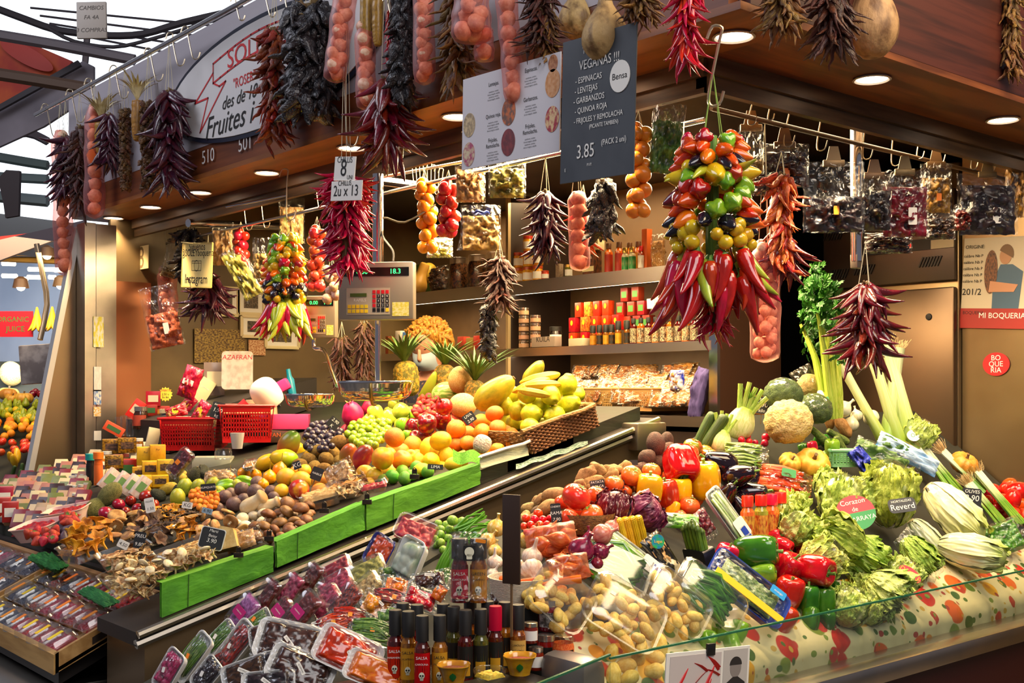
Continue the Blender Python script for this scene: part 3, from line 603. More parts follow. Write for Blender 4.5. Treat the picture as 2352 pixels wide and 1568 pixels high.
kind('radish','radish','small pink red radish','radish',[rev([(0,-.7),(.03,-.6),(.1,-.48),(.4,-.3),(.5,0),(.4,.3),(.12,.45),(0,.46)],14,sub=2)],mat('radish_skin','c8123c',rough=.25,coat=.2),tilt=80)
ONP=[(0,-.46),(.12,-.46),(.36,-.36),(.5,-.08),(.46,.16),(.28,.36),(.1,.48),(.07,.66),(.1,.78),(0,.76)]
def onion(key,label,c,c2,pr=ONP,rough=.2,nm='onion'):kind(key,nm,label,'onion',[rev(pr,20,0,0,.02,seed=i,sub=2)for i in range(2)],mat(key+'_skin',c,c2=c2,sc=9,rough=rough,stretch=(1,1,.15),coat=.2),[('root',leafy(7,.1,.015,0,-.6,.7,0,2),BSTEM)],tilt=80);
onion('red_onion','shiny purple red onion','6c1230','8c2444');onion('pink_onion','pale pink onion','c8605c','dc8a7c');onion('white_onion','peeled white onion with its neck','efe6c4','dfd6a4',rough=.25)
onion('yellow_onion','papery golden onion','d8a844','e8cc84')
kind('shallot','shallot','coppery shallot','shallot',[rev([(0,-.75),(.1,-.65),(.38,-.35),(.5,0),(.36,.4),(.12,.7),(.05,.95),(0,1.0)],16,0,0,.06,seed=i,sub=2)for i in range(2)],mat('shallot_skin','b8501c',c2='d07a3c',sc=7,rough=.3,stretch=(1,1,.2)),tilt=110)
GP=[(0,-.36),(.2,-.38),(.42,-.26),(.5,0),(.4,.24),(.18,.4),(.09,.55),(.07,.95),(0,.95)]
kind('garlic','garlic','plump white garlic head','garlic',[rev(GP,32,9,.12,.02,sub=2)],mat('garlic_skin','efe0cc',c2='d8b49c',sc=8,rough=.5,stretch=(1,1,.15),var=.05),tilt=50)
kind('walnutty','fig','dark purple fig','fig',[rev([(0,-.5),(.25,-.48),(.48,-.2),(.46,.05),(.25,.35),(.08,.6),(0,.66)],16,0,0,.03,sub=2)],mat('fig_skin','3c2a3a',c2='57404c',sc=5,rough=.5,stretch=(1,1,.3)),tilt=60)
kind('sprout','brussels_sprout','small green brussels sprout','sprout',[sph(14,.95,5,.08,.06,seed=i)for i in range(2)],mat('sprout_leaf','8ab03a',c2='5f8a24',sc=5,rough=.45),tilt=80)
kind('pumpkin','pumpkin','small ribbed yellow pumpkin','pumpkin',[rev([(0,.2),(.08,.22),(.2,.31),(.38,.28),(.5,.08),(.48,-.12),(.34,-.28),(.15,-.32),(0,-.28)][::-1],48,11,.16,.03,sub=2,lp=.7)],mat('pumpkin_skin','dca43c',c2='d09030',sc=3,rough=.4),[('stem',tube([(0,0,.2),(.01,0,.32),(.04,0,.42)],[.08,.045,.06],6,2),BSTEM)],tilt=40)
kind('melon','melon','netted yellow melon','melon',[sph(24,1.15,nz=.02)],mat('melon_skin','dcb45c',c2='e8cc84',sc=22,rough=.6,bump=.4,bsc=50),tilt=40)
def wm():
 m=mat('watermelon_skin','6b9c34',c2='c4cc7c',sc=5,rough=.35,stretch=(3,3,.4),edge=(.47,.53));return m
kind('watermelon','watermelon','pale green striped watermelon','watermelon',[sph(24,1.15)],wm(),tilt=80)
kind('papaya','papaya','large green papaya mottled with yellow','papaya',[rev([(0,-.95),(.25,-.88),(.47,-.5),(.5,-.1),(.42,.4),(.28,.75),(.1,.92),(0,.94)],24,5,.04,.03,seed=2,sub=2)],mat('papaya_skin','8a8a1c',c2='b4a424',sc=4,rough=.35),[('stem',rev([(.07,.92),(.08,.97),(0,.98)],8,sub=1),BSTEM)],tilt=30)
kind('cucumber','cucumber','dark green cucumber','cucumber',[rev([(0,-1.9),(.3,-1.82),(.47,-1.4),(.5,0),(.47,1.4),(.3,1.85),(0,1.9)],18,9,.05,.03,sub=3)],mat('cucumber_skin','2f4a18',c2='4a6424',sc=6,rough=.4,stretch=(2,2,.3),bump=.3,bsc=20),tilt=30)
kind('courgette','courgette','speckled green courgette','courgette',[rev([(0,-1.5),(.3,-1.45),(.48,-1.0),(.45,0),(.36,1.2),(.3,1.5),(0,1.52)],14,6,.05,.0,sub=2)],mat('courgette_skin','3f5c20',c2='7a8a44',sc=14,rough=.35),tilt=60)
kind('grape_g','green_grape','plump green grape','grape',[sph(12,1.15)],mat('green_grape_skin','a4c030',c2='8cb024',rough=.25,sss=.0,coat=.2),tilt=90)
kind('grape_b','black_grape','dusty black grape','grape',[sph(12,1.1)],mat('black_grape_skin','241c30',c2='3a3044',sc=3,rough=.35,coat=.15),tilt=90)
kind('strawberry','strawberry','ripe red strawberry','strawberry',[rev([(0,-.62),(.12,-.56),(.36,-.2),(.5,.12),(.42,.34),(.2,.42),(0,.40)],14,0,0,.04,sub=2)],mat('strawberry_skin','c4141c',c2='d4281c',sc=3,rough=.3,bump=.5,bsc=24,coat=.2),[('calyx',star(6,.34,.40,.05,.06),GSTEM)],tilt=100)
def florets(n,amp,seed,k=.9,base=.0):
 R=random.Random(seed);vs,fs=sph(48,k,nz=.03,k=14,seed=seed);cs=[]
 for i in range(n):
  z=1-1.65*(i+.5)/n;a_=2.4*i;r=math.sqrt(max(0,1-z*z));cs.append(Vector((r*math.cos(a_),r*math.sin(a_),z)))
 out=[]
 for v in vs:
  p=Vector(v);d=Vector((p.x,p.y,p.z/k)).normalized();m=min((d-c).length for c in cs)
  h=math.sqrt(max(0,1-(m/(2.0/math.sqrt(n)))**2));s=1+amp*(h-.5)+amp*.5*noise.noise(p*9)
  out.append(tuple(p*s)if p.z>-.35 else tuple(p))
 return out,fs
kind('cauliflower','cauliflower','big cream cauliflower','cauliflower',[florets(95,.13,1)],mat('cauliflower_curd','e6c88c',c2='d8b470',sc=10,rough=.75,bump=.8,bsc=24),tilt=30)
kind('broccoli','broccoli','dark green broccoli head under film','broccoli',[florets(45,.10,4,.85)],mat('broccoli_florets','3f5226',c2='55682e',sc=10,rough=.7,bump=.9,bsc=34),[('wrap',sph(20,.92,nz=.06),FILM)],tilt=40)
def veins(name,c,c2,sc=5,rough=.4,st=(2.5,2.5,1.2),e=(.3,.7),sss=0):return mat(name,c,c2=c2,sc=sc,rough=rough,stretch=st,edge=e,bump=.9,bsc=9,var=.06)
def head(n,seed,L=1.0,openn=.35,ruf=.05,rz=1.0,core=.8,w=.42):
 a=Acc();a.add(sph(20,rz/core*.9,5,.06,.12,3,seed),0,trs((0,0,0),None,core));R=random.Random(seed)
 for i in range(n):
  ang=2.4*i+R.uniform(-.2,.2);t=i/n;op=openn*t
  hk_=R.uniform(.85,1.06)
  def f(u,v,op=op,ph=R.random()*9,t=t,hk_=hk_):
   th=-PI/2+.25+v*PI*.80*hk_;rr=.38+.12*t+.03*math.sin(ph);e=abs(u-.5)*2
   r0=rr*math.cos(th*.92)*(1+op*v*v*1.3)+.02;hw=w*math.sin(PI*(.12+.8*v))**.7
   fold=ruf*(v**.6)*(.25+e*e)*(.6*math.sin(v*23+ph+(u>.5)*2)+.5*math.sin(v*41+ph*3))+ruf*v*v*.5*math.sin(u*24+ph)+ruf*.9*noise.noise(Vector((u*6+ph,v*7,ph)))
   x2=r0+fold+ruf*1.2*e*e*v-.02*math.exp(-(e/.15)**2);aa=(u-.5)*2*hw/max(.25,rr)*.5
   return Vector((x2*math.cos(aa),x2*math.sin(aa),rz*.5*math.sin(th)+op*.1*v+fold*.9))
  a.add(sheet(16,20,f),1 if i%3 else 0,trs((0,0,0),Quaternion((0,0,1),ang)))
 return a
def hk(key,name,label,cat,shs,ms,parts=(),tilt=20):kind(key,name,label,cat,shs,ms,parts,tilt=tilt)
lg,lg2=veins('lettuce_leaf','ccd858','e8ea9c'),veins('lettuce_outer_leaf','b0ca48','d2de78')
hk('lettuce','lettuce','pale green leafy lettuce','lettuce',[head(13,1,openn=.4,ruf=.08),head(16,5,openn=.55,ruf=.09)],[lg,lg2])
hk('romaine','romaine_lettuce','long crinkled green lettuce','lettuce',[head(18,2,openn=.3,ruf=.09,rz=1.5)],[veins('romaine_leaf','9cb838','d0d870'),veins('romaine_outer_leaf','8cb034','b8ca58')])
hk('wrapped_lettuce','wrapped_lettuce','round lettuce wrapped in clear film','lettuce',[head(12,3,openn=.15,ruf=.07)],[lg,lg2],[('wrap',sph(20,1.08,nz=.12,nf=3),FILM)])
hk('savoy','pointed_cabbage','pointed green cabbage in a clear bag','cabbage',[head(12,6,openn=.12,ruf=.07,rz=1.35)],[veins('cabbage_leaf','a8bc3c','ccd464'),veins('cabbage_outer_leaf','98b036','c0cc58')],[('wrap',sph(20,1.45,nz=.14,nf=3),FILM)])
hk('napa','chinese_cabbage','white stemmed chinese cabbage','cabbage',[head(10,7,openn=.02,ruf=.035,rz=1.9,core=.9)],[mat('napa_stem','eeecc4',c2='e0e2a8',sc=5,rough=.35,stretch=(3,3,.4),top='b0bc44',tz=.75,tw=.25),mat('napa_leaf','f0eecc',c2='dce0a0',sc=5,rough=.35,stretch=(3,3,.4),top='9cb03a',tz=.7,tw=.25)],[('cut_base',rev([(.16,-.93),(.14,-.965),(0,-.955)][::-1],16,sub=1),mat('cut_base','dccb94',c2='b89c64',rough=.7)),('wrap',sph(18,2.02,nz=.06,nf=3),FILM)])
hk('radicchio','radicchio','purple radicchio with white veins','radicchio',[head(13,8,openn=.1,ruf=.03)],[mat('radicchio_leaf','5c1228',c2='e4c8c4',sc=4,rough=.35,stretch=(4,4,.5),edge=(.52,.6)),mat('radicchio_outer','6c1830',c2='e4c8c4',sc=5,rough=.35,stretch=(4,4,.5),edge=(.55,.63))])
hk('red_cabbage','red_cabbage','purple cabbage with fine pale veins','cabbage',[head(10,9,openn=.05,ruf=.03,rz=.8)],[mat('red_cabbage_leaf','6a2440',c2='b87c90',sc=6,rough=.35,stretch=(3,3,.6),edge=(.55,.65)),mat('red_cabbage_outer','7a2c4c',c2='c48ca0',sc=6,rough=.35,stretch=(3,3,.6),edge=(.55,.65))])
def chili(L=1.0,r=.09,bend=.25,tw=.0,seed=0,wr=0,stem=.18,n=7):
 r*=1.55;bend*=1.5
 R=random.Random(seed);k=6;pts=[];rs=[]
 for i in range(k+1):
  t=i/k;pts.append((bend*t*t*L+wr*R.uniform(-1,1)*.06,tw*math.sin(t*5)*.1,-t*L));rs.append(r*(1.05-.95*t**1.7)*(.75 if i==0 else 1)*(1+wr*R.uniform(-.35,.35)))
 a=Acc().add(tube(pts,rs,n,2,1-.45*wr));a.add(tube([(0,0,.01),(-.01,0,stem*.5),(.04,0,stem)],[r*.62,r*.22,r*.25],5,1),1);return a
def chili_mats(key,c,c2,rough=.15,coat=.4,st=None,bump=0,var=.2):return[mat(key,c,c2=c2,sc=3,rough=rough,coat=coat,bump=bump,bsc=10,var=var,hv=.015),st or GSTEM]
CH={}
def chset(key,shs,mats):CH[key]=[mesh('chilli',s,mats,True)for s in shs]
three=lambda**k:[chili(seed=i,bend=b,**k)for i,b in((0,.15),(1,.4),(2,-.3))]
chset('purple',three(r=.085),chili_mats('purple_dry_chilli','36162a','521c26',.16,.35,BSTEM,.2))
chset('darkred',three(r=.09),chili_mats('dark_red_dry_chilli','740f14','540c12',.14,.5,BSTEM,.2))
chset('brown',three(r=.08,wr=1),chili_mats('brown_dry_chilli','3c150c','582814',.4,.1,BSTEM,.6,.35))
chset('mixeddry',three(r=.11,wr=1),chili_mats('rusty_dry_chilli','9c3f14','6b1c10',.35,.2,BSTEM,.5,.4))
chset('tan',three(r=.10,wr=1),chili_mats('tan_dry_chilli','8c6428','5c3416',.5,.1,BSTEM,.5,.35))
chset('black',[chili(r=.22,wr=1,bend=b,seed=i,tw=1,n=8)for i,b in enumerate((.1,.35,-.25))],chili_mats('black_ancho_chilli','121016','241c1c',.2,.3,BSTEM,.9,.3))
chset('walnut',[chili(r=.3,wr=1,bend=.2,L=.6,seed=i)for i in range(3)],chili_mats('brown_dry_pod','5c3818','7c5224',.5,.1,BSTEM,.9,.3))
chset('red',three(r=.075),chili_mats('fresh_red_chilli','cc1424','b40c1c',.12,.5))
chset('bigred',three(r=.10),chili_mats('long_red_chilli','a80c1a','c0141c',.1,.6));chset('lime',three(r=.10),chili_mats('pale_green_chilli','b8c23c','a4b42c',.15,.5))
chset('orangedry',three(r=.12,wr=1),chili_mats('orange_dry_chilli','d0601c','a82c14',.3,.3,BSTEM,.5,.3))
PBM={k:chili_mats('cluster_'+k,c,c2,.12,.5,var=.1)for k,c,c2 in(('red','c8101a','a80c18'),('orange','ee6a0c','e85808'),('yellow','ecc01c','d8b018'),('green','86b020','5f9a1c'),('purple','5c1030','7c1434'),('black','16121a','241a2c'),('lime','c4c838','a8b82c'))}
FATP=Acc().add(rev([(0,-.9),(.1,-.82),(.3,-.4),(.34,-.1),(.22,.02),(0,.03)],10,0,0,.06,sub=2)).add(tube([(0,0,0),(.02,0,.2)],[.07,.05],5,1),1)
BALLP=Acc().add(rev([(0,-.6),(.25,-.5),(.36,-.28),(.25,-.05),(0,-.02)],10,sub=2)).add(tube([(0,0,0),(.02,0,.2)],[.06,.04],5,1),1)
HABP=Acc().add(rev([(0,-.75),(.22,-.6),(.42,-.32),(.32,-.05),(0,-.04)],16,4,.3,.1,sub=2)).add(tube([(0,0,-.04),(.02,0,.2)],[.09,.05],5,1),1)
for k,ms in PBM.items():
 for nm,s in(('fat',FATP),('ball',BALLP),('hab',HABP),('long',chili(r=.11,bend=.2))):CH[nm+'_'+k]=[mesh('pepper',s,ms,True)]
PILES=[]
def make(key,p,size,q,label=None,lm=None,group=None,soft=True,variant=None,sz=None):
 k=K[key];b=random.choice(k['b'])if variant is None else k['b'][variant%len(k['b'])]
 M=trs(p,q)@(Matrix.Scale(size,4)if sz is None else Matrix.Diagonal((size,size,size*sz,1)))
 o=obj(k['name'],b,None,M);tag(o,label or k['label'],k['cat'],group or k['g'],lm)
 for n_,me in k['p']:obj(n_,me,o)
 return o
def rq(tilt):
 t=math.radians(random.uniform(0,tilt));a=random.uniform(0,2*PI)
 return Quaternion((math.cos(a),math.sin(a),0),t)@Quaternion((0,0,1),random.uniform(0,2*PI))
BASEH={'L':.055,'R':-.01,'C':-.01,'T':.0}
def keep(p,pl,r,u,v):
 if pl=='L' and p.y<YS+.03+r:return Pk(u,v,1,YS+.03+r)
 return p
def put(pl,key,rows,base=None,label=None,lm=None,h=0,group=None,sz=None):
 for row in rows.strip().split(';'):
  w=[float(x)for x in row.split()]
  if not w:continue
  u,v,s=w[:3];hh=BASEH[pl]if base is None else base
  p=on(pl,u,v,hh+.04+h);r=S(s,p)/2;p=on(pl,u,v,hh+r*.95+h+(w[5]if len(w)>5 else 0));p=keep(p,pl,r,u,v)
  q=rotz_to(ax(w[3],w[4]if len(w)>4 else 10),random.uniform(0,6))if len(w)>3 and w[3]>-900 else rq(K[key]['tilt'])
  o=make(key,p,S(s,p),q,label,lm,group,sz=sz);PILES.append((o,S(s,p)/2,pl));lm=None
def inpoly(x,y,pg):
 c=False;j=len(pg)-1
 for i in range(len(pg)):
  if(pg[i][1]>y)!=(pg[j][1]>y)and x<(pg[j][0]-pg[i][0])*(y-pg[i][1])/(pg[j][1]-pg[i][1])+pg[i][0]:c=not c
  j=i
 return c
def fill(pl,key,poly,s,n,h=.0,sp=.85,base=None,seed=1,group=None,label=None,soft=False,layers=1,lh=.5,sz=None,hmap=None):
 R=random.Random(seed);pg=[tuple(map(float,x.split()))for x in poly.split(',')];xs=[p[0]for p in pg];ys=[p[1]for p in pg];cnt=0
 for ly in range(layers):
  pts=[]
  for _ in range(4000):
   if cnt>=n or len(pts)>=n/layers:break
   x,y=R.uniform(min(xs),max(xs)),R.uniform(min(ys),max(ys))
   if not inpoly(x,y,pg)or any((x-a)**2+((y-b)*1.25)**2<(s*sp)**2 for a,b in pts):continue
   pts.append((x,y));cnt+=1
   hh=(BASEH[pl]if base is None else base)+h+(hmap(x,y)if hmap else 0)
   p=on(pl,x,y,hh+.02);r=S(s,p)/2;p=keep(on(pl,x,y,hh+r+ly*r*2*lh),pl,r,x,y);f=R.uniform(.88,1.1)
   o=make(key,p,S(s,p)*f,rq(K[key]['tilt']),label,None,group,sz=sz)
   if soft:PILES.append((o,r*f,pl))
def settle(it=14):
 n=len(PILES)
 if not n:return
 pos=np.array([list(o.matrix_world.translation)for o,r,pl in PILES]);rr=np.array([r for _,r,_ in PILES])*.93
 p0=pos.copy();cam_=np.array(CAM);ray=pos-cam_;ray/=np.linalg.norm(ray,axis=1)[:,None]
 for _ in range(it):
  d=pos[:,None]-pos[None];D=np.linalg.norm(d,axis=2)+np.eye(n)*9;ov=rr[:,None]+rr[None]-D
  i,j=np.where((ov>.0005)&(np.arange(n)[:,None]<np.arange(n)[None]))
  if not len(i):break
  for a,b in zip(i,j):
   df=(pos[a]-pos[b]);w=ov[a,b]*.5
   s=1 if(pos[a]@ray[a])>(pos[b]@ray[b])else-1
   dn=df/(np.linalg.norm(df)+1e-6)
   pos[a]+=ray[a]*s*w*.7+dn*w*.35;pos[b]-=ray[b]*s*w*.7+dn*w*.35
  off=pos-p0;L_=np.linalg.norm(off,axis=1);lim=.09;k=L_>lim;pos[k]=p0[k]+off[k]*(lim/L_[k])[:,None]
  for t in range(n):
   if PILES[t][2]=='L' and pos[t,1]<YS+.02+PILES[t][1]:pos[t,1]=YS+.02+PILES[t][1]
 for(o,r,pl_),p in zip(PILES,pos):
  m=o.matrix_world.copy();m.translation=Vector(p);o.matrix_world=m
#  fruit on the left counter
put('L','orange','906 1004 47 -999 0 .07;948 1022 44;920 1037 38;1048 989 46 -999 0 .04;1075 994 34;736 1104 44;734 1128 40;990 1000 30')
put('L','mandarin','1136 950 43 -999 0 .09;1104 968 40 -999 0 .06;1143 982 40 -999 0 .05;1106 991 41 -999 0 .05;1075 1017 38;1143 1010 37;1177 998 36;1176 1019 32;1107 1040 34;1143 1031 34;1120 1012 36;1160 990 34;1048 1018 34',label='glossy deep orange mandarin near the white tray')
put('L','lemon','1012 1013 45 20 40 .05;984 1029 40;1024 1047 37;990 1058 40;1042 1065 33;1060 1056 34;961 1062 35;1003 1040 36;970 1080 34')
put('L','lime','899 1095 33;924 1081 32;930 1098 30;958 1076 33;981 1083 30;944 1092 28;882 1100 26')
put('L','red_apple','981 975 47 80 30 .05;950 982 42;1015 966 44 90 20 .04;1055 955 40;976 1005 36;955 1003 30',lm=None)
put('L','pomegranate','1020 934 42 120 40 .12;1003 900 14',lm='pomegranate')
put('L','pink_apple','1039 976 42;1080 972 30')
put('L','green_apple','926 976 35;955 959 34;975 948 30;935 1000 26')
put('L','pale_apple','862 949 38 -999 0 .05;893 958 38;920 945 38 -999 0 .04;880 975 34;905 932 30;850 965 30;940 950 32')
put('L','dragon_fruit','810 952 50 100 20 .05;845 936 30 80 10 .04;794 990 28',lm='largest dragon fruit')
put('L','mango_rg','663 1021 50 60 15 .04');put('L','mango_gy','652 1052 44 175 10 .02');put('L','mango_y','612 1062 38 30 20')
put('L','mango_b','800 1046 42 75 15 .03;786 1010 30 10 0;823 1072 34 40 10');put('L','mango_r','833 1050 45 62 15 .03')
put('L','kiwi','728 1039 33 20 20 .02;711 1054 33;749 1054 33;764 1040 34;777 1017 35 25 10 .03;688 1067 30;720 1072 28;745 1076 28;760 1022 30;700 1080 26')
put('L','peach','879 1053 50 80 25 .05;923 1060 45 60 20 .02;905 1030 36;897 1045 34;944 1050 34')
put('L','yellow_plum','836 1088 42;861 1094 40;848 1108 26;815 1100 28')
put('L','quince','1211 903 44 95 40 .14;1265 909 46 -60 50 .13;1303 884 47 80 10 .15;1307 927 50 20 30 .09;1224 953 47 10 30 .06;1191 942 44 60 30 .07;1273 954 46 200 30 .05;1220 976 44 0 30 .03;1240 931 42 -999 0 .09;1182 970 42;1160 933 40 80 10 .08;1158 966 36;1250 980 40;1285 970 40;1210 925 40 -999 0 .08;1330 905 30;1290 900 40 -999 0 .08')
put('L','papaya','1137 901 62 38 10 .13;1158 915 52 25 25 .08',lm='big green papayas',sz=.95);put('L','papaya','1226 858 38 55 10 .16',label='green papaya in film with a blue and white label behind the bananas')
put('L','melon','1057 872 56 85 0 .13;1063 930 56 0 0 .06',lm='netted melon');put('L','watermelon','1027 908 64 0 0 .05',lm='striped watermelon')
put('L','passion_fruit','555 1123 34 -999 0 .03;586 1129 37 -999 0 .03;593 1109 33;516 1141 34;537 1158 36;560 1148 32;623 1128 30;500 1169 32;628 1142 28;530 1132 26')
put('L','granadilla','560 1087 30;588 1090 26;619 1096 33 85 5;643 1079 35 80 5 .01;682 1082 28;530 1098 26;603 1112 26;655 1096 26',lm='granadillas')
put('L','yellow_plum','662 1097 46 -999 0 .02;687 1103 48;646 1127 34;700 1080 30',label='shiny yellow fruit in clear film beside the granadillas')
put('L','nectarine','687 1124 48 100 10 .03')
put('L','avocado','444 1091 32 60 20;394 1107 36 60 20;364 1137 30;340 1166 28;410 1128 26;470 1085 26')
put('L','green_pear','422 1121 35 75 10;408 1143 35 85 10 .01;453 1118 32;489 1111 30;505 1128 26;545 1116 26')
put('L','star_fruit','519 1119 32 10 0;560 1107 28 170 0;505 1140 22 0 0')
put('L','prickly','359 1112 34 10 0;402 1091 34 0 0;385 1122 28;335 1128 26;420 1100 26')
put('L','cactus_tomato','244 1179 37;272 1157 30;335 1139 32;300 1150 26;318 1168 30;290 1175 24;352 1160 28')
put('L','cherimoya','252 1135 44 -999 0 .03;218 1165 40')
put('L','king_oyster','583 1157 38 35 10 .03;618 1160 30 20 0 .02',lm='cream king oyster mushroom')
put('L','white_mushroom','583 1182 30;558 1190 30;564 1207 32;606 1178 30;640 1152 28;545 1200 24;600 1198 26;625 1190 24')
put('L','mushroom','660 1157 38 -999 0 .03;657 1177 38 -999 0 .02;693 1174 40 -999 0 .02;616 1184 38 -999 0 .02;607 1213 40;643 1203 38;677 1200 34;586 1211 34;700 1190 32;630 1218 30;664 1212 30;680 1160 30;712 1180 26')
fill('L','mushroom','575 1215,640 1160,710 1160,720 1195,640 1240,590 1240',32,14,seed=5)
fill('L','shiitake','430 1180,530 1170,560 1215,540 1250,470 1240,420 1215',34,20,.02,seed=2,sp=.65)
fill('L','shiitake','255 1180,330 1165,350 1200,330 1240,240 1225',38,16,.02,seed=3,sp=.6,label='large brown tan flat mushroom beside the golden chanterelles')
fill('L','chanterelle','345 1165,420 1160,420 1195,360 1195',16,34,.02,seed=4,sp=.6)
fill('L','trumpet','330 1190,460 1165,480 1185,350 1225',18,40,.015,seed=6,sp=.6)
fill('L','morel','300 1190,360 1180,380 1235,310 1260',34,14,.02,seed=7,sp=.6)
fill('L','chanterelle','395 1215,450 1190,455 1230,400 1240',24,12,.03,seed=8,sp=.6)
fill('L','kumquat','435 1150,440 1125,480 1118,500 1135,500 1165,455 1170',14,44,.03,seed=9,sp=.7,layers=2)
fill('L','grape_g','798 1000,805 975,850 960,893 968,890 1000,860 1025,825 1022',17,70,.06,seed=10,sp=.72,layers=2,lh=.4)
fill('L','grape_b','700 1000,715 975,750 968,785 985,790 1010,745 1035,705 1030',17,70,.04,seed=11,sp=.72,layers=2,lh=.4)
fill('L','strawberry','950 945,965 915,990 905,1010 900,1020 925,1000 950,960 962',16,46,.09,seed=12,sp=.68,layers=2,lh=.4)
fill('L','walnutty','135 1200,165 1195,190 1230,150 1255,130 1235',28,9,.02,seed=13,sp=.7)
fill('L','mixed','770 1110,830 1090,845 1125,790 1145',20,24,.03,seed=14,sp=.6)
fill('L','chanterelle','150 1250,165 1215,235 1190,250 1215,240 1250,190 1270',36,18,.045,seed=15,sp=.55,label='large frilly golden chanterelle in the front punnet')
for(key,poly,s,n)in(('mandarin','1050 990,1120 950,1180 985,1180 1030,1100 1050',36,16),('quince','1150 940,1230 900,1320 890,1330 940,1200 985',44,14),('lemon','950 1050,1010 1010,1060 1060,1000 1075',34,9),('pale_apple','840 950,930 935,950 975,870 985',32,12),('kiwi','690 1050,790 1010,800 1060,720 1080',30,12),('passion_fruit','490 1160,600 1105,640 1140,560 1170',30,12),('red_apple','940 985,1060 950,1060 985,960 1010',36,8),('yellow_plum','800 1090,880 1060,960 1060,900 1100',36,9),('avocado','340 1150,400 1090,480 1080,430 1120,370 1160',26,10),('mandarin','700 1100,760 1080,780 1120,720 1130',34,6),('mango_y','580 1080,680 1030,720 1060,640 1090',32,6)):
 fill('L',key,poly,s,n,-.035,seed=31,soft=False)
def pineapple(u,v,s,a,cu,lm=None,h=.1):
 p=on('L',u,v,BASEH['L']+h);s_=S(s,p);M=trs(p,rotz_to(ax(a,5)))@Matrix.Scale(s_,4)
 o=thing('pineapple',M,'ripe pineapple with a spiky green crown','pineapple','pineapples behind the hanging scale pan',lm)
 a_=Acc();sh=rev([(0,-.72),(.3,-.7),(.47,-.45),(.5,0),(.46,.4),(.3,.62),(.12,.68),(0,.68)],40,0,0,0,sub=6)
 vs=[]
 for(x,y,z)in sh[0]:
  an=math.atan2(y,x);d=(math.cos(an*6.5+z*17)*math.cos(an*6.5-z*17));f=1+.07*max(-.4,d);vs.append((x*f,y*f,z))
 part('body',(vs,sh[1]),mat('pineapple_rind','c89a30',c2='6b6420',sc=9,rough=.55,bump=.6,bsc=30,edge=(.4,.55)),o,smooth=True)
 part('crown',leafy(60,cu*1.15,.085,.58,1.0,.75,.5,3,nu=2,nv=5,jit=.25),mat('pineapple_leaf','5a7a3c',c2='3f5c30',sc=3,rough=.45),o)
pineapple(933,868,58,95,1.35,'pineapple beside the scale pan',.16);pineapple(1021,872,52,88,1.35,None,.16);pineapple(1090,905,48,88,1.8,None,.12)
p=on('L',981,888,.2);o=thing('halved_papaya',trs(p,rotz_to(ax(62,25)))@Matrix.Scale(S(44,p),4),'halved papaya showing orange flesh and black seeds','papaya',lm='halved papaya')
PP=[(0,-1.0),(.3,-.9),(.5,-.45),(.47,.1),(.34,.6),(.15,.95),(0,1.0)]
def half(s,dy=0):
 sh=rev([(r*s,z*s)for r,z in PP],24,sub=2);return[(x,max(0,y)+dy,z)for x,y,z in sh[0]],sh[1]
q_=Matrix.Rotation(math.radians(200),4,'Z')
part('rind',xf(half(1.0),q_),mat('papaya_rind','8c9c2c',rough=.4),o);part('flesh',xf(half(.93,-.025),q_),mat('papaya_flesh','f09a2c',c2='f6b44c',rough=.35),o);part('cavity',xf(half(.55,-.035),q_),mat('papaya_cavity','e07c1c'),o)
a_=Acc();R=random.Random(3)
for i in range(90):
 t=R.uniform(-.5,.5);w_=.22*math.sqrt(max(0,1-(t/.55)**2));a_.add(sph(6,1.2,k=4),0,trs((R.uniform(-w_,w_),-.04-R.random()*.03,t),None,.05))
s_=part('seeds',xf(a_.sh(),q_),mat('papaya_seeds','17120c',rough=.2),o);s_['kind']='stuff'
for i,(u,v,a,s)in enumerate(((1222,884,20,24),(1243,868,12,25),(1248,884,3,23),(1228,902,-10,20))):
 p=on('L',u,v,.26);s_=S(s,p)
 make_sh=tube([(-2.0,0,-.5),(-1.6,0,-.15),(-.8,0,.25),(0,0,.36),(.8,0,.25),(1.5,0,-.1),(1.75,0,-.3)],[.08,.3,.48,.5,.47,.3,.1],8,3)
 single('banana',xf(make_sh,trs((0,0,0),None,s_)),mat('banana_skin','e4b82a',c2='b89020',sc=8,rough=.45,edge=(.55,.7)),['yellow banana lying across the back of the quinces','uppermost banana of the bunch, behind the quinces','short yellow banana between two quinces','yellow banana with a brown tip low among the quinces'][i],'banana',fr(p,Quaternion(FW,-math.radians(a))@RT,UP if 0 else FW)@Matrix.Rotation(PI/2,4,'X'),group='bananas among the quinces')
#  packages
def lean(pl,u,v,a,t=40,h=.0,d=None):
 p=P(u,v,d)if d else(on(pl,u,v,BASEH[pl]+.02+h)if isinstance(pl,str)else Pk(u,v,pl[0],pl[1]))
 return fr(p,ax(a,0),ax(a+90,-t)),dep(p)/FX
def pillow(L,W,H,seed=0,cr=.1,n=14,neck=0):
 a=Acc()
 for sgn in(1,-1):
  def f(u,v):
   x,y=u*2-1,v*2-1;b=((1-abs(x)**3)*(1-abs(y)**3))**.6
   q=noise.noise(Vector((x*2.6+seed*5,y*2.6,sgn*2)))+.5*noise.noise(Vector((x*7,y*7+seed,sgn)))
   k=1+.05*noise.noise(Vector((x*4,y*4,seed)))
   wy=1-neck*max(0,x)**2
   return Vector((x*L/2*k,y*W/2*k*wy,sgn*H/2*b*(1+cr*5*q*b)+cr*H*noise.noise(Vector((x*5,y*5,seed)))))
  s=sheet(n,n,f);a.add((s[0],s[1]if sgn>0 else[t[::-1]for t in s[1]]))
 return a
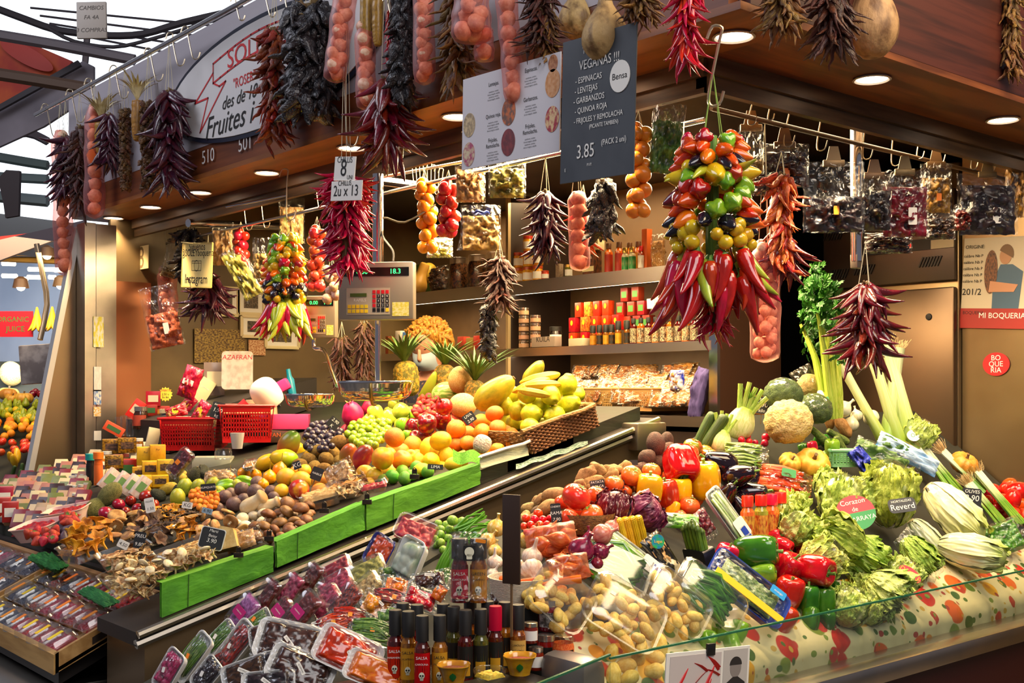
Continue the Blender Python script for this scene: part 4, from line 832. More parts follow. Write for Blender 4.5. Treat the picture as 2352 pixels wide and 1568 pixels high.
def lumps(L,W,h,r,n,seed=0,g=26,el=1.0):
 R=random.Random(seed);cs=[(R.uniform(-L/2,L/2),R.uniform(-W/2,W/2),R.uniform(.3,1),R.uniform(0,PI))for _ in range(n)]
 def f(u,v):
  x,y=(u-.5)*L,(v-.5)*W;z=0
  for a,b,k,an in cs:
   dx,dy=x-a,y-b;dx,dy=(dx*math.cos(an)+dy*math.sin(an))/el,(-dx*math.sin(an)+dy*math.cos(an));d2=(dx*dx+dy*dy)/(r*r)
   if d2<1:z=max(z,math.sqrt(1-d2)*r+k*h*.5)
  e=min(1,min(u,1-u,v,1-v)*12);return Vector((x,y,z*e))
 return sheet(g,g,f)
def strands(L,W,n,r,seed=0,m=4,wob=.1):
 a=Acc();R=random.Random(seed)
 for i in range(n):
  y=R.uniform(-W/2,W/2);z=R.uniform(0,W*.2);a.add(tube([(-L/2*R.uniform(.8,1),y,z),(0,y+R.uniform(-wob,wob)*W,z+.1*W),(L/2*R.uniform(.8,1),y+R.uniform(-wob,wob)*W,z)],[r,r,r*.6],m,2))
 return a
def tray_sh(L,W,H,t=.002,fl=.75):
 r=min(L,W)*.22;a=[];lv=[(fl,0),(1.0,H),(1.04,H),(1.04,H-.003)]
 rings=[]
 for s,z in lv:
  rings.append([(x*s,y*s,z)for x,y in rrect(L,W,r,4)])
 inner=[(x*(.97),y*.97,H-.001)for x,y in rrect(L,W,r,4)];innb=[(x*fl*.97,y*fl*.97,t)for x,y in rrect(L,W,r,4)]
 order=[rings[3],rings[2],rings[1],inner,innb];n=len(inner);vs=[];fs=[]
 allr=[rings[0],rings[1],rings[3],rings[2],inner,innb]
 for rg in allr:vs+=rg
 for k in range(len(allr)-1):
  for i in range(n):j=(i+1)%n;fs.append((k*n+i,k*n+j,(k+1)*n+j,(k+1)*n+i))
 fs.append(tuple(range(n))[::-1]);fs.append(tuple(5*n+i for i in range(n)));return vs,fs
def dome_sh(L,W,H,ridg=0):
 vs=[];fs=[];lv=[(1.04,0),(1.0,.002),(.94,H*.7),(.86,H),(.4,H*1.03)];r=min(L,W)*.22;n=20
 for s,z in lv:vs+=[(x*s,y*s,z)for x,y in rrect(L,W,r,4)]
 for k in range(len(lv)-1):
  for i in range(n):j=(i+1)%n;fs.append((k*n+i,k*n+j,(k+1)*n+j,(k+1)*n+i))
 fs.append(tuple((len(lv)-1)*n+i for i in range(n)));return vs,fs
CM=dict(red=mat('raspberry_mass','b01228',c2='8c0c20',sc=12,rough=.4,var=.1),blue=mat('blueberry_mass','262a3c',c2='3c3a48',sc=12,rough=.5,var=.1),pink=mat('pink_mass','c83a6c',c2='8c1c3c',sc=10,rough=.4),mixed=mat('mixed_berry_mass','b83a24',c2='3c2a2a',sc=7,rough=.4),purple=mat('purple_slaw','8c3a7c',c2='b06aa8',sc=14,rough=.4),dkred=mat('dark_red_mass','7c1420',c2='5c1a14',sc=9,rough=.3),green=mat('green_herb_mass','3f6b28',c2='6b8f3a',sc=12,rough=.5),tan=mat('dried_slices','b88c4c',c2='d8b880',sc=9,rough=.6),brown=mat('brown_dried_mass','4c2c1c',c2='2c1a14',sc=9,rough=.25,coat=.4),beige=mat('beige_nut_mass','d8b070',c2='c09450',sc=9,rough=.5),black=mat('black_dried_mass','1c1618',c2='34262a',sc=8,rough=.3),orange=mat('orange_mass','e88a1c',c2='d86c10',sc=6,rough=.25,coat=.4),scarlet=mat('scarlet_pepper_mass','c8180e',c2='a81008',sc=6,rough=.2,coat=.5),olive=mat('olive_mass','8a8a34',c2='b0a84c',sc=9,rough=.5),gold=mat('golden_dried_mass','c08a3c',c2='8c5c24',sc=10,rough=.4))
def sticker(o,w,h,z,col=PAPER,t=None,tm=INK,ts=.012,loc=(0,0),a=0,nm='label_sticker'):
 M=trs((loc[0],loc[1],z),Quaternion((0,0,1),math.radians(a)))
 b=part(nm,prism(rrect(w,h,min(w,h)*.12,2),.0012),col,o,M,smooth=False)
 if t:txt(t,ts,Matrix.Translation((0,0,.0012)),tm,b)
 return b
def pack(M,L,W,H,cont,label,cat='pack',lid='dome',traym=CLEAR,stick=None,name='plastic_punnet',r=None,n=70,group=None,seed=None,cm=None,lm=None,el=1.0):
 o=thing(name,M,label,cat,group,lm);seed=seed if seed is not None else random.randint(0,999)
 part('tray',tray_sh(L,W,H),traym,o)
 c=part('contents',lumps(L*.88,W*.88,H*.3,r or W*.10,n,seed,el=el),cm or CM[cont],o,Matrix.Translation((0,0,H*.55)),smooth=True);c['kind']='stuff'
 if lid=='dome':part('lid',dome_sh(L,W,H*.55),CLEAR,o,Matrix.Translation((0,0,H)))
 elif lid=='film':part('film_wrap',pillow(L*1.06,W*1.06,H*.8,seed,.06),FILM,o,Matrix.Translation((0,0,H*.95)),smooth=True)
 if stick:sticker(o,*stick[:2],H*(1.6 if lid=='dome' else 1.42),*stick[2:])
 return o
def bag(M,L,W,H,cont,label,cat='bag',name='plastic_bag',stick=None,cl=.8,seed=None,filmm=None,r=None,n=60,group=None,neck=0,cs=None,lm=None,cm=None):
 seed=seed if seed is not None else random.randint(0,999);o=thing(name,M,label,cat,group,lm)
 part('film_bag',pillow(L,W,H,seed,.16,18,neck),filmm or FILM,o,smooth=True)
 c=part('contents',cs or pillow(L*cl,W*.86,H*.8,seed+1,.3,16),cm or CM[cont],o,Matrix.Translation((-(1-cl)*L*.45,0,0)),smooth=True);c['kind']='stuff'
 if stick:sticker(o,*stick[:2],H*.56,*stick[2:])
 return o
def carton(M,w,h,d,col,label,cat='box',name='carton',text=None,tm=PAPER,ts=.02,band=None,group=None,lm=None,patch=None):
 o=thing(name,M,label,cat,group,lm);part('body',box(w,h,d,min(w,h,d)*.03),col,o)
 if patch:part('printed_panel',box(w*.7,h*.45,.001),patch,o,Matrix.Translation((0,0,d/2+.0006)),smooth=False)
 if text:txt(text,ts,Matrix.Translation((0,h*.22,d/2+.001)),tm,o)
 if band:part('printed_band',box(w,h*.22,.001),band,o,Matrix.Translation((0,-h*.28,d/2+.0006)),smooth=False)
 return o
def jar(p,r,h,lidm,cm,label,cat='jar',name='glass_jar',lab=PAPER,text=None,tm=INK,group=None,lm=None,shoulder=.9,q=None):
 o=thing(name,trs(p,q),label,cat,group,lm)
 part('glass_body',rev([(0,0),(r*.9,.0),(r,h*.06),(r,h*.68),(r*shoulder,h*.78),(r*shoulder,h*.8)],20,sub=1),cm,o)
 part('lid',rev([(r*shoulder*1.06,h*.8),(r*shoulder*1.06,h*.99),(r*shoulder,h),(0,h)],20,sub=1),lidm,o)
 if lab:
  b=part('paper_label',curved(r*1.012,h*.15,h*.62,2.2),lab,o,smooth=True)
  if text:txt(text,min(r*.6,1.5*r/max(3,len(text))*1.2),fr(-FW*r*1.03+UP*h*.42,RT,UP),tm,b)
 return o
def curved(r,z0,z1,ang=2.0,n=10):
 a0=math.atan2(-FW.y,-FW.x)-ang/2
 return sheet(n,1,lambda u,v:Vector((r*math.cos(a0+ang*u),r*math.sin(a0+ang*u),z0+v*(z1-z0))))
def bottle(p,r,h,cap,liq,label,lab,lab2=None,text=None,tm=INK,group=None,caph=.30,name='sauce_bottle',cat='bottle',neck=.5,lm=None,skull=None,q=None):
 o=thing(name,trs(p,q),label,cat,group,lm);n0=h*(1-caph)
 part('glass_body',rev([(0,0),(r*.92,0),(r,h*.03),(r,n0*.76),(r*.9,n0*.84),(r*neck,n0*.95),(r*neck*.95,n0+.003)],20,sub=2),liq,o)
 part('cap',rev([(r*neck*1.3,n0-h*.02),(r*neck*1.3,h*.985),(r*neck*1.2,h),(0,h)],16,sub=1),cap,o)
 b=part('paper_label',curved(r*1.012,h*.05,n0*.74,2.5),lab,o,smooth=True)
 if lab2:part('label_patch',curved(r*1.02,h*.08,n0*.4,1.3),lab2,b,smooth=True)
 if text:
  for k,s in enumerate(text.split('|')):txt(s,min(r*.55,2.6*r/max(3,len(s))),fr(-FW*r*1.035+UP*(n0*(.64-.13*k)),RT,UP),tm,b)
 if skull:
  f_=fr(-FW*r*1.035+UP*n0*.28,RT,UP);a=Acc().add(prism(ell(r*.36,r*.42,20),.0008)).add(prism(rrect(r*.42,r*.4,r*.06,2),.0008),0,trs((0,-r*.4,0)))
  k=part('printed_skull',a,skull,b,f_,smooth=False)
  e_=Acc()
  for sx in(-1,1):e_.add(prism(ell(r*.11,r*.12,12),.0006),0,trs((sx*r*.15,r*.0,.0008)))
  e_.add(prism([(0,-.12*r),(-.05*r,-.24*r),(.05*r,-.24*r)],.0006),0,trs((0,0,.0008)))
  for i in range(5):e_.add(box(r*.015,r*.14,.0006),0,trs(((i-2)*r*.08,-r*.48,.0008)))
  part('skull_eyes',e_,INK,b,f_,smooth=False)
 return o
def price_card(pl,u,v,w,h,lines,label,col=SLATE,tm=CHALK,a=0,t=0,d=None,lift=.06,border=None,back=8,name='price_card',cat='price card',ts=None,stick=True,x=None):
 p=P(u,v,d)if d else on(pl,u,v,BASEH[pl]+lift);k=dep(p)/FX;r,up=rot2(a,t,back)
 o=thing(name,fr(p,r,up),label,cat);w,h=w*k,h*k
 part('card',prism(rrect(w,h,min(w,h)*.12,3),.003),col,o,smooth=False)
 if border:part('card_back',prism(rrect(w*1.08,h*1.08,min(w,h)*.14,3),.002),border,o,Matrix.Translation((0,0,-.002)),smooth=False)
 if stick:part('pin',box(.003,h*.7,.002),BSTEM,o,Matrix.Translation((0,-h*.75,-.002)),smooth=False)
 n=len(lines)
 for i,s in enumerate(lines):
  big=isinstance(s,tuple);s_,z=s if big else(s,.7);sz=min(h/n*z*1.15,w*1.5/max(2,len(s_))*(1.15 if len(s_)<5 else 1))
  txt(s_,sz,Matrix.Translation((0,h*(.5-(i+.5)/n),.002)),tm,o,shear=.12)
 return o
#  boxes with green paper sides
GP1=mat('green_tissue_paper','5fa822',c2='4c8f1c',sc=3,rough=.75,var=.04,bump=.5,bsc=5)
def gbox(u0,vt0,vb0,u1,vt1,vb1,label):
 a,b=Pk(u0,vt0,1,YS),Pk(u1,vt1,1,YS);c,d=Pk(u0,vb0,1,YS),Pk(u1,vb1,1,YS)
 M=Matrix.Translation(c);o=thing('green_paper_box',M,label,'box');J=M.inverted()
 def f(u,v):
  q=(c.lerp(d,u)).lerp(a.lerp(b,u),v);return Vector((q.x,YS-.004-.006*noise.noise(Vector((u*5,v*3,u0*.1))),q.z))
 s1=sheet(14,5,f);s2=sheet(14,5,lambda u,v:f(u,v)+Vector((0,.012,0)));s3=sheet(14,1,lambda u,v:f(u,1)+Vector((0,v*.05,.002*math.sin(v*3))))
 part('side_paper',Acc().add(xf(s1,J)).add((xf(s2,J)[0],[t[::-1]for t in s2[1]])),GP1,o);part('folded_rim',xf(s3,J),GP1,o)
 for u in(.22,):part('fold_line',xf(tube([f(u,0)+Vector((0,-.002,0)),f(u,.5)+Vector((0,-.002,0)),f(u+.01,1)+Vector((0,-.001,0))],.0015,5,2),J),mat('dark_green_fold','2c5c12',rough=.8),o)
 return o
gbox(370,1338,1418,627,1254,1312,'long green paper covered box side at the low front corner')
gbox(634,1243,1303,836,1155,1216,'green paper covered box side below the brown mushrooms')
gbox(840,1155,1218,1102,1065,1111,'green paper covered box side below the lemons and limes')
CLIPM=mat('dark_spring_clip','4a4038',rough=.3,metal=.8,var=0)
for i,(u,v)in enumerate(((548,1270),(618,1232),(745,1168),(843,1148),(952,1090))):
 p=Pk(u,v,1,YS-.012);s=S(22,p)
 single('binder_clip',Acc().add(box(s,s*.5,.008,.001),0,trs((0,-s*.2,0))).add(tube([(-s*.2,0,0),(-s*.22,s*.5,0),(0,s*.75,0),(s*.22,s*.5,0),(s*.2,0,0)],s*.05,6,2)).add(box(s*.35,s*.5,.004),0,trs((0,s*.35,0))),CLIPM,'dark metal spring clip holding the green paper '+('below the chalk card','between the two low boxes','above the middle box','beside the raspberries','in front of the limes')[i],'clip',fr(p,RT,UP))
def wall_strip(a,b,c,d,y,t):
 A_,B_,C_,D_=[Pk(*q,1,y)for q in(a,b,c,d)]
 return A_,B_,C_,D_
A_,B_,C_,D_=wall_strip((1105,1048),(1219,1011),(1215,1045),(1106,1075),YS+.0,.01)
M=Matrix.Translation(D_);o=thing('fruit_tray',M,'white lined tray holding the mandarins','tray',lm='white mandarin tray');J=M.inverted()
part('side',xf(sheet(10,4,lambda u,v:D_.lerp(C_,u).lerp(A_.lerp(B_,u),v)+Vector((0,.01*math.sin(v*3),0))),J),mat('pale_green_white_paper','d8dcb4',rough=.6,bump=.3),o)
part('rim',xf(tube([D_.lerp(A_,.97),A_,A_.lerp(B_,.5),B_,B_+Vector((.02,.3,.0))],.006,8,2),J),PAPER,o)
net=mat('lime_green_net_cloth','7cd83a',c2='4ca822',sc=30,rough=.7,bump=.8,bsc=60)
single('net_cloth',sheet(12,8,lambda u,v:Pk(1040+u*68,1030+6*math.sin(u*7)+v*28+u*12,1,YS+.02-v*.02+.01*math.sin(u*9))),net,'lime green net cloth folded beside the white tray','cloth')
WICK=mat('brown_wicker','a8743a',c2='6b4420',sc=20,rough=.6,bump=.6,bsc=30,stretch=(1,1,1))
def wicker_panel(A,B,C,D,rows,cols,amp=.006,nrm=Vector((0,-1,0))):
 a=Acc();
 for r in range(rows):
  t=(r+.5)/rows;L_=D.lerp(A,t);R_=C.lerp(B,t);h=(A-D).length/rows*.55
  pts=[L_.lerp(R_,i/(cols*2))+nrm*amp*(math.sin(PI*i/2+PI*r*1.0+.8))for i in range(cols*2+1)]
  a.add(tube(pts,h,5,1))
 return a
A_,B_,C_,D_=wall_strip((1198,992),(1364,930),(1375,979),(1226,1042),YS+.0,.01)
M=Matrix.Translation(D_);o=thing('wicker_basket',M,'long brown wicker basket heaped with quinces','basket',lm='wicker quince basket');J=M.inverted()
part('woven_front',xf(wicker_panel(A_,B_,C_,D_,13,22).sh(),J),WICK,o,smooth=True)
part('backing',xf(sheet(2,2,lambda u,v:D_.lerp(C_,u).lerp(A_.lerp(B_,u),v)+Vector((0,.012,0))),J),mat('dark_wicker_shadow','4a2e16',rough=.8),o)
part('rim',xf(tube([A_,A_.lerp(B_,.5),B_,B_+Vector((.06,.4,.0))],.010,8,2),J),WICK,o)
part('woven_end',xf(wicker_panel(B_,B_+Vector((.02,.45,0)),C_+Vector((.02,.45,0)),C_,12,12,nrm=Vector((1,0,0))).sh(),J),WICK,o,smooth=True)
part('woven_end',xf(wicker_panel(A_+Vector((0,.25,.0)),A_,D_,D_+Vector((0,.25,0)),12,8,nrm=Vector((-1,0,0))).sh(),J),WICK,o,smooth=True)
GING=mat('green_gingham_cloth','3f6b50',c2='c8d4c0',sc=26,rough=.8,edge=(.48,.52))
single('checked_cloth',sheet(30,4,lambda u,v:Pk(1185+165*u,1065-55*u+v*12+2*math.sin(u*20),1,YS+.01-.02*v)),GING,'green and white checked cloth under the wicker basket','cloth')
single('pink_crate',Acc().add(slab(2.72,3.05,YS+.03,YS+.3,pl('L',.05),.045)),mat('pink_crate_plastic','b83a6c',rough=.4),'pink plastic crate under the checked cloth','crate')
put('L','pale_apple','1107 1020 42 -999 0 .06',label='fruit wrapped in white tissue among the mandarins')
THINGS[-1][0].data=THINGS[-1][0].data.copy();THINGS[-1][0].data.materials[0]=mat('white_tissue','ecd8c4',c2='d8bca4',sc=9,rough=.7,bump=.8,bsc=9)
price_card('L',1078,960,28,24,['UVA','2.90'],'small black chalk card tucked between apples and mandarins',a=35,lift=.14)
price_card('L',1000,1072,36,12,['LIMA'],'narrow black card lettered LIMA beside the limes',a=-3,lift=.06)
price_card('L',766,972,28,26,['2.90','K'],'blue black chalk card above the black grapes',a=-40,lift=.12)
price_card('L',728,1088,26,30,['NABIUS'],'dark card standing among the orange fruit',a=-20,lift=.10)
price_card('L',478,1119,34,17,['KUMQUATS'],'black oval card lettered KUMQUATS above the tiny orange fruit',a=5,lift=.10)
price_card('L',344,1160,22,34,['FIGUES',('1.50',1)],'white handwritten price card beside the red fruit',col=PAPER,tm=INK,a=12,lift=.12)
price_card('L',321,1240,26,38,['PREU',('9.80',1)],'small grey chalk card in the punnet of mixed mushrooms',a=-8,lift=.10)
price_card('L',487,1236,52,46,['Marti','Beisy',('3.90',1),''],'large chalk card with pale border among the tan mushrooms',a=-14,lift=.10,border=PAPER,t=10)
price_card('L',283,1250,26,18,['4.50'],'tilted white card on the wild mushrooms',col=PAPER,tm=INK,a=-25,lift=.1)
price_card('L',430,1160,24,15,['KG'],'small white card beside the golden mushrooms',col=PAPER,tm=INK,a=-8,lift=.09)
price_card('L',476,1173,24,13,['6.90'],'small pale blue card between kumquats and passion fruit',col=mat('pale_blue_card','8ca8c0',rough=.6),tm=INK,a=-15,lift=.08)
price_card('L',682,1068,18,18,['KG'],'small black card above the granadillas',a=20,lift=.10)
price_card('L',500,942,30,38,['Anacard',('1,90',1),'kg'],'black chalk card standing in the dried mushroom crate',a=-14,lift=.22)
def lp(pl,u,v,a,h=0):
 p=on(pl,u,v,BASEH[pl]+h);q=on(pl,u+8*math.cos(math.radians(a)),v-8*math.sin(math.radians(a)),BASEH[pl]+h);n=Vector((-PLANES[pl][1],-PLANES[pl][2],1)).normalized()
 x=(q-p).normalized();return Matrix.Translation(p)@Matrix((x,n.cross(x),n)).transposed().to_4x4(),dep(p)/FX
def lpack(pl,u,v,a,L,W,H,cont,label,**k):
 M,s=lp(pl,u,v,a,k.pop('h',.003));return pack(M,L,W,H,cont,label,**k)
MIXM=mat('mixed_mushroom_pieces','8c5c24',c2='d8b478',sc=9,rough=.6,edge=(.48,.56));MIXG=mat('golden_mushroom_pieces','c8841c',c2='7c4c1c',sc=8,rough=.6)
for i,(u,v,a,L,W,mm,lb)in enumerate(((292,1300,18,.17,.13,MIXM,'open clear punnet heaped with mixed sliced mushrooms'),(312,1345,20,.19,.11,MIXM,'front clear punnet of sliced mushrooms at the counter corner'),(190,1285,-5,.14,.12,MIXG,'clear punnet under the golden chanterelles'),(432,1290,20,.2,.10,MIXM,'clear punnet of mushroom pieces behind the green box'),(740,1160,15,.16,.12,CM['tan'],'clear punnet of thin dried slices behind the green box'),(800,1140,10,.13,.09,MIXG,'small clear punnet of tan mushrooms near the raspberries'),(375,1245,8,.13,.08,CM['brown'],'flat clear box of brown mushrooms below the small cards'))):
 lpack('L',u,v,a,L,W,.06,'tan',lb,lid='open',cm=mm,r=.011,n=150,name='mushroom_punnet',cat='punnet')
for(u,v,n,poly)in((0,0,26,'250 1290,330 1262,350 1285,300 1325,260 1320'),(0,0,24,'265 1335,370 1300,385 1325,330 1375,275 1365'),(0,0,20,'385 1280,480 1255,500 1275,400 1310')):
 fill('L','mixed',poly,24,n,.05,seed=n,sp=.55)
fill('L','white_mushroom','255 1290,350 1265,480 1255,380 1310,300 1340',26,12,.06,seed=9,sp=.9,label='pale sliced mushroom cap in the punnets',sz=.5)
M,s=lean('L',519,1240,10,20,.03);single('cheese_wedge',xf(prism([(-.035,-.035),(.04,-.03),(.03,.03),(-.01,.045)],.04),trs((0,0,0))),mat('cream_wedge','dcb878',c2='c89c58',sc=5,rough=.6),'cream coloured wedge behind the large chalk card','wedge',M)
M,s=lean('L',560,1240,20,30,.01);bag(M,.12,.07,.04,'beige','clear bag of cream mushrooms beside the wedge')
M,s=lean('L',783,1086,30,35,.05);bag(M,.11,.10,.05,'beige','clear bag of round pale nuts between peaches and mushrooms',cs=lumps(.10,.08,.02,.007,130),lm='bag of pale nuts')
M,s=lean('L',505,1092,5,50,.03);bag(M,.13,.06,.04,'tan','crinkled clear bag of dried fruit behind the granadillas')
lpack('L',862,1128,12,.10,.07,.03,'red','small clear box of raspberries near the limes',h=.04)
lpack('L',576,1075,60,.12,.05,.02,'gold','silver wrapped pack standing behind the granadillas',traym=FOIL,h=.05)
M,s=lean('L',422,1065,50,20,.1);pack(M,.13,.07,.03,'dkred','tilted clear pack of red fruit beside the yellow tins',stick=(.02,.02,STICK))
for i,(u,v,a,lb)in enumerate(((95,1235,5,'white punnet of strawberries at the low left end'),(158,1200,10,'second strawberry punnet behind the first one'))):
 M,s=lp('L',u,v,a,.0);pack(M,.19,.14,.06,'red',lb,lid='open',traym=mat('pink_white_punnet','ecc8bc',rough=.5),name='strawberry_punnet',cat='punnet',r=.016,cm=CM['red'])
fill('L','strawberry','62 1225,100 1210,135 1215,125 1240,85 1245',24,16,.05,seed=3,sp=.6,label='strawberry in the front white punnet')
fill('L','strawberry','135 1195,160 1178,178 1188,165 1208',20,10,.05,seed=4,sp=.6,label='strawberry in the rear white punnet')
single('green_towel',xf(pillow(.34,.055,.04,4,.3),trs((0,0,0))),mat('green_towel_cloth','1f6b2c',c2='2c8038',sc=8,rough=.85,bump=.6),'rolled green cloth along the front edge of the counter','cloth',lp('L',110,1290,-22,-.03)[0],smooth=True)
single('green_towel',xf(pillow(.3,.05,.03,8,.3),trs((0,0,0))),_m['green_towel_cloth'],'second green cloth under the mushroom punnets','cloth',lp('L',225,1370,-28,-.05)[0],smooth=True)
TT=lambda x,y,dz=0:Vector((x,y,PLANES['T'][0]+PLANES['T'][1]*x+dz))
def tpack(x,y,cont,label,st=None,L=.125,W=.085,rot=0,**k):
 n=Vector((-.465,0,1)).normalized();xd=Quaternion(n,math.radians(rot))@Vector((1,0,.465)).normalized()
 return pack(fr(TT(x,y,.008),xd,n.cross(xd)),L,W,.032,cont,label,stick=st,name='berry_punnet',cat='punnet',r=.008,n=110,**k)
R=random.Random(5)
YL=mat('yellow_oval_label','f0c818',rough=.5)
rows_=[]
for c in range(3):
 for r_ in range(7):
  x=1.245+.105*c;y=3.60+.115*r_;
  if r_>6:continue
  rows_.append((x,y,c,r_))
for i,(x,y,c,r_)in enumerate(rows_):
 cont='red' if r_<4 else('mixed' if(c,r_)in((1,4),(2,5))else 'blue')
 lbl={'red':'clear punnet of raspberries with a ribbed lid','mixed':'clear punnet of mixed berries','blue':'clear punnet of dark blueberries'}[cont]
 tpack(x,y,cont,lbl,(.05,.02,YL if(r_<3 and c!=1)or r_==5 else STICK),L=.10,W=.108,rot=R.uniform(-5,5),group='berry punnets on the wooden trays')
for c in range(3):
 for r_ in range(11):
  x=1.245+.105*c;y=4.50+.125*r_;cont=R.choice(['blue','blue','blue','mixed','pink'])
  tpack(x,y,cont,{'mixed':'clear punnet of mixed berries','blue':'clear punnet of dark blueberries','pink':'clear punnet of pinkish currants'}[cont],(.025,.015,STICK)if R.random()<.5 else None,L=.10,W=.115,rot=R.uniform(-6,6),group='berry punnets on the wooden trays')
YB=mat('yellow_tin_paint','e8b41c',c2='dca414',sc=3,rough=.35,var=.05);GB=mat('gold_tin_paint','b8801c',c2='5c3a10',sc=9,rough=.3,metal=.4);RB=mat('red_tin_paint','a8181c',rough=.35,var=.06)
def bxat(u,v,w,h,dd,col,label,a=0,t=25,lift=.05,pl='L',**k):
 p=on(pl,u,v,BASEH[pl]+lift);s=dep(p)/FX;r,up=rot2(a,t,0);return carton(fr(p,r,up),w*s,h*s,dd*s,col,label,**k)
PORT=mat('dark_portrait_print','2a1a14',c2='6b4a34',sc=4,rough=.6)
for i,(u,v,w,h)in enumerate(((334,1047,38,42),(362,1040,34,38),(345,1075,36,34),(380,1072,36,34),(320,1085,30,26),(330,1104,36,26),(368,1104,36,26))):
 bxat(u,v,w,h,32,YB,'square yellow spice tin in the stacked group',t=20,lift=.06+.10*(1104-v)/100,name='spice_tin',cat='tin',text='Pur',tm=INK,ts=.012,patch=PORT if i>1 else None,group='yellow spice tins')
for i,(u,v,w,h)in enumerate(((258,1025,44,34),(292,1022,40,34),(262,1060,40,30))):
 bxat(u,v,w,h,34,GB,'gold and brown patterned tin in the stack',t=20,lift=.12,name='gold_tin',cat='tin',patch=PORT,group='gold tins')
bxat(288,1076,46,44,40,RB,'large red tin beside the gold tins',name='red_tin',cat='tin',patch=mat('green_patch','3a7a34',rough=.5),lift=.07)
GJ=mat('honey_glass','b06a1c',c2='7c3c10',sc=4,rough=.15,coat=.5,var=.15);LIDG=mat('gold_lid','c8a050',rough=.25,metal=.8,var=0);LIDW=mat('white_lid','e4ddd0',rough=.4);LIDR=mat('red_lid','c0181c',rough=.3);LIDS=mat('silver_lid','c4bcb0',rough=.2,metal=.9,var=0)
def jat(pl,u,v,w,h,lid,cm,label,lift=.0,**k):
 p=on(pl,u,v,BASEH[pl]+lift);s=dep(p)/FX;return jar(p,w*s/2,h*s,lid,cm,label,**k)
for i,(u,v)in enumerate(((293,1052),(318,1040),(308,1055),(246,1070),(232,1080))):jat('L',u,v,22,34,LIDW,GJ,'small jar of amber spread with a white lid',.04,group='small amber jars')
for i,(u,v)in enumerate(((165,1120),(178,1118),(190,1116),(160,1140),(172,1142),(186,1140),(198,1136),(172,1160),(190,1158))):jat('L',u,v,13,28,LIDW,mat('clear_brown_vial','a8603c',rough=.2,coat=.5),'slim little spice vial in the cluster',.0,group='little spice vials',lab=None)
bottle(on('L',208,1110,.06),.020,.14,mat('teal_cap','1c9c9c',rough=.4),mat('black_grinder','1c1a1c',rough=.3),'black pepper grinder with a teal cap',BLACK,caph=.2,neck=.9,name='spice_grinder',cat='grinder')
bottle(on('L',226,1112,.06),.020,.15,mat('orange_cap','e87c1c',rough=.4),mat('orange_grinder','d8641c',rough=.3),'orange pepper grinder beside the black one',mat('orange_label','e8802c',rough=.5),caph=.2,neck=.9,name='spice_grinder',cat='grinder')
CW=mat('white_pink_carton','e8dccc',c2='dcb8a8',sc=4,rough=.5)
for i,(u,v,a)in enumerate(((322,1118,-38),(300,1114,-38),(277,1108,-38),(250,1100,-40))):bxat(u,v,24,52,24,CW,'white carton with a green and red print leaning in the row',a=a,t=30,lift=.06,name='small_carton',cat='carton',patch=mat('green_print','7aa860',rough=.5),group='leaning white cartons')
R=random.Random(11)
cols_=[mat('pack_beige','b89468',rough=.4),mat('pack_maroon','6c1824',rough=.4),mat('pack_pink','a86c58',rough=.5),mat('pack_dark','2c1418',rough=.4),mat('pack_cream','ccbc90',rough=.5),mat('pack_olive','6c7438',rough=.4)]
for r_ in range(12):
 for c in range(15):
  y=4.72+.115*r_;x=1.54+.085*c+.01*(r_%2)
  u,v=uv((x,y,1.0))
  pt=Vector((x,y,pl('L',.055)(x,y)+.03));uu,vv=uv(pt)
  if uu>330-0*c or uu<-30 or(uu>215 and vv>1095)or(uu>125 and vv>1185):continue
  M=fr(pt,Quaternion(UP,R.uniform(-.2,.2))@RT,Vector((.5,.35,.75)))
  carton(M,.062,.075+.02*R.random(),.022,R.choice(cols_),'small flat packet standing in the rows of sweets',cat='packet',name='flat_packet',patch=R.choice(cols_),group='flat packets in rows')
for i,(u,v)in enumerate(((12,1140),(6,1165),(24,1175))):bxat(u,v,34,46,30,RB,'red box with a white label on the outermost corner',t=20,lift=.06,name='red_box',cat='box',patch=PAPER)
def crate(M,L,W,H,m,label,lm=None,name='plastic_crate'):
 o=thing(name,M,label,'crate',None,lm)
 for nm,A,B,C_,D_ in(('side',(-1,-1),(1,-1),0,0),('side',(-1,1),(1,1),0,0),('end',(-1,-1),(-1,1),0,0),('end',(1,-1),(1,1),0,0)):
  a=Acc();p=Vector((A[0]*L/2,A[1]*W/2,0));q=Vector((B[0]*L/2,B[1]*W/2,0));ln=(q-p).length;d=(q-p).normalized();N_=int(ln/.012)
  out=Vector(((A[0]+B[0])/2,(A[1]+B[1])/2,0)).normalized()
  def wl(s,z):return p+d*s+UP*z+out*z*.10
  def quad(s0,s1,z0,z1):
   c=[wl(s0,z0),wl(s1,z0),wl(s1,z1),wl(s0,z1)];b_=[x-out*.003 for x in c]
   a.add((c+b_,[(0,1,2,3),(7,6,5,4),(0,4,5,1),(1,5,6,2),(2,6,7,3),(3,7,4,0)]))
  quad(0,ln,0,H*.16);quad(0,ln,H*.82,H)
  for r_ in range(5):quad(0,ln,H*(.27+.12*r_),H*(.315+.12*r_))
  for i in range(N_+1):s=min(ln-.005,i*ln/N_);quad(s,s+.005,H*.1,H*.85)
  part(nm,a,m,o,smooth=False)
 part('rim',tube([(x*L/2*(1+.2*H/L),y*W/2*(1+.2*H/W),H)for x,y in((-1,-1),(1,-1),(1,1),(-1,1),(-1,-1))],.006,6,1),m,o)
 part('floor_panel',box(L,W,.004),m,o,smooth=False);return o
RC=mat('red_crate_plastic','b80c14',rough=.35,var=0)
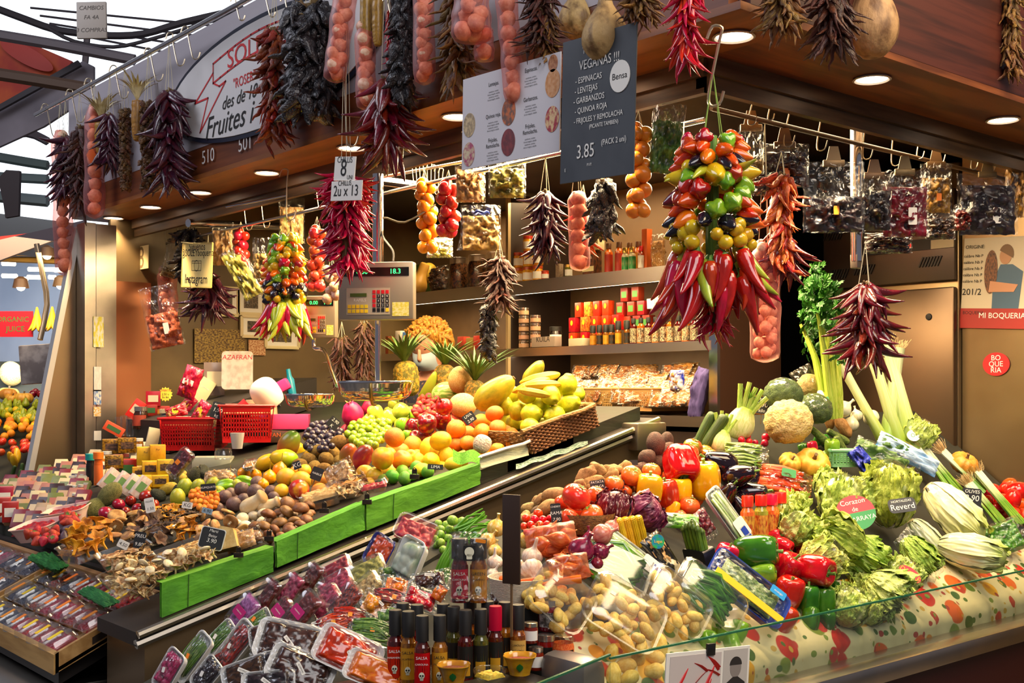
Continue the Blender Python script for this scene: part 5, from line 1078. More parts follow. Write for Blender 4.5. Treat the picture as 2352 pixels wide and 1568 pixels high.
def crat(u,v,wpx,ang,W,H,m,label,cont,cr_,nn,lift=.0,lm=None,heap=True,L=None):
 p=on('L',u,v,BASEH['L']+lift);L=L or S(wpx,p);x=Quaternion(UP,math.radians(ang))@RT;M=fr(p+UP*.03+Vector((FW))*W/2,x,UP.cross(x));crate(M,L,W,H,m,label,lm)
 if heap:
  c=single('dried_mushroom_heap',lumps(L*1.0,W*1.0,.05,cr_,nn,3,40,el=1.8),cont,'heap of dried mushroom pieces filling the '+label.split(' in')[0].split(' beside')[0],'dried mushrooms',M@Matrix.Translation((0,0,H*.75)),smooth=True,kind='stuff')
crat(432,1048,120,0,.26,.15,RC,'low red plastic crate of dark dried mushrooms',mat('dried_mushroom_bits','7c6430',c2='3c2c18',sc=12,rough=.8),.012,260,.02,lm='red crate of dried mushrooms')
crat(553,1030,108,12,.26,.17,RC,'second red plastic crate of pale dried slices',mat('pale_mushroom_slices','d8bc84',c2='7c5c34',sc=6,rough=.7),.018,120,.03)
bxat(490,1065,86,34,60,mat('frosted_container','c8ccb8',rough=.3,trans=.3),'frosted plastic container below the red crates',a=0,t=5,lift=.0,name='plastic_container',cat='container')
bxat(625,1003,110,24,60,mat('dark_printed_box','3a2418',rough=.5),'flat dark carton lettered AYAN beside the red crate',t=15,lift=.03,text='AYAN',tm=mat('orange_letters','c8602c'),ts=.028)
bxat(655,968,110,34,50,mat('pink_basket_plastic','e04a94',rough=.4),'bright pink plastic basket under the second scale',t=5,lift=.06,name='pink_basket',cat='basket')
bxat(645,975,60,36,40,mat('clear_tub','d8cfbc',rough=.3,trans=.4),'clear lidded tub in front of the pink basket',t=10,lift=.05,name='plastic_tub',cat='tub')
jat('L',513,1055,40,26,CLEAR,CLEAR,'empty clear round tub with a lid',.03,lab=None,name='round_tub',cat='tub')
p=on('L',545,1030,.13);single('plastic_cups',rev([(0,0),(.022,0),(.032,.07),(.030,.07),(.02,.004),(0,.004)],18,sub=1),mat('translucent_white','e4ded4',rough=.4,trans=.3),'small stack of translucent white cups','cups',trs(p))
single('dark_riser',slab(2.45,3.3,5.55,6.1,pl('L',.22),.16),DARK,'dark raised step behind the red crates carrying the spice boxes','riser')
for i,(u,v,w,h,a,c,tx,lb)in enumerate(((352,915,32,34,0,RB,None,'dark red spice box uppermost of its stack'),(345,942,32,26,0,RB,None,'dark red spice box in the middle of its stack'),(372,945,34,26,0,RB,None,'dark red spice box beside the stack'),(312,940,26,46,-35,mat('orange_red_box','d83c1c',rough=.4),None,'orange red box leaning beside the dark spice boxes'),(545,955,40,74,-48,mat('paella_red_box','b0141c',rough=.35),'PAELLA','red paella spice box leaning in the crate'),(462,905,34,76,-32,mat('cream_saffron_box','dcd0a0',rough=.5),'SAFRAN','tall cream box leaning behind the dried mushrooms'),(492,870,46,76,0,mat('grey_glass_case','8c7c74',rough=.2),None,'grey display case standing before the white sign'),(262,985,46,22,-30,mat('orange_pack','e8682c',rough=.5),None,'orange pack in the pink dish'),(527,965,22,40,-25,mat('black_white_box','2a2624',rough=.5),None,'black and white small box behind the dried slices'))):
 bxat(u,v,w,h,14,c,lb,a=a,t=15,lift=.16,name='spice_box',cat='box',text=tx,ts=.014,patch=None if tx else mat('print_'+str(i%3),('e0d0b0','3a6a3a','d8a030')[i%3],rough=.5))
M,s=lean('L',437,878,70,10,.30);bag(M,.17,.10,.05,'scarlet','shiny red foil bag standing upright behind the crates',filmm=mat('red_foil_bag','b8101c',rough=.25,coat=.5,bump=.7,bsc=6),lm='red foil bag',stick=(.03,.06,PAPER))
for i,(u,v,a,k)in enumerate(((430,930,50,'red_foil_bag'),(462,945,60,'red_foil_bag'),(405,945,20,'red_foil_bag'))):
 M,s=lean('L',u,v,a,20,.18);bag(M,.11,.07,.03,'gold','red spice sachet lying behind the dried mushrooms',filmm=_m['red_foil_bag'],stick=(.03,.03,YL),group='red spice sachets')
price_card('L',545,850,72,88,['AZAFRAN','',''],'tall white sign lettered AZAFRAN behind the display case',col=mat('white_marble_sign','d8ccc0',c2='c0b0a4',sc=5,rough=.5),tm=REDI,lift=.30,name='saffron_sign',cat='sign',stick=False,back=2)
star_=[((1 if i%2 else .8)*math.cos(i*PI/14),(1 if i%2 else .8)*math.sin(i*PI/14))for i in range(28)]
p=on('L',380,905,.3);s=S(17,p);o=thing('offer_star',fr(p,RT,UP),'yellow star shaped offer card lettered OFERTA','price card');part('card',prism([(x*s,y*s)for x,y in star_],.002),mat('yellow_star_card','f0dc4c',rough=.6),o,smooth=False);txt('OFERTA',s*.42,Matrix.Translation((0,s*.5,.002)),REDI,o);txt('2.50 u',s*.4,Matrix.Translation((0,0,.002)),INK,o);txt('5u 6e',s*.4,Matrix.Translation((0,-s*.4,.002)),INK,o)
jat('L',322,985,36,52,LIDS,mat('dark_jar_glass','3c1a10',rough=.15,coat=.6),'dark jar with a metal lid beside the square tins',.05,lab=mat('jar_label_red','a8342c'))
for i,(u,v)in enumerate(((285,1000),(298,1002),(272,1003))):jat('L',u,v,18,46,CLEAR,CLEAR,'empty clear glass standing in the row',.03,lab=None,group='clear glasses')
jat('L',388,985,44,46,mat('rope_lid','d8c490',rough=.8),CLEAR,'clear jar tied with pale rope',.08,lab=None)
bxat(350,1012,26,60,14,mat('yellow_white_box','ece0b0',rough=.5),'white and yellow box standing before the red crate',a=-12,lift=.1)
p=on('L',612,905,.30);single('white_canister',rev([(0,-.07),(.058,-.06),(.07,0),(.062,.05),(.035,.075),(0,.08)],28,sub=3),mat('glossy_white_plastic','ece0d0',rough=.25),'rounded white plastic canister behind the pens','canister',trs(p,rotz_to(ax(120,20))))
p=on('L',632,895,.25);single('pink_holder',box(.16,.06,.05,.01),mat('hot_pink_plastic','f03c8c',rough=.35),'hot pink plastic holder leaning on the white canister','holder',fr(p,ax(28),ax(118)))
p=on('L',600,950,.17);single('cream_canister',rev([(0,-.08),(.07,-.08),(.08,.0),(.075,.07),(0,.07)],24,sub=1),mat('cream_plastic','dcc090',rough=.35),'cream plastic canister below the white one','canister',trs(p))
p=on('L',668,885,.22);single('blue_bottle',rev([(0,-.06),(.022,-.06),(.024,.03),(.014,.05),(.012,.09),(0,.09)],16,sub=1),mat('teal_blue_plastic','1c8cb0',rough=.3),'teal blue squeeze bottle beside the second scale pan','bottle',trs(p,rotz_to(ax(100))))
p=on('L',625,905,.2);single('black_pen',tube([(0,0,-.08),(0,0,.07),(0,0,.09)],[.006,.006,.001],8,1),BLACK,'black marker pen leaning towards the scale pan','pen',trs(p,rotz_to(ax(125))))
#  vegetables on the side counter
put('R','beet','1506 1020 46 -999 0 .05;1488 1053 42 -999 0 .01;1510 1068 40;1540 1042 42;1530 1015 34;1475 1075 30;1555 1062 36')
put('R','ginger','1345 1092 32 40 10;1374 1078 30 -30 10 .01;1407 1079 28 0 10;1430 1083 34 60 10;1400 1102 34 70 10;1362 1108 32 20 10;1330 1112 24;1425 1105 26;1385 1120 26')
put('C','potato','1272 1136 34 10 10 .04;1243 1150 30 50 10 .02;1256 1168 34 35 10 .02;1214 1168 30 15 10;1230 1190 30;1285 1165 28;1205 1190 26;1275 1190 26')
put('C','dark_potato','1262 1180 28 40 10;1240 1172 28 20 10')
put('R','tomato','1325 1142 70 60 20 .05',label='largest orange red tomato beside the potatoes',lm='largest orange red tomato')
put('R','tomato','1369 1135 45 80 10 .03;1309 1192 50 20 20 .02;1357 1182 54 120 20 .04;1582 1043 46 -60 40 .04;1584 1164 52 70 10 .01;1400 1165 40;1340 1205 36;1510 1118 36;1560 1180 30;1600 1190 28')
put('R','orange_tomato','1452 1096 52 60 40 .04;1497 1082 44 80 10 .04;1408 1118 46 80 10 .01;1630 1050 46 90 10 .04;1420 1138 34;1500 1104 38;1470 1120 34;1535 1096 34;1440 1125 30')
put('R','green_tomato','1591 1028 46 70 20 .05',lm='half green tomato')
put('R','radish','1703 1010 17;1716 1001 18;1720 1014 17;1708 1022 15;1759 1004 20;1757 1017 18;1735 1016 14',h=.05)
put('R','red_bell','1565 1072 80 -80 35 .06',label='large red bell pepper lying with its stem towards the viewer',lm='large red bell pepper')
put('R','yellow_bell','1489 1122 62 85 5 .03;1562 1124 52 88 5 .02;1547 1168 34;',sz=1.1)
put('R','yellow_bell','1619 1101 70 95 5 .05',label='largest yellow bell pepper standing beside the aubergines',lm='largest yellow bell pepper',sz=1.15)
put('R','red_bell','1533 1135 50 100 5 .01',label='red bell pepper standing between two yellow ones',sz=1.2)
put('R','eggplant','1654 1063 60 160 20 .05;1693 1090 56 20 30 .06;1723 1132 56 10 20 .02;1667 1140 50 60 20;1728 1100 44 80 10;1700 1160 40',lm='shiny aubergines')
put('R','radicchio','1413 1163 80 80 10 .05',lm='white veined radicchio');put('R','red_cabbage','1485 1174 96 30 20 .03',lm='red cabbage')
put('R','cucumber','1640 990 28 58 5 .05;1622 985 26 65 5 .04',sz=.85)
put('R','cauliflower','1810 963 106 100 35 .10',lm='big cauliflower')
put('R','broccoli','1800 912 88 90 20 .16;1873 938 78 70 20 .12',lm='film wrapped broccoli')
put('R','pumpkin','1866 1068 78 80 40 .06;1818 1062 50 70 40 .05',lm='small yellow pumpkins')
put('R','yam','1938 980 28 125 10 .04;1905 965 22 100 10 .03')
put('R','white_onion','1937 938 40 40 0 .10;1966 955 28 100 -10 .09;2000 958 38 135 -20 .09;1955 972 36 80 0 .05',lm='white onions')
put('R','light_green','1911 1028 34 95 10 .05;1900 1050 26 130 10;1925 1060 26 70 10',label='curved green pepper beside the small pumpkins')
put('R','green_bell','1845 1030 24;1880 1010 22;1893 1012 26',label='small green pepper behind the pumpkins')
put('R','tall_red','1865 1027 24 100 0 .03',label='orange red long pepper behind the pumpkins')
put('R','courgette','1880 1000 20 140 10 .03;1925 1003 20 150 10 .03;1935 1030 22 120 10 .02')
put('C','cherry_tomato','1236 1179 23;1208 1190 20;1228 1192 20;1248 1193 20;1218 1205 19;1262 1190 18;1204 1208 19;1240 1205 20;1256 1204 18;1226 1215 18;1210 1222 17;1266 1208 16;1250 1215 18',h=.05)
put('C','red_onion','1336 1262 62 60 20 .03;1378 1268 44 30 10 .01;1355 1238 40;1372 1290 30',lm='red onions');put('C','pink_onion','1384 1229 50 20 10 .04;1405 1210 36')
put('C','garlic','1222 1278 48 75 10 .04;1222 1308 52 -70 50 .03;1197 1300 34',lm='white garlic heads')
put('C','garlic','1137 1290 36 90 10 .02;1132 1318 30 60 10;1205 1325 20',label='garlic head beside the dark board')
put('C','yellow_onion','1138 1215 44 80 10 .04;1125 1240 40 50 10 .02;1205 1240 40;1135 1262 34',lm='papery onions')
put('C','shallot','1285 1240 40 165 10 .07;1262 1222 34 60 10 .06;1240 1230 34 100 10 .05;1272 1260 32 10 10 .05;1246 1250 34 -40 10 .05;1225 1235 28 70 10 .03;1300 1225 28 20 10 .04;1232 1212 26;1298 1255 26;1258 1270 24 0 0 .03',lm='coppery shallots')
put('C','shallot','1290 1285 30 -30 10 .04;1305 1305 30 20 10 .03;1325 1292 28 120 10 .03;1280 1310 26 0 10;1312 1322 28 50 10;1340 1310 26 -20 10;1275 1292 22',label='shallot in the second net beside the herb box')
SHN=film('orange_net_wrap',(.98,.72,.5),.03,.4,bump=0,op=.22,opc=(.7,.18,.05),net=420)
for u,v,L,W,lb in((1266,1240,118,76,'orange net wrapped around the upper shallots'),(1307,1303,92,60,'orange net wrapped around the lower shallots')):
 M,s=lean('C',u,v,10,30,.06);single('shallot_net',pillow(L*s,W*s,.07,3,.1),SHN,lb,'net',M,smooth=True)
put('C','sprout','1039 1195 26 -999 0 .03;1061 1198 24;1012 1216 22;1033 1215 22;1010 1229 22;1012 1246 22;1052 1216 20;1000 1236 18;1030 1236 20;1024 1205 20;1070 1210 20;1018 1262 20')
fill('R','tomato','1290 1150,1420 1110,1400 1210,1300 1220',42,10,-.03,seed=3);fill('R','orange_tomato','1420 1100,1640 1020,1600 1160,1500 1180',40,18,-.03,seed=4)
fill('R','ginger','1330 1110,1430 1070,1440 1120,1350 1140',28,8,-.02,seed=5);fill('C','shallot','1230 1240,1320 1240,1340 1320,1260 1300',26,14,-.01,seed=6)
fill('C','potato','1200 1170,1280 1140,1290 1200,1210 1210',28,10,-.02,seed=6)
put('R','green_bell','1740 1270 78 5 20 .05',label='large dark green bell pepper lying on its side',lm='large green bell pepper',sz=1.2)
put('R','light_green','1755 1312 44 10 20 .04',label='light green ridged pepper below the dark green one')
put('R','red_bell','1668 1274 50 70 10 .03;1820 1303 62 60 20 .04;1859 1280 48 60 20 .05;1778 1238 38 30 30 .03;1799 1254 40 -30 30 .04;1690 1290 32;1785 1285 36;1760 1250 30')
put('R','red_bell','1872 1302 72 -10 45 .07',label='red bell pepper with its green stem facing the viewer',lm='red pepper with a green stem')
put('R','tall_red','1813 1355 66 80 10 .03',label='long scarlet pepper standing on end in front',lm='long scarlet pepper',sz=.8);put('R','tall_red','1800 1420 56 60 0',label='long scarlet pepper hanging low behind the glass')
put('R','green_bell','1856 1378 52 85 0 .02;1898 1383 50 88 0 .02;1880 1360 30;1912 1352 28;1862 1420 40;1900 1425 36',sz=1.3)
fill('R','red_bell','1770 1230,1900 1270,1880 1350,1790 1320',44,10,-.03,seed=3)
put('R','lettuce','1828 1210 88 60 20 .05',label='pale curly lettuce beside the red capped bottles',lm='pale curly lettuce');put('R','lettuce','1822 1162 60 90 10 .07',label='loose pale lettuce leaves above the curly lettuce')
put('R','romaine','1925 1235 96 150 20 .07',label='large crinkled cos lettuce lying across the middle',lm='large crinkled cos lettuce');put('R','romaine','1975 1270 80 -35 20 .04',label='crinkled cos lettuce turned down to the front')
put('R','wrapped_lettuce','1875 1285 96 40 20 .04;1945 1392 92 70 10 .02;1935 1150 118 80 10 .06;2075 1325 82 60 10 .03;1900 1110 70 60 10 .04')
put('R','lettuce','2028 1362 92 -40 30 .04;1990 1340 60;2000 1400 60',label='curly lettuce near the glass guard')
put('R','savoy','2046 1135 112 88 5 .07',label='big pointed cabbage in clear film with a black label',lm='big pointed cabbage')
put('R','napa','2195 1180 92 -50 25 .07',label='largest white chinese cabbage in film beside the peas',lm='largest chinese cabbage');put('R','napa','2235 1268 84 -10 25 .06;2130 1240 60 -50 10',label='chinese cabbage lying with its cut base outward')
put('R','romaine','2110 1275 66 -55 20 .05',label='yellow green cos heart in a clear bag',lm='cos heart in a bag')
M,s=lean('R',2110,1278,-52,30,.06);bag(M,.2,.10,.06,'green','clear bag around the cos heart',cl=.3,cs=lumps(.02,.02,.01,.01,2))
put('R','wrapped_lettuce','2108 998 74 60 10 .08',label='wrapped green cabbage with a round sticker behind the leeks')
put('R','plum_tomato','2335 1130 44 20 10 .03;2324 1153 38 80 10 .04;2300 1150 36 10 10;2277 1138 30;2321 1174 36 0 10;2345 1160 34;2296 1166 30;2270 1152 24;2345 1110 34 0 0;2350 1185 30;2310 1125 30')
fill('R','plum_tomato','2270 1130,2352 1100,2352 1190,2290 1180',30,10,-.03,seed=9)
put('R','pumpkin','2214 1064 62 70 30 .05',label='orange pumpkin behind the spring onions')
def disc(u,v,w,h,cols,txts,label,up=.12,a=0,tcol=PAPER,shape='oval',pl='R',d=None):
 p=P(u,v,d)if d else on(pl,u,v,up);s=dep(p)/FX;r,upv=rot2(a,0,25);o=thing('printed_label',fr(p,r,upv),label,'label');w,h=w*s,h*s
 part('backing',prism(ell(w/2,h/2,28)if shape=='oval' else rrect(w,h,h*.3),.0015),cols[0],o,smooth=False)
 if len(cols)>1:part('lower_half',prism([(w/2*math.cos(t),h/2*math.sin(t))for t in[PI+PI*i/16 for i in range(17)]]if shape=='oval' else rrect(w*.9,h*.4,h*.1),.0015),cols[1],o,Matrix.Translation((0,0,.0004)),smooth=False)
 for t,sz,y,tm in txts:txt(t,sz*s,Matrix.Translation((0,y*s,.0014)),tm,o)
GRN=mat('label_green','1c8a3c',rough=.4,var=0);RED=mat('label_red','d01c24',rough=.4,var=0);BLU=mat('label_blue','2440a8',rough=.4,var=0)
disc(1966,1177,92,84,[RED,GRN],[('Corazon',17,26,PAPER),('de',15,8,PAPER),('LA FARRAYA',15,-16,PAPER)],'round red and green label lettered Corazon de La Farraya',.19,12)
disc(2072,1160,64,34,[BLACK],[('HORTALIZAS',8,10,PAPER),('Reverd',20,-4,PAPER)],'black label lettered Reverd on the pointed cabbage',.19,8,shape='r')
disc(2090,1318,56,30,[RED],[('DULZE',17,0,YL)],'red label lettered DULZE in yellow',.15,-40);disc(2098,1000,30,28,[PAPER],[("O'",13,0,GRN)],'round white sticker on the wrapped cabbage',.15);disc(1896,912,12,30,[YL,GRN],[],'small green and yellow sticker on the wrapped broccoli',.22,25);disc(1885,905,14,20,[PAPER],[],'white barcode sticker on the wrapped broccoli',.22,15,shape='r')
price_card('R',1750,930,36,40,['FONOLL',('3.90',1.3),'kilo'],'black chalk card 3.90 with a cork edge behind the fennel',border=mat('cork_edge','c07c2c',rough=.7),lift=.14,a=-5)
price_card('R',2232,1144,44,46,['OLIVES',('3.90',1.3),'Kb'],'black card lettered OLIVES 3.90 beside the spring onions',lift=.16,a=-6)
price_card('C',1277,1178,24,44,['CHERRY','RAMA',('7.90',1.2)],'dark slanted card 7.90 above the cherry tomatoes',lift=.10,a=5)
price_card('R',1372,1112,34,20,['PATATA','DOLCA'],'small dark blue card lettered PATATA by the ginger',lift=.06,a=8)
price_card('R',1455,1062,20,12,[' '],'tiny dark card behind the tomatoes',lift=.06);price_card('R',1428,1112,12,20,[' '],'small dark card between ginger and tomatoes',lift=.06)
def fennel(u,v,s,a,label,lm=None,h=.08):
 p=on('R',u,v,h);k=S(s,p);o=thing('fennel',fr(p,ax(a-90),ax(a))@Matrix.Rotation(-PI/2,4,'X')@Matrix.Scale(k,4),label,'fennel',None,lm)
 part('bulb',rev([(0,-.5),(.2,-.52),(.42,-.3),(.5,0),(.42,.3),(.28,.55),(.2,.62),(0,.6)],24,6,.12,.03,sub=2),mat('fennel_bulb','dfe2a8',c2='c4d07c',sc=7,rough=.35,stretch=(3,3,.3),top='9cb83c',tz=.8),o,M=Matrix.Diagonal((1,.7,1,1)),smooth=True)
 for i,(x,dz,L)in enumerate(((-.3,.0,.75),(-.12,.1,.9),(.05,.1,.8),(.2,0,.8),(.35,-.05,.6))):
  part('stalk',tube([(x*.5,0,.35),(x*.9,0,.7),(x*1.6,0,.6+L)],[.12,.09,.085],8,2),mat('fennel_stalk','9cc03c',c2='c4d870',rough=.35,stretch=(4,4,.3)),o)
 f_=part('fronds',leafy(26,.45,.015,.9,.9,.8,.2,5,jit=.4),mat('fennel_fronds','5f9c24',rough=.5),o);f_['kind']='stuff'
fennel(1700,975,66,70,'fennel bulb with cut green stalks under the chalk card','fennel bulb',.09);fennel(1655,1015,48,80,'smaller fennel bulb with feathery fronds',None,.04)
p=on('R',1912,940,.16);o=thing('celery',trs(p,rotz_to(ax(97,0))),'tall bunch of celery with dark green leaves','celery',lm='tall celery bunch')
R=random.Random(2);CST=mat('celery_stalk','9cb83a',c2='c4d060',sc=6,rough=.3,stretch=(4,4,.2),var=.1)
for i in range(13):
 x,y=R.uniform(-.045,.045),R.uniform(-.03,.03);L=R.uniform(.30,.40);e=(x*2.2+R.uniform(-.03,.03),y*2,L)
 part('stalk',tube([(x*.5,y*.5,-.03),(x*1.1,y*.8,.06),(x*1.5,y,L*.6),e],[.020,.015,.011,.006],8,2),CST,o)
LF=mat('celery_leaf','2f6b18',c2='4a8a24',sc=6,rough=.4,var=.2)
def toothleaf(s):
 pts=[]
 for i in range(15):
  t=i/14;a=-PI*.85+t*PI*1.7;r=s*(1-.25*(i%2))*(.6+.4*math.cos(a*.5));pts.append((r*math.sin(a)*.8,r*math.cos(a),.12*s*(i%2)))
 return[(0,-s*.2,0)]+pts,[(0,i,i+1)for i in range(1,15)]
ac=Acc();
for i in range(420):
 an=R.uniform(0,2*PI);r=R.uniform(0,.13);z=R.gauss(.42,.05)-r*.7+.06
 ac.add(toothleaf(R.uniform(.018,.03)),0,trs((r*math.cos(an)*1.1+.02,r*math.sin(an)*.6,z),Quaternion((R.gauss(0,1),R.gauss(0,1),R.gauss(0,1)),R.uniform(.3,1.6))@Quaternion((1,0,0),1.1)))
for cx_,cz in((-.13,.24),(.17,.22),(-.09,.10),(.13,.32),(-.15,.30)):
 for i in range(34):ac.add(toothleaf(R.uniform(.014,.024)),0,trs((cx_+R.gauss(0,.025),R.gauss(0,.02),cz+R.gauss(0,.025)),Quaternion((R.gauss(0,1),R.gauss(0,1),R.gauss(0,1)),R.uniform(.3,1.6))@Quaternion((1,0,0),1.1)))
l_=part('leaves',ac,LF,o,smooth=False);l_['kind']='stuff'
LKM=mat('leek_shaft','e4e6b8',c2='d0d890',sc=6,rough=.3,stretch=(4,4,.15),bot='8fae3c',tz=.62,tw=.3)
for i,(u,v,u2,v2,w)in enumerate(((2092,1010,2034,790,40),(2062,1005,1998,800,30),(2020,995,1932,838,24),(2040,1000,2062,800,34))):
 d_=dep(on('R',u,v,.1))+.02*i;a_,b_=P(u,v,d_),P(u2,v2,d_+.05);M=trs(a_,rotz_to(b_-a_));L=(b_-a_).length;s=d_/FX
 o=thing('leek',M,['thickest white leek standing with its root end up','leek leaning just behind the thickest one','slim leek leaning towards the celery','straight leek behind the hanging dark chillies'][i],'leek','leeks behind the onions')
 part('shaft',tube([(0,0,-.04),(0,0,L*.3),(0,0,L*.7),(0,0,L)],[w*s*.62,w*s*.46,w*s*.42,w*s*.48],16,2),LKM,o)
 a=Acc()
 for k in range(40):an=k*2.4;rr=w*s*.4*(k/40)**.5;a.add(tube([(rr*math.cos(an),rr*math.sin(an),L-.003),(rr*1.6*math.cos(an),rr*1.6*math.sin(an),L+.015),(rr*2.2*math.cos(an)+R.gauss(0,.008),rr*2*math.sin(an),L+.02+R.random()*.02)],.0008,4,2))
 rt=part('roots',a,mat('pale_root_hair','d8bc84',rough=.8),o);rt['kind']='stuff'
SPG=mat('spring_onion_stem','7ca02c',c2='4c8420',rough=.35,top='e8e8c0',tz=.62,tw=.2)
for i,(u,v,u2,v2,w)in enumerate(((2190,1120,2120,1030,44),(2250,1115,2165,1035,44),(2290,1185,2225,1110,40),(2335,1190,2245,1085,30))):
 d_=dep(on('R',u,v,.05));a_,b_=P(u,v,d_-.02),P(u2,v2,dep(on('R',u2,v2,.10)));M=trs(a_,rotz_to(b_-a_));L=(b_-a_).length;s=d_/FX
 o=thing('spring_onion_bunch',M,'bunch of spring onions with hairy pale roots','spring onions','spring onion bunches')
 for k in range(8):
  x=(k-3.5)/7*w*s;y=R.uniform(-.008,.008);part('stem',tube([(x*1.3,y,-.03),(x*.9,y,L*.5),(x*.7,y,L)],[.006,.005,.008],7,2),SPG,o)
 a=Acc()
 for k in range(110):x,y=R.gauss(0,w*s*.28),R.gauss(0,.008);a.add(tube([(x,y,L-.002),(x*1.4+R.gauss(0,.006),y*1.5,L+.015),(x*1.7+R.gauss(0,.014),y*2,L+.025+R.random()*.02)],.0007,3,2))
 rt=part('roots',a,_m['pale_root_hair'],o);rt['kind']='stuff'
M,s=lean('R',1715,1048,-5,25,.06);bag(M,.155,.085,.07,'green','clear bag of long green beans and leaves',cs=strands(.13,.08,60,.004,4),cm=mat('bean_green','7c9c34',c2='a8b860',rough=.4),lm='bag of green beans')
M,s=lean('R',1803,1107,-12,25,.06);bag(M,.19,.095,.07,'orange','orange red film bag of carrots below the pumpkins',cs=strands(.16,.07,16,.012,5,8),cm=mat('carrot_orange','e0602c',c2='d84c1c',rough=.4),filmm=film('orange_film',(1,.62,.45),.12,.15,bump=.6,bsc=7),lm='bag of carrots',stick=(.05,.03,GRN,None,INK,.01,(.0,.02),0))
M,s=lean('R',2035,1065,-25,25,.10);bag(M,.27,.13,.09,'green','large clear bag of green spinach leaves',filmm=FILM,cm=mat('spinach_leaf','4a6b2c',c2='6b8c44',sc=9,rough=.5),lm='large bag of spinach')
M,s=lean('R',2085,1042,-28,25,.13);bag(M,.26,.075,.05,'green','light blue and white plastic bag with a green leaf print',filmm=mat('light_blue_bag','b8d0e8',c2='2c84d0',sc=1.2,rough=.25,bump=.4,bsc=5,edge=(.5,.6)),cl=.5)
M,s=lean('R',1985,1062,130,20,.10);single('blue_bag_neck',pillow(.13,.06,.04,4,.5),mat('shiny_blue_film','2c24b0',c2='4a3cd8',sc=6,rough=.2,coat=.6,bump=1,bsc=7),'twisted shiny blue bag neck above the wrapped lettuces','bag',M,smooth=True)
M,s=lean('R',2310,1235,20,25,.05);bag(M,.17,.14,.09,'green','clear bag of green peas at the outer end',cs=lumps(.15,.12,.05,.011,170,3,44),cm=mat('pea_green','4f8a1c',c2='3f7014',rough=.25,coat=.4),lm='bag of peas')
M,s=lean('R',1855,880,120,10,.16);bag(M,.14,.09,.08,'tan','round celeriac root inside a clear bag behind the broccoli',cs=xf(sph(18,.9,nz=.2),Matrix.Scale(.10,4)),cm=mat('celeriac_skin','c8b070',c2='b09858',sc=9,rough=.7,bump=.5))
crate(fr(on('R',1935,1070,.03),RT,FW),.09,.05,.06,mat('pale_green_crate','8ccf8c',rough=.4),'small pale green slotted crate behind the carrots')
def flatpack(u,v,a,L,W,H,cont,label,t=35,h=.06,pl='R',**k):
 M,s=lean(pl,u,v,a,t,h);return pack(M,L*s,W*s,H,cont,label,**k)
LST=lambda L,W,n=12,r=.006:strands(L,W,n,r,7,6,.05)
LKS=mat('white_green_leek','e8ecc8',c2='a8c060',sc=2,rough=.35,stretch=(1,4,1))
def veg_tray(u,v,a,L,W,label,stick,cm,cs=None,h=.06,lm=None,traym=TRAYW,H=.02,pl='R'):
 M,s=lean(pl,u,v,a,35,h);o=thing('vegetable_tray',M,label,'tray',None,lm);L,W=L*s,W*s
 part('foam_tray',tray_sh(L,W,H,fl=.9),traym,o)
 c=part('contents',cs or strands(L*.92,W*.75,11,W*.09,3,7,.06),cm,o,Matrix.Translation((0,0,H*.8)),smooth=True);c['kind']='stuff'
 part('film_wrap',pillow(L*1.02,W*1.02,H*1.6,5,.03),FILM,o,Matrix.Translation((0,0,H*.9)),smooth=True)
 if stick:
  sticker(o,W*.75,W*1.0,H*1.9,PAPER,'Calcot',INK,W*.14,(L*.22,0),90,'paper_label');sticker(o,W*.35,W*.9,H*2.0,stick,'T\'Aporta',PAPER,W*.16,(L*.36,0),90,'colour_band')
 return o
veg_tray(1450,1283,-38,190,50,'white tray of leeks with a blue and white label in front',BLU,LKS,lm='front tray of leeks');veg_tray(1668,1190,-55,150,46,'white tray of leeks standing behind the asparagus',BLU,LKS)
CORN=mat('corn_kernels','ecc024',c2='d8a414',sc=30,rough=.3,coat=.3)
for i in range(4):
 p=on('R',1428+i*15,1226-i*2,.07);k=S(20,p)
 sh=rev([(0,-2.0),(.42,-1.9),(.5,-1.2),(.5,1.2),(.42,1.9),(0,2.0)],28,sub=12);vs=[(x*(1+.06*math.cos(14*math.atan2(y,x))*1),y*(1+.06*math.cos(14*math.atan2(y,x))),z*(1+.0*z))for x,y,z in sh[0]]
 vs=[(x*(1+.04*math.cos(z*32)),y*(1+.04*math.cos(z*32)),z)for x,y,z in vs]
 single('corn_cob',([tuple(Vector(v_)*k)for v_ in vs],sh[1]),CORN,'peeled yellow corn cob in the pack of four','corn',trs(p,rotz_to(ax(105,15))),group='peeled corn cobs')
M,s=lean('R',1520,1277,-58,30,.07);bag(M,.14,.075,.03,'beige','black printed bag of bean sprouts with a round blue badge',filmm=mat('black_printed_bag','1c1810',c2='d8cc9c',sc=1.3,rough=.25,coat=.4,edge=(.58,.6)),lm='black bag of sprouts');bb=THINGS[-1][0];part('round_badge',prism(ell(.02,.022),.001),mat('blue_green_badge','1c78a8',c2='2c9c3c',sc=2,rough=.3),bb,Matrix.Translation((-.045,.0,.024)),smooth=False);txt('Lugus',.012,trs((-.045,0,.026),Quaternion((0,0,1),1)),YL,bb)
ASP=mat('asparagus_green','7c9c2c',c2='5c7c24',sc=5,rough=.4,top='4c6424',tz=.85)
p=on('R',1607,1275,.07);o=thing('asparagus_bunch',trs(p,rotz_to(ax(105,10))),'bunch of green asparagus in a black printed band','asparagus',lm='asparagus bunch');s=dep(p)/FX
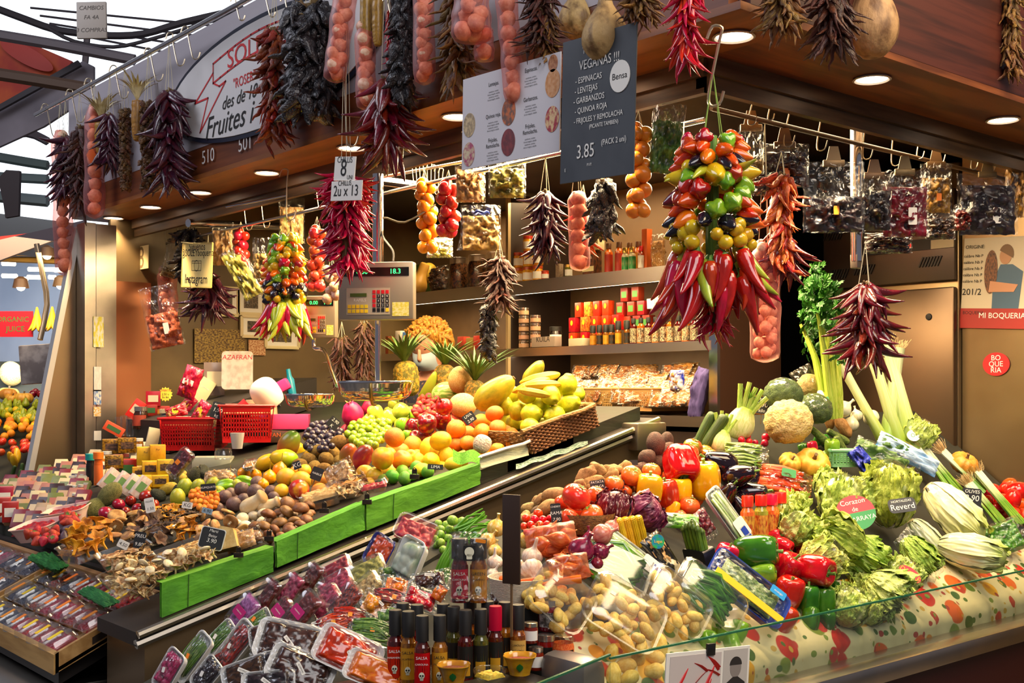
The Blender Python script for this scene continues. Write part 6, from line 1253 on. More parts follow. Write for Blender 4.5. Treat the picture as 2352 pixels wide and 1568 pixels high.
for i in range(12):
 x=(i%5-2)*11.5*s+(i//5)*3*s;y=(i//5-1)*.010;z1=(88-abs(i%5-2)*6-R.uniform(0,12))*s
 part('spear',tube([(x*.9,y,-40*s),(x,y,z1*.6),(x*1.05,y,z1*.85),(x*1.06,y,z1*.95),(x*1.06,y,z1*1.08)],[7*s,6.5*s,6.2*s,7.2*s,1.5*s],8,3),ASP,o)
part('printed_band',prism(rrect(70*s,62*s,6*s),.045),mat('black_band_print','14141c',rough=.35),o,trs((0,0,-12*s),Quaternion((1,0,0),PI/2)),smooth=False)
b_=fr(Vector((0,-.0235,-12*s)),Vector((1,0,0)),UP);txt('Esparrecs',13*s,b_@Matrix.Translation((0,4*s,0)),mat('gold_print','d8b05c',rough=.4),o,shear=.3);txt("d'en Pau",13*s,b_@Matrix.Translation((4*s,-12*s,0)),_m['gold_print'],o,shear=.3)
M,s=lean('R',1560,1196,-5,30,.04);bag(M,.12,.05,.03,'green','small bag with a green leaf print below the red cabbage',filmm=mat('green_printed_bag','6cc02c',c2='e8e4dc',sc=2,rough=.25,coat=.4));M,s=lean('R',1620,1205,-60,30,.04);bag(M,.10,.06,.03,'dkred','small bag of red leaves behind the asparagus')
o=veg_tray(1706,1358,-38,205,92,'blue and yellow pack of green herbs beside the peppers',None,mat('rocket_leaf','5c7c34',c2='a8b480',sc=16,rough=.5),cs=lumps(.19,.08,.015,.008,200,5,40),h=.07,lm='blue and yellow herb pack',traym=mat('blue_tray_film','1c2c9c',rough=.3),H=.035)
part('yellow_stripe',box(.235,.022,.003),YL,o,Matrix.Translation((0,-.043,.068)),smooth=False);sticker(o,.05,.025,.070,mat('sky_blue_label','2c9cdc',rough=.4),'ecologic',PAPER,.009,(.07,.025),0)
GPM=mat('small_green_pepper','4c8a1c',c2='2f6412',rough=.15,coat=.5)
def clearbox(u,v,a,L,W,H,label,h=.06,pl='R',t=40,lm=None,stick=True,cont=None,cs=None):
 M,s=lean(pl,u,v,a,t,h);o=thing('clear_box',M,label,'box',None,lm);L,W=L*s,W*s
 part('tray',tray_sh(L,W,H),CLEAR,o);part('lid',dome_sh(L,W,H*.35),CLEAR,o,Matrix.Translation((0,0,H)))
 if cont:c=part('contents',cs,cont,o,Matrix.Translation((0,0,H*.5)),smooth=True);c['kind']='stuff'
 if stick:sticker(o,.014,.010,H*1.38,PAPER,loc=(-L*.25,W*.1))
 return M,L,W,H
clearbox(1400,1318,-25,165,100,.045,'clear box of small green padron peppers behind the potatoes',cont=GPM,cs=strands(.16,.09,40,.010,3,6,.5));clearbox(1612,1380,-38,180,104,.05,'clear box of little green peppers beside the herb pack',cont=GPM,cs=strands(.15,.08,46,.008,8,6,.5))
def potbox(u,v,a,L,W,label,n,seed,lm=None,h=.05):
 M,L,W,H=clearbox(u,v,a,L,W,.05,label,lm=lm,h=h);Rr=random.Random(seed);pts=[]
 for _ in range(900):
  if len(pts)>=n:break
  x,y=Rr.uniform(-.42,.42)*L,Rr.uniform(-.42,.42)*W;z=.018+.012*(len(pts)>n*.55)
  if any((x-q[0])**2+(y-q[1])**2<(.023+(.0 if abs(z-q[2])<.005 else-.010))**2 for q in pts):continue
  pts.append((x,y,z))
 for x,y,z in pts:
  make('baby_potato',M@Vector((x,y,z)),.029*Rr.uniform(.85,1.15),(M.to_quaternion()@Quaternion((Rr.gauss(0,.3),Rr.gauss(0,.3),1),Rr.uniform(0,6))@Quaternion((1,0,0),1.57)),group='washed baby potatoes in clear boxes')
potbox(1272,1385,-40,150,130,'clear box of baby potatoes beside the glass jar',20,1,lm='first potato box');potbox(1418,1422,-32,185,140,'front clear box of baby potatoes',28,2,lm='front potato box',h=.06);potbox(1535,1395,-38,165,120,'clear box of baby potatoes between the others and the green peppers',22,3,lm='third potato box')
fill('R','baby_potato','1400 1500,1520 1470,1500 1568,1410 1568',36,9,.0,seed=2,label='baby potato low behind the glass guard');fill('R','light_green','1590 1450,1700 1440,1680 1490,1600 1490',40,5,.0,seed=2,label='green vegetable low behind the glass guard')
put('C','red_bell','1180 1405 1',h=-.2)if 0 else None
CAR=mat('fresh_carrot','f0701c',c2='e4601c',rough=.35)
for i,(u,v,a,L)in enumerate(((1210,1336,5,110),(1290,1335,8,90),(1150,1330,-5,80))):
 M,s=lean('C',u,v,a,20,.04);single('carrot',tube([(-L*s/2,0,0),(0,0,.003),(L*s/2,0,0)],[.004,.009,.011],10,3),CAR,'bright orange carrot lying above the baby potatoes','carrot',M,group='carrots above the potato boxes')
single('white_slotted_basket',rev([(0,0),(.07,0),(.085,.07),(.082,.07),(.067,.004),(0,.004)],28,sub=1),mat('cream_basket','ecdcc0',rough=.5,bump=.8,bsc=14,stretch=(1,1,5)),'cream slotted basket under the carrots','basket',trs(on('C',1195,1385,.0)))
single('wicker_bowl',rev([(0,0),(.06,0),(.085,.05),(.080,.052),(.06,.006),(0,.006)],28,sub=2),WICK,'small wicker bowl under the round tomatoes','basket',trs(on('R',1345,1222,.0)))
def veb(u,vtop,vbot,w,pl,cap,liq,label,lab,d=None,**k):
 p=P(u,vbot,d)if d else on(pl,u,vbot,0);p=p+UP*0;s=dep(p)/FX;return bottle(p,w*s/2,(vbot-vtop)*s,cap,liq,label,lab,**k)
RCAP=mat('red_wax_cap','d8161c',rough=.25,coat=.4,var=.04);PR=mat('pickled_red_chillies','d8341c',c2='f08030',sc=9,rough=.12,coat=.6,stretch=(4,4,.6));PG=mat('pickled_green_chillies','7c8a1c',c2='b0a83c',sc=9,rough=.12,coat=.6,stretch=(4,4,.6));PLB=mat('yellow_brown_label','d8a038',c2='a83c1c',sc=5,rough=.5)
for u,t,m,lb in((1717,1138,PR,'red capped bottle of pickled red chillies beside the leek tray'),(1748,1136,PG,'red capped bottle of pickled green chillies in the middle'),(1773,1134,PR,'red capped bottle of pickled red chillies behind the green ones'),(1793,1130,PG,'red capped bottle of green chillies at the back')):
 veb(u,t,t+112,34,'R',RCAP,m,lb,PLB,caph=.2,neck=.62)
veb(1818,1132,1200,28,'R',BLACK,mat('dark_bottle_glass','120c0a',rough=.1,coat=.5),'dark bottle with a black cap behind the lettuce leaves',PLB,caph=.22,neck=.9)
#  hanging goods
CHROMEW=mat('steel_wire','c8b89c',rough=.3,metal=.9,var=0)
def at(u,v,w):return P(u,v,w)if isinstance(w,(int,float))else Pk(u,v,w[0],w[1])
FB,SB,INL,INR,INC=(0,2.2),(1,1.8),(0,2.72),(1,2.30),(0,2.9)
def slen(top,where,dflt):
 z={(0,2.2):3.17,(1,1.8):3.17,(0,2.72):2.42,(1,2.3):2.46}.get(where if isinstance(where,tuple)else None)
 return max(dflt,z-top.z)if z else dflt
def strings(o,top,L=.06,n=3,m=None,spread=.02):
 a=Acc()
 for i in range(n):an=2*PI*i/n;a.add(tube([(0,0,L),(spread*math.cos(an),spread*math.sin(an),-.005)],.0011,4,1))
 part('string',a,m or STRING,o)
def ristra(label,u,v0,v1,w,where,key,n,lpx,outw=1.0,core=.25,lm=None,name='chilli_string',cat='chilli string',seed=None,taper=.0,st=.07,spf=None,stuff=0):
 top=at(u,v0,where);k=dep(top)/FX;H=(v1-v0)*k;W_=w*k;l=lpx*k;R=random.Random(seed if seed is not None else int(u+v1));o=thing(name,Matrix.Translation(top),label,cat,None,lm)
 ms=CH[key]if isinstance(key,str)else None
 strings(o,top,slen(top,where,st))
 part('core',tube([(0,0,-.004),(0,0,-H*.5),(0,0,-H+l*.8)],[W_*min(core,.3)*.3,W_*min(core,.3)*.35,W_*min(core,.3)*.2],7,2),BSTEM,o)
 n=min(100,int(n*1.5))if n>20 else n
 extra=Acc()
 for i in range(n+stuff):
  t=(i+.5)/(n+stuff)if i<n else R.random();z=-t*max(.01,H-l*.85);az=2.39996*i+R.uniform(-.3,.3);rr=W_*core*.4*R.uniform(.4,1)
  me=R.choice(ms)if ms else R.choice(CH[R.choice(key)])
  ow=outw*R.uniform(.45,1.15)*(1-taper*t)*(1.25 if t<.15 else 1);d=Vector((math.cos(az)*ow,math.sin(az)*ow,-1+.25*(t<.12))).normalized()
  s=l*R.uniform(.8,1.12);q=Vector((0,0,-1)).rotation_difference(d)@Quaternion((0,0,1),R.uniform(0,6))
  M=trs((rr*math.cos(az),rr*math.sin(az),z),q,s)
  if i<n:obj('chilli',me,o,M)
  else:extra.add(([v_.co[:]for v_ in me.vertices],[tuple(f_.vertices)for f_ in me.polygons]),0,M);
 if stuff:x_=part('inner_chillies',extra,ms[0].materials[0],o,smooth=True);x_['kind']='stuff'
 return o
def cluster(label,u,v0,v1,w,where,bands,lm=None,name='pepper_string'):
 top=at(u,v0,where);k=dep(top)/FX;H=(v1-v0)*k;W_=w*k/2;R=random.Random(int(u));o=thing(name,Matrix.Translation(top),label,'pepper string',None,lm);strings(o,top,slen(top,where,.16 if w>150 else .08),4,mat('green_cord','8cb04c',rough=.8),.03)
 part('core',tube([(0,0,0),(0,0,-H*.5),(0,0,-H*.8)],[W_*.1,W_*.16,W_*.1],8,2),GSTEM,o)
 for t0,t1,cnt,keys,px,ow,dn in bands:
  cnt=int(cnt*1.8)
  for i in range(cnt):
   t=t0+(t1-t0)*((i+R.random())/cnt);az=2.39996*i+R.uniform(-.3,.3);kk=R.choice(keys);me=R.choice(CH[kk])
   prof=min(1,.62+1.4*t)*W_;s=px*k*R.uniform(.85,1.15);rr=max(0,prof-s*.62*ow)
   d=Vector((math.cos(az)*ow,math.sin(az)*ow,-dn+R.uniform(-.2,.2))).normalized();q=Vector((0,0,-1)).rotation_difference(d)@Quaternion((0,0,1),R.uniform(0,6))
   obj('chilli' if kk[0]=='l' else 'pepper',me,o,trs((rr*math.cos(az),rr*math.sin(az),-t*H),q,s))
 return o
NETR=film('red_net',(1,.72,.66),.01,.5,bump=0,op=.10,opc=(.85,.10,.10),net=380);BULB=mat('garlic_in_net','f0c8a8',c2='e0a888',sc=5,rough=.5,var=.08)
GB_=mesh('garlic_bulb',rev([(0,-.42),(.2,-.42),(.42,-.26),(.5,0),(.4,.24),(.16,.4),(.08,.5),(0,.52)],20,8,.07,.02,sub=2),BULB)
def garlic(label,u,v0,v1,w,where,bpx=36,cols=2,u2=None,netm=NETR,name='garlic_string',bulb=None,lm=None,neton=True,cat='garlic string',end=0,jit=1.0,pn='garlic_bulb',sq=1):
 top=at(u,v0,where);k=dep(top)/FX;H=(v1-v0)*k;b=bpx*k;bot=at(u2 if u2 is not None else u,v1,dep(top))-top;R=random.Random(int(u*3+v1));o=thing(name,Matrix.Translation(top),label,cat,None,lm);strings(o,top,slen(top,where,.05),3)
 n=max(2,int(H/(b*.80)));off=max(0,(w-bpx)/2*k)
 for i in range(n):
  t=(i+.5)/n
  for c in range(cols):
   az=(c*2*PI/cols)+i*1.1;rr=off*(.9 if cols>1 else .3)
   p=bot*t+Vector((0,0,(c%2)*b*.35))+RT*math.cos(az)*rr+FW*math.sin(az)*max(rr,b*.3)*(cols>1)
   obj(pn,bulb or GB_,o,trs(p,rotz_to(Vector((math.cos(az+2)*jit,math.sin(az)*jit,.35))),b*R.uniform(.9,1.1)*(1.25 if end and i==n-1 else 1)))
 if neton:
  a=Acc();wr=(w/2+2)*k;pts=[(bot*(i/9))for i in range(10)];a.add(tube(pts+[bot*1.04],[wr*.45]+[wr*R.uniform(.9,1.08)for _ in range(8)]+[wr*.9,wr*.15],14,2));part('net',a,netm,o,smooth=True)
 return o
def fruitstring(label,u,v0,v1,w,where,m,bpx,lm=None,u2=None,name='tomato_string',pn='tomato'):
 me=mesh(pn,sph(18,.92,5,.03),m);return garlic(label,u,v0,v1,w,where,bpx,3,u2,bulb=me,neton=False,name=name,cat='tomato string',lm=lm,pn=pn)
def corn(label,u,v0,vh,v1,where,w=24,husk=True,a=-90):
 top=at(u,v0,where);k=dep(top)/FX;H=(v1-v0)*k;o=thing('dried_corn',Matrix.Translation(top),label,'dried corn',None);h0=(vh-v0)*k;r=w*k/2
 sh=rev([(0,-H),(r*.7,-H*.97),(r,-H+(H-h0)*.4),(r*.95,-h0-.01),(r*.6,-h0),(0,-h0)],32,sub=14);part('cob',([(x*(1+.07*math.cos(14*math.atan2(y,x)))*(1+.06*math.cos(z*900/1.3)),y*(1+.07*math.cos(14*math.atan2(y,x))),z)for x,y,z in sh[0]],sh[1]),mat('dry_corn_kernels','b08028',c2='8c6220',sc=16,rough=.45,coat=.2),o,smooth=True)
 if husk:part('husk',leafy(44,h0*1.2,w*k*.17,0,1.0,.42,.8,int(u),nu=2,nv=5,jit=.3),mat('dry_corn_husk','ecd8a8',c2='c0a468',sc=4,rough=.8),o,Matrix.Translation((0,0,-h0)))
 return o
garlic('long garlic braid in red net hanging lowest at the far end of the sign',138,300,620,40,FB,30,1,148,end=1,lm='long garlic braid')
ristra('dark purple chilli string beside the long garlic braid',150,312,478,62,FB,'purple',46,52,1.0)
ristra('brown dried pepper string between two garlic braids',183,290,508,56,FB,'brown',52,52,.8)
garlic('garlic braid in red net with an orange diamond label',217,240,492,42,FB,32,1,lm='garlic braid with a diamond label');d_=THINGS[-1][0];k_=dep(d_.location)/FX;part('diamond_label',prism([(0,22*k_),(11*k_,0),(0,-22*k_),(-11*k_,0)],.002),STICK,d_,fr(Vector((0,0,-120*k_))-FW*.045,RT,UP),smooth=False)
corn('dried corn cob with pale husks beside the diamond label',232,195,275,355,FB,26);corn('tall dried corn cob with husks against the white sign',315,150,232,325,FB,24)
ristra('short blue black chilli string below the first corn cob',252,262,410,62,FB,'purple',40,50,1.0)
ristra('string of wrinkled brown pods between the two corn cobs',287,250,450,46,FB,'walnut',60,20,.5,.5,name='dried_pod_string');ristra('wider string of wrinkled brown pods behind the big purple chillies',340,232,450,64,FB,'walnut',80,22,.5,.6,name='dried_pod_string')
ristra('big purple black chilli string partly covering the oval sign',388,208,475,118,FB,'purple',84,72,1.0,.2,lm='big purple chilli string')
ristra('rusty mixed dried chilli string in front of the shop name',630,62,350,110,FB,'mixeddry',96,56,.8,.4,lm='rusty dried chilli string')
ristra('huge black dried pepper string, the darkest of all',712,8,292,150,FB,'black',96,74,.8,.45,lm='huge black pepper string')
garlic('garlic braid in red net beside the hanging corn cobs',800,-60,180,52,FB,34,2,768);garlic('second garlic braid behind the corn cobs with an orange label',838,60,245,44,FB,36,2,842)
corn('pair of bare dried corn cobs, nearer the garlic',842,-20,-15,125,FB,28,False);corn('bare dried corn cob beside its twin',868,-20,-15,105,FB,26,False)
ristra('thin string of tiny red chillies behind the wire',895,20,205,24,FB,'red',46,20,1)
ristra('long slim glossy black pepper string beside the garlic',926,-60,255,52,FB,'black',70,50,.5,.6)
ristra('dark red spreading chilli string hanging over the wooden soffit',888,182,405,120,FB,'darkred',50,95,1.05,.12,lm='dark red spreading chilli string')
garlic('garlic braid in red net just beyond the white menu poster',972,-80,185,46,FB,34,2,975);
ristra('tan and brown dried pepper string above the menu poster',1052,-40,238,96,FB,'tan',80,70,.7,.35)
garlic('thick garlic cluster in red net high above the menu poster',1083,-70,92,84,(0,2.15),42,3,lm='thick garlic cluster');garlic('small garlic bundle under the thick cluster',1112,60,138,42,FB,36,1)
garlic('garlic braid in red net crossing the white menu poster',1160,-40,228,46,(0,2.12),38,1,1182,end=1,lm='garlic braid over the poster')
ristra('purple and tan dried chilli string beside the gourds',1243,-60,150,112,(0,2.15),'brown',80,62,.9,.3);ristra('orange tipped small chilli string at the poster edge',1262,20,165,50,(0,2.16),'tan',30,40,.9,.3)
def gourd(label,u,v,w,h,where):
 p=at(u,v,where);k=dep(p)/FX;r=w*k/2;H=h*k
 o=thing('dried_gourd',trs(p),label,'gourd',None);part('body',rev([(0,-H*.5),(r*.5,-H*.47),(r*.95,-H*.25),(r,-H*.02),(r*.8,H*.22),(r*.5,H*.42),(r*.3,H*.6),(r*.28,H*1.0),(0,H*1.02)],28,0,0,.05,seed=2,sub=3),mat('gourd_skin','c09a64',c2='7c5c38',sc=4,rough=.6,bump=.3,bsc=12,edge=(.45,.62)),o,smooth=True);strings(o,p,.03+H*1.1,2);return o
gourd('largest dried bottle gourd hanging over the blackboard',1390,78,106,126,(0,2.12));gourd('smaller dried gourd behind the largest one',1325,40,84,96,(0,2.3));gourd('pale dried gourd among brown chillies on the side front',2003,48,116,168,SB)
ristra('brown dried chilli string above the gourds',1470,-60,70,120,(0,2.1),'tan',60,62,.9)
ristra('fresh bright red chilli bunch above the corner spotlight',1578,-60,178,106,2.75,'red',90,66,.75,.2,lm='fresh red chilli bunch')
ristra('brown dried chilli string at the head of the side front',1795,-60,100,120,(1,1.74),'tan',70,66,.8);ristra('rusty brown dried chilli string covering half of the pale gourd',1915,-60,152,150,(1,1.72),'brown',96,80,.8)
ristra('dim yellowish dried pepper string at the outermost end',2325,-40,195,74,SB,'tan',80,40,.5,.5)
B=lambda*k:list(k)
cluster('colourful pepper string with its price card near the far column',290,572,778,112,INL,((0,.12,14,B('fat_orange','fat_red'),26,.9,.5),(.12,.22,12,B('ball_yellow','long_lime'),26,1,.3),(.2,.5,26,B('hab_red','hab_orange'),32,1,.4),(.46,.54,12,B('hab_black'),30,1,.3),(.52,.66,22,B('ball_yellow'),24,1,.3),(.6,.72,14,B('long_lime','long_red'),60,.7,1),(.66,.8,16,B('long_red'),56,.4,1)),lm='far colourful pepper string')
cluster('bright pepper string of small yellow, orange and green peppers',655,540,785,100,4.9,((0,.15,16,B('hab_green','fat_orange','hab_yellow'),28,.9,.5),(.1,.45,34,B('ball_yellow','fat_orange','hab_red','hab_green','long_lime','ball_yellow','fat_orange'),28,1,.4),(.42,.52,12,B('fat_orange','hab_black'),30,1,.4),(.5,.62,14,B('ball_yellow','hab_black'),28,1,.3),(.56,.70,12,B('long_lime'),70,.7,1),(.62,.76,20,B('long_red','long_lime'),66,.4,1)),lm='bright pepper string')
cluster('largest colourful pepper bunch hanging from the corner hook',1637,312,800,205,2.8,((0,.06,8,B('fat_orange','hab_red','hab_green'),50,.8,.4),(.04,.13,9,B('fat_orange'),56,.9,.3),(.11,.16,6,B('fat_black','ball_yellow'),54,1,.3),(.15,.21,6,B('long_lime','fat_yellow'),76,1,.1),(.18,.30,10,B('hab_red','hab_green','hab_red','fat_purple'),54,1,.4),(.28,.40,11,B('fat_orange','fat_orange','hab_green'),58,1,.4),(.38,.44,6,B('fat_black'),56,1,.4),(.42,.53,13,B('ball_yellow','fat_yellow'),48,1,.3),(.50,.62,8,B('long_lime','long_lime','long_red'),120,.6,1),(.54,.72,17,B('long_red'),112,.32,1)),lm='largest colourful pepper bunch')
ristra('small bright red chillies at the tip of the largest bunch',1640,640,795,150,2.86,'red',90,44,.8,.5,st=.03)
garlic('pale onion braid in orange net over the chilli flake bag',383,618,722,40,INL,20,2,388,name='onion_string',cat='onion string')
ristra('black dried chilli mass behind the framed board',435,530,655,84,INL,'black',56,40,.8,.4);ristra('long purple chillies spreading below the framed board',478,628,750,124,INL,'purple',64,62,1.3,.15)
fruitstring('string of red tomatoes between plastic bags',553,532,638,44,INL,mat('hung_red_tomato','c8201c',rough=.18,coat=.3),23)
fruitstring('string of orange red tomatoes behind the bright chilli bunch',728,525,670,50,(0,2.5),mat('hung_orange_red_tomato','d8482c',rough=.18,coat=.3),26);garlic('orange onion braid under the orange red tomatoes',762,618,696,46,(0,2.5),24,2,neton=False,name='onion_string',cat='onion string')
ristra('brightest red chilli string carrying the handwritten chilli prices',795,405,655,132,FB,'red',100,48,1.25,.62,lm='brightest red chilli string',seed=5,stuff=260)
fruitstring('string of golden orange tomatoes',975,418,582,58,INL,mat('hung_gold_tomato','f0981c',rough=.2,coat=.3),31,'string of golden tomatoes',985);fruitstring('string of deep red tomatoes beside the golden ones',1030,420,545,62,INL,mat('hung_deep_tomato','b81c24',rough=.2,coat=.3),32)
fruitstring('string of orange tomatoes under the blackboard edge',1467,292,502,68,(0,2.55),mat('hung_amber_tomato','e88a24',rough=.25,coat=.2),38,'string of orange tomatoes')
ristra('purple black chilli string under the white menu poster',1253,440,608,92,INL,'purple',70,60,.9,.25);garlic('pink garlic braid beside dried yellow chillies',1326,440,615,44,INL,36,1,1332);ristra('few wrinkled black peppers hanging behind the garlic',1385,420,560,60,INL,'black',26,70,.5,.2)
ristra('dried yellow chilli cluster tied over the pink garlic',1340,470,600,24,(0,2.82),'orangedry',14,56,.5,.2)
ristra('long brown dried chilli string in front of the shelves',1147,590,730,84,4.5,'brown',70,52,1.0,.2,lm='long brown chilli string');ristra('black pod string continuing below the brown chillies',1122,700,830,44,4.52,'black',60,28,.5,.5)
ristra('dark red brown pepper string behind the scale pan',785,772,905,66,5.6,'brown',70,30,.7,.6);ristra('second dark pepper string beside the scale post',836,740,885,62,5.55,'brown',80,30,.7,.6)
ristra('orange and red dried pepper string behind the largest bunch',1795,400,650,82,(1,2.25),'orangedry',80,62,.7,.3);garlic('wide garlic bunch in a pinkish net behind the peppers',1757,560,822,66,(1,2.3),29,3,lm='wide garlic bunch');ristra('bright red dried chillies at the tip of the orange string',1808,545,655,70,(1,2.24),'darkred',24,70,.6,.2)
ristra('glossy dark red chilli string hanging in front of the leeks',1988,652,872,138,3.35,'darkred',58,86,1.25,.12,lm='glossy dark red chilli string',st=.12)
def hook(u0,v0,u1,v1,where,r=.0022,label='bent wire hook under the beam',g='steel wire hooks under the beam'):
 a_,b_=at(u0,v0,where),at(u1,v1,where);k=(a_-b_).length;M=trs(a_);d=b_-a_;s=min(.035,k*.2)
 single('wire_hook',tube([RT*-s+UP*-.3*s,RT*-.6*s+UP*.6*s,UP*s*.5+RT*.1*s,d*.1,d*.8,d+RT*.2*s-UP*.2*s,d+RT*.9*s-UP*.1*s,d+RT*1.2*s+UP*.8*s],r,6,3),CHROMEW,label,'hook',M,g)
for u0,v0,u1,v1 in((1738,202,1716,282),(1778,212,1762,272),(1822,222,1797,330),(1892,238,1874,340),(2055,272,2046,375),(2118,288,2104,360),(2183,303,2146,372),(2242,318,2228,385),(2292,332,2268,390),(2338,345,2312,370),(1990,258,1980,360)):hook(u0,v0,u1,v1,INR)
hook(1655,80,1624,235,2.8,.004,'large bright steel hook carrying the largest pepper bunch',None);hook(792,165,796,330,FB,.003,'curved steel hook above the chilli prices',None);hook(660,400,657,500,4.9,.003,'steel hook above the bright pepper string',None);hook(282,490,286,545,INL,.003,'steel hook above the far pepper string',None)
for i,(u,v)in enumerate(((310,505),(345,500),(375,500),(405,495),(440,490),(560,470),(600,465),(725,420),(745,415))):hook(u,v,u+6,v+55,INL)
for i in range(9):hook(945+i*9,362+i*4,950+i*8,425+i*3,4.7,.0018,'thin wire hook bunched on the slender rail','wire hooks bunched on the rail')
for u,v in((108,248),(165,215),(208,190),(265,160),(345,120),(395,85),(430,70)):hook(u,v,u+12,v+62,FB,.003,'steel hook on the chrome sign rail','steel hooks on the sign rail')
for u,v in((540,0),(610,-8),(655,0),(890,0)):hook(u,v,u+10,v+44,FB,.003,'steel hook on the chrome sign rail','steel hooks on the sign rail')
def hbag(u,v0,v1,w,where,cont,label,fill_=.5,clip=True,a=0,stick=None,cs=None,cm=None,neckb=0,nm='hanging_bag',filmm=None,lm=None):
 c=at(u,(v0+v1)/2,where);k=dep(c)/FX;M=fr(c,ax(-90+a),ax(0+a));L,W_=(v1-v0)*k,w*k
 o=thing(nm,M,label,'bag',None,lm);part('film_bag',pillow(L,W_,.045,int(u),.3,16,neckb),filmm or FILM,o,smooth=True)
 c_=part('contents',cs or pillow(L*fill_,W_*.9,.038,int(u)+3,.6,18),cm or CM[cont],o,Matrix.Translation((L*(.5-fill_/2)*.94,0,0)),smooth=True);c_['kind']='stuff'
 if clip:part('clip',Acc().add(box(.022,.07,.012,.002),0,trs((-L/2+.005,0,0))).add(prism([(-.045,-.014),(0,-.024),(0,.024),(-.045,.014)],.004),0,trs((-L/2-.006,0,0))),mat('old_brass_clip','8c6f4c',rough=.4,metal=.6),o)
 if stick:sticker(o,stick[0],stick[1],.032,stick[2],loc=(L*.2,W_*stick[3]),a=90)
 return o
ST=(.018,.028,STICK,.0);PL_=(.03,.06,PAPER,.1)
hbag(1802,330,430,112,INR,'brown','fat shiny bag of dark dried mushrooms by the clip',.8,stick=ST);hbag(1915,372,535,142,(1,2.2),'black','wide clear bag half full of black dried mushrooms before the steel pole',.5,stick=ST,lm='wide bag of black mushrooms')
hbag(2008,400,530,80,(1,2.24),'black','narrow bag of black dried chillies beside the pole',.7);hbag(2078,392,545,112,(1,2.2),'dkred','bag of dark red dried chillies with a white price label',.75,stick=PL_,lm='bag with a white price label')
hbag(2150,375,490,72,(1,2.27),'gold','bag of golden dried slices with an orange sticker',.7,stick=ST);hbag(2160,480,550,70,(1,2.28),'brown','brown bag hanging under the golden slices',.7,clip=False)
hbag(2268,398,540,140,(1,2.2),'black','large bag of purple black dried chillies near the poster',.8,stick=PL_);hbag(2040,535,582,110,(1,2.3),'brown','crumpled bag at the lowest point of the bag row',.9,clip=False);hbag(2210,470,530,40,(1,2.26),'dkred','slim reddish shiny bag between two bags',.8,clip=False)
hbag(1725,290,420,60,(1,2.36),'tan','clear bag with dried herbs behind the pepper bunch',.4);hbag(1765,395,450,70,(1,2.3),'brown','small bag of brown stalks under the fat bag',.9,clip=False)
hbag(2330,370,500,44,(1,2.2),'gold','dried fan shaped flower head at the edge of the row',.9,clip=False)
hbag(1532,238,400,76,(0,2.6),'green','clear bag of dried green herbs beside the orange tomatoes',.75,clip=False,a=-5);hbag(1165,365,455,86,INL,'olive','clear bag of crushed green herbs under the menu poster',.75,clip=False);hbag(1080,380,465,70,INL,'tan','clear bag of dried brown sticks under the menu poster',.9,clip=False)
hbag(1104,470,575,92,INL,'beige','white herb bag tied with a blue ribbon',.75,clip=False,neckb=-.2,lm='bag with a blue ribbon');part('blue_ribbon',tube([(math.cos(t)*.03,math.sin(t)*.03,.004*math.sin(t*5))for t in[i*PI/8 for i in range(17)]],.005,6,1),BLU,THINGS[-1][0],trs((-.055,0,0),Quaternion((0,1,0),PI/2)))
hbag(1010,545,592,60,(0,3.2),'olive','silvery foil bag above the shelf jars',.8,clip=False,filmm=FOIL)
hbag(372,655,800,82,(0,2.6),'dkred','clear bag of red chilli flakes with a white label',.55,clip=False,a=12,stick=PL_,lm='bag of chilli flakes',cm=mat('chilli_flakes','9c3a24',c2='c0603c',sc=22,rough=.6));hbag(512,510,610,50,INL,'tan','brown paper bag beside the tomato string',.8,clip=False);hbag(560,600,655,130,INL,'olive','clear bag of dried leaves below the tomato string',.8,clip=False,a=-60);hbag(605,545,640,50,INL,'tan','clear tied bag behind the bright pepper string',.6,clip=False);hbag(670,455,560,60,(0,3.0),'tan','brown paper bag hanging high over the bright peppers',.8,clip=False);hbag(395,560,640,40,INL,'tan','clear empty bag top above the onion braid',.3,clip=False,a=-15)
def board(name,pts,where,m,label,cat='sign',t=.004):
 A_,B_,C_,D_=[at(*q,where)for q in pts]
 w=((B_-A_).length+(C_-D_).length)/2;h=((A_-D_).length+(B_-C_).length)/2;M=fr((A_+B_+C_+D_)/4,((B_-A_)+(C_-D_)),((A_-D_)+(B_-C_)))
 o=thing(name,M,label,cat,None,label.split(' lettered')[0].split(' with')[0]if cat=='sign' else None);part('panel',box(w,h,t,.001),m,o,smooth=False);return o,w,h
bb,w,h=board('blackboard',((1292,90),(1462,60),(1458,388),(1290,432)),(0,2.10),mat('slate_grey_board','44494f',c2='3a3f46',sc=2,rough=.6,var=0),'tall grey blackboard lettered VEGANAS with chalk prices')
for s_,x,y,sz in(('TENEMOS',-.05,.40,.085),('VEGANAS !!!',.02,.30,.115),('- ESPINACAS',-.12,.20,.075),('- LENTEJAS',-.15,.13,.075),('- GARBANZOS',-.11,.06,.075),('- QUINOA ROJA',-.08,-.01,.07),('- FRIJOLES Y REMOLACHA',.02,-.08,.066),('(PICANTE TAMBIEN)',.10,-.135,.05),('3.85',-.14,-.30,.17),('(PACK 2 uni)',.24,-.26,.07),('P.V.P.',-.08,-.395,.035),('E',-.42,-.41,.04)):txt(s_,sz*h*.8,Matrix.Translation((x*w,y*h,.004)),CHALK,bb,sx=.78)
part('round_badge',prism(ell(w*.13,w*.15,28),.002),CHALK,bb,Matrix.Translation((w*.30,h*.165,.003)),smooth=False);txt('Bensa',w*.085,Matrix.Translation((w*.30,h*.165,.0045)),INK,bb)
mp,w,h=board('menu_poster',((1062,185),(1286,118),(1289,348),(1064,390)),(0,2.14),mat('white_poster_paper','d8d4d8',rough=.5,var=0),'white menu poster with round food pictures')
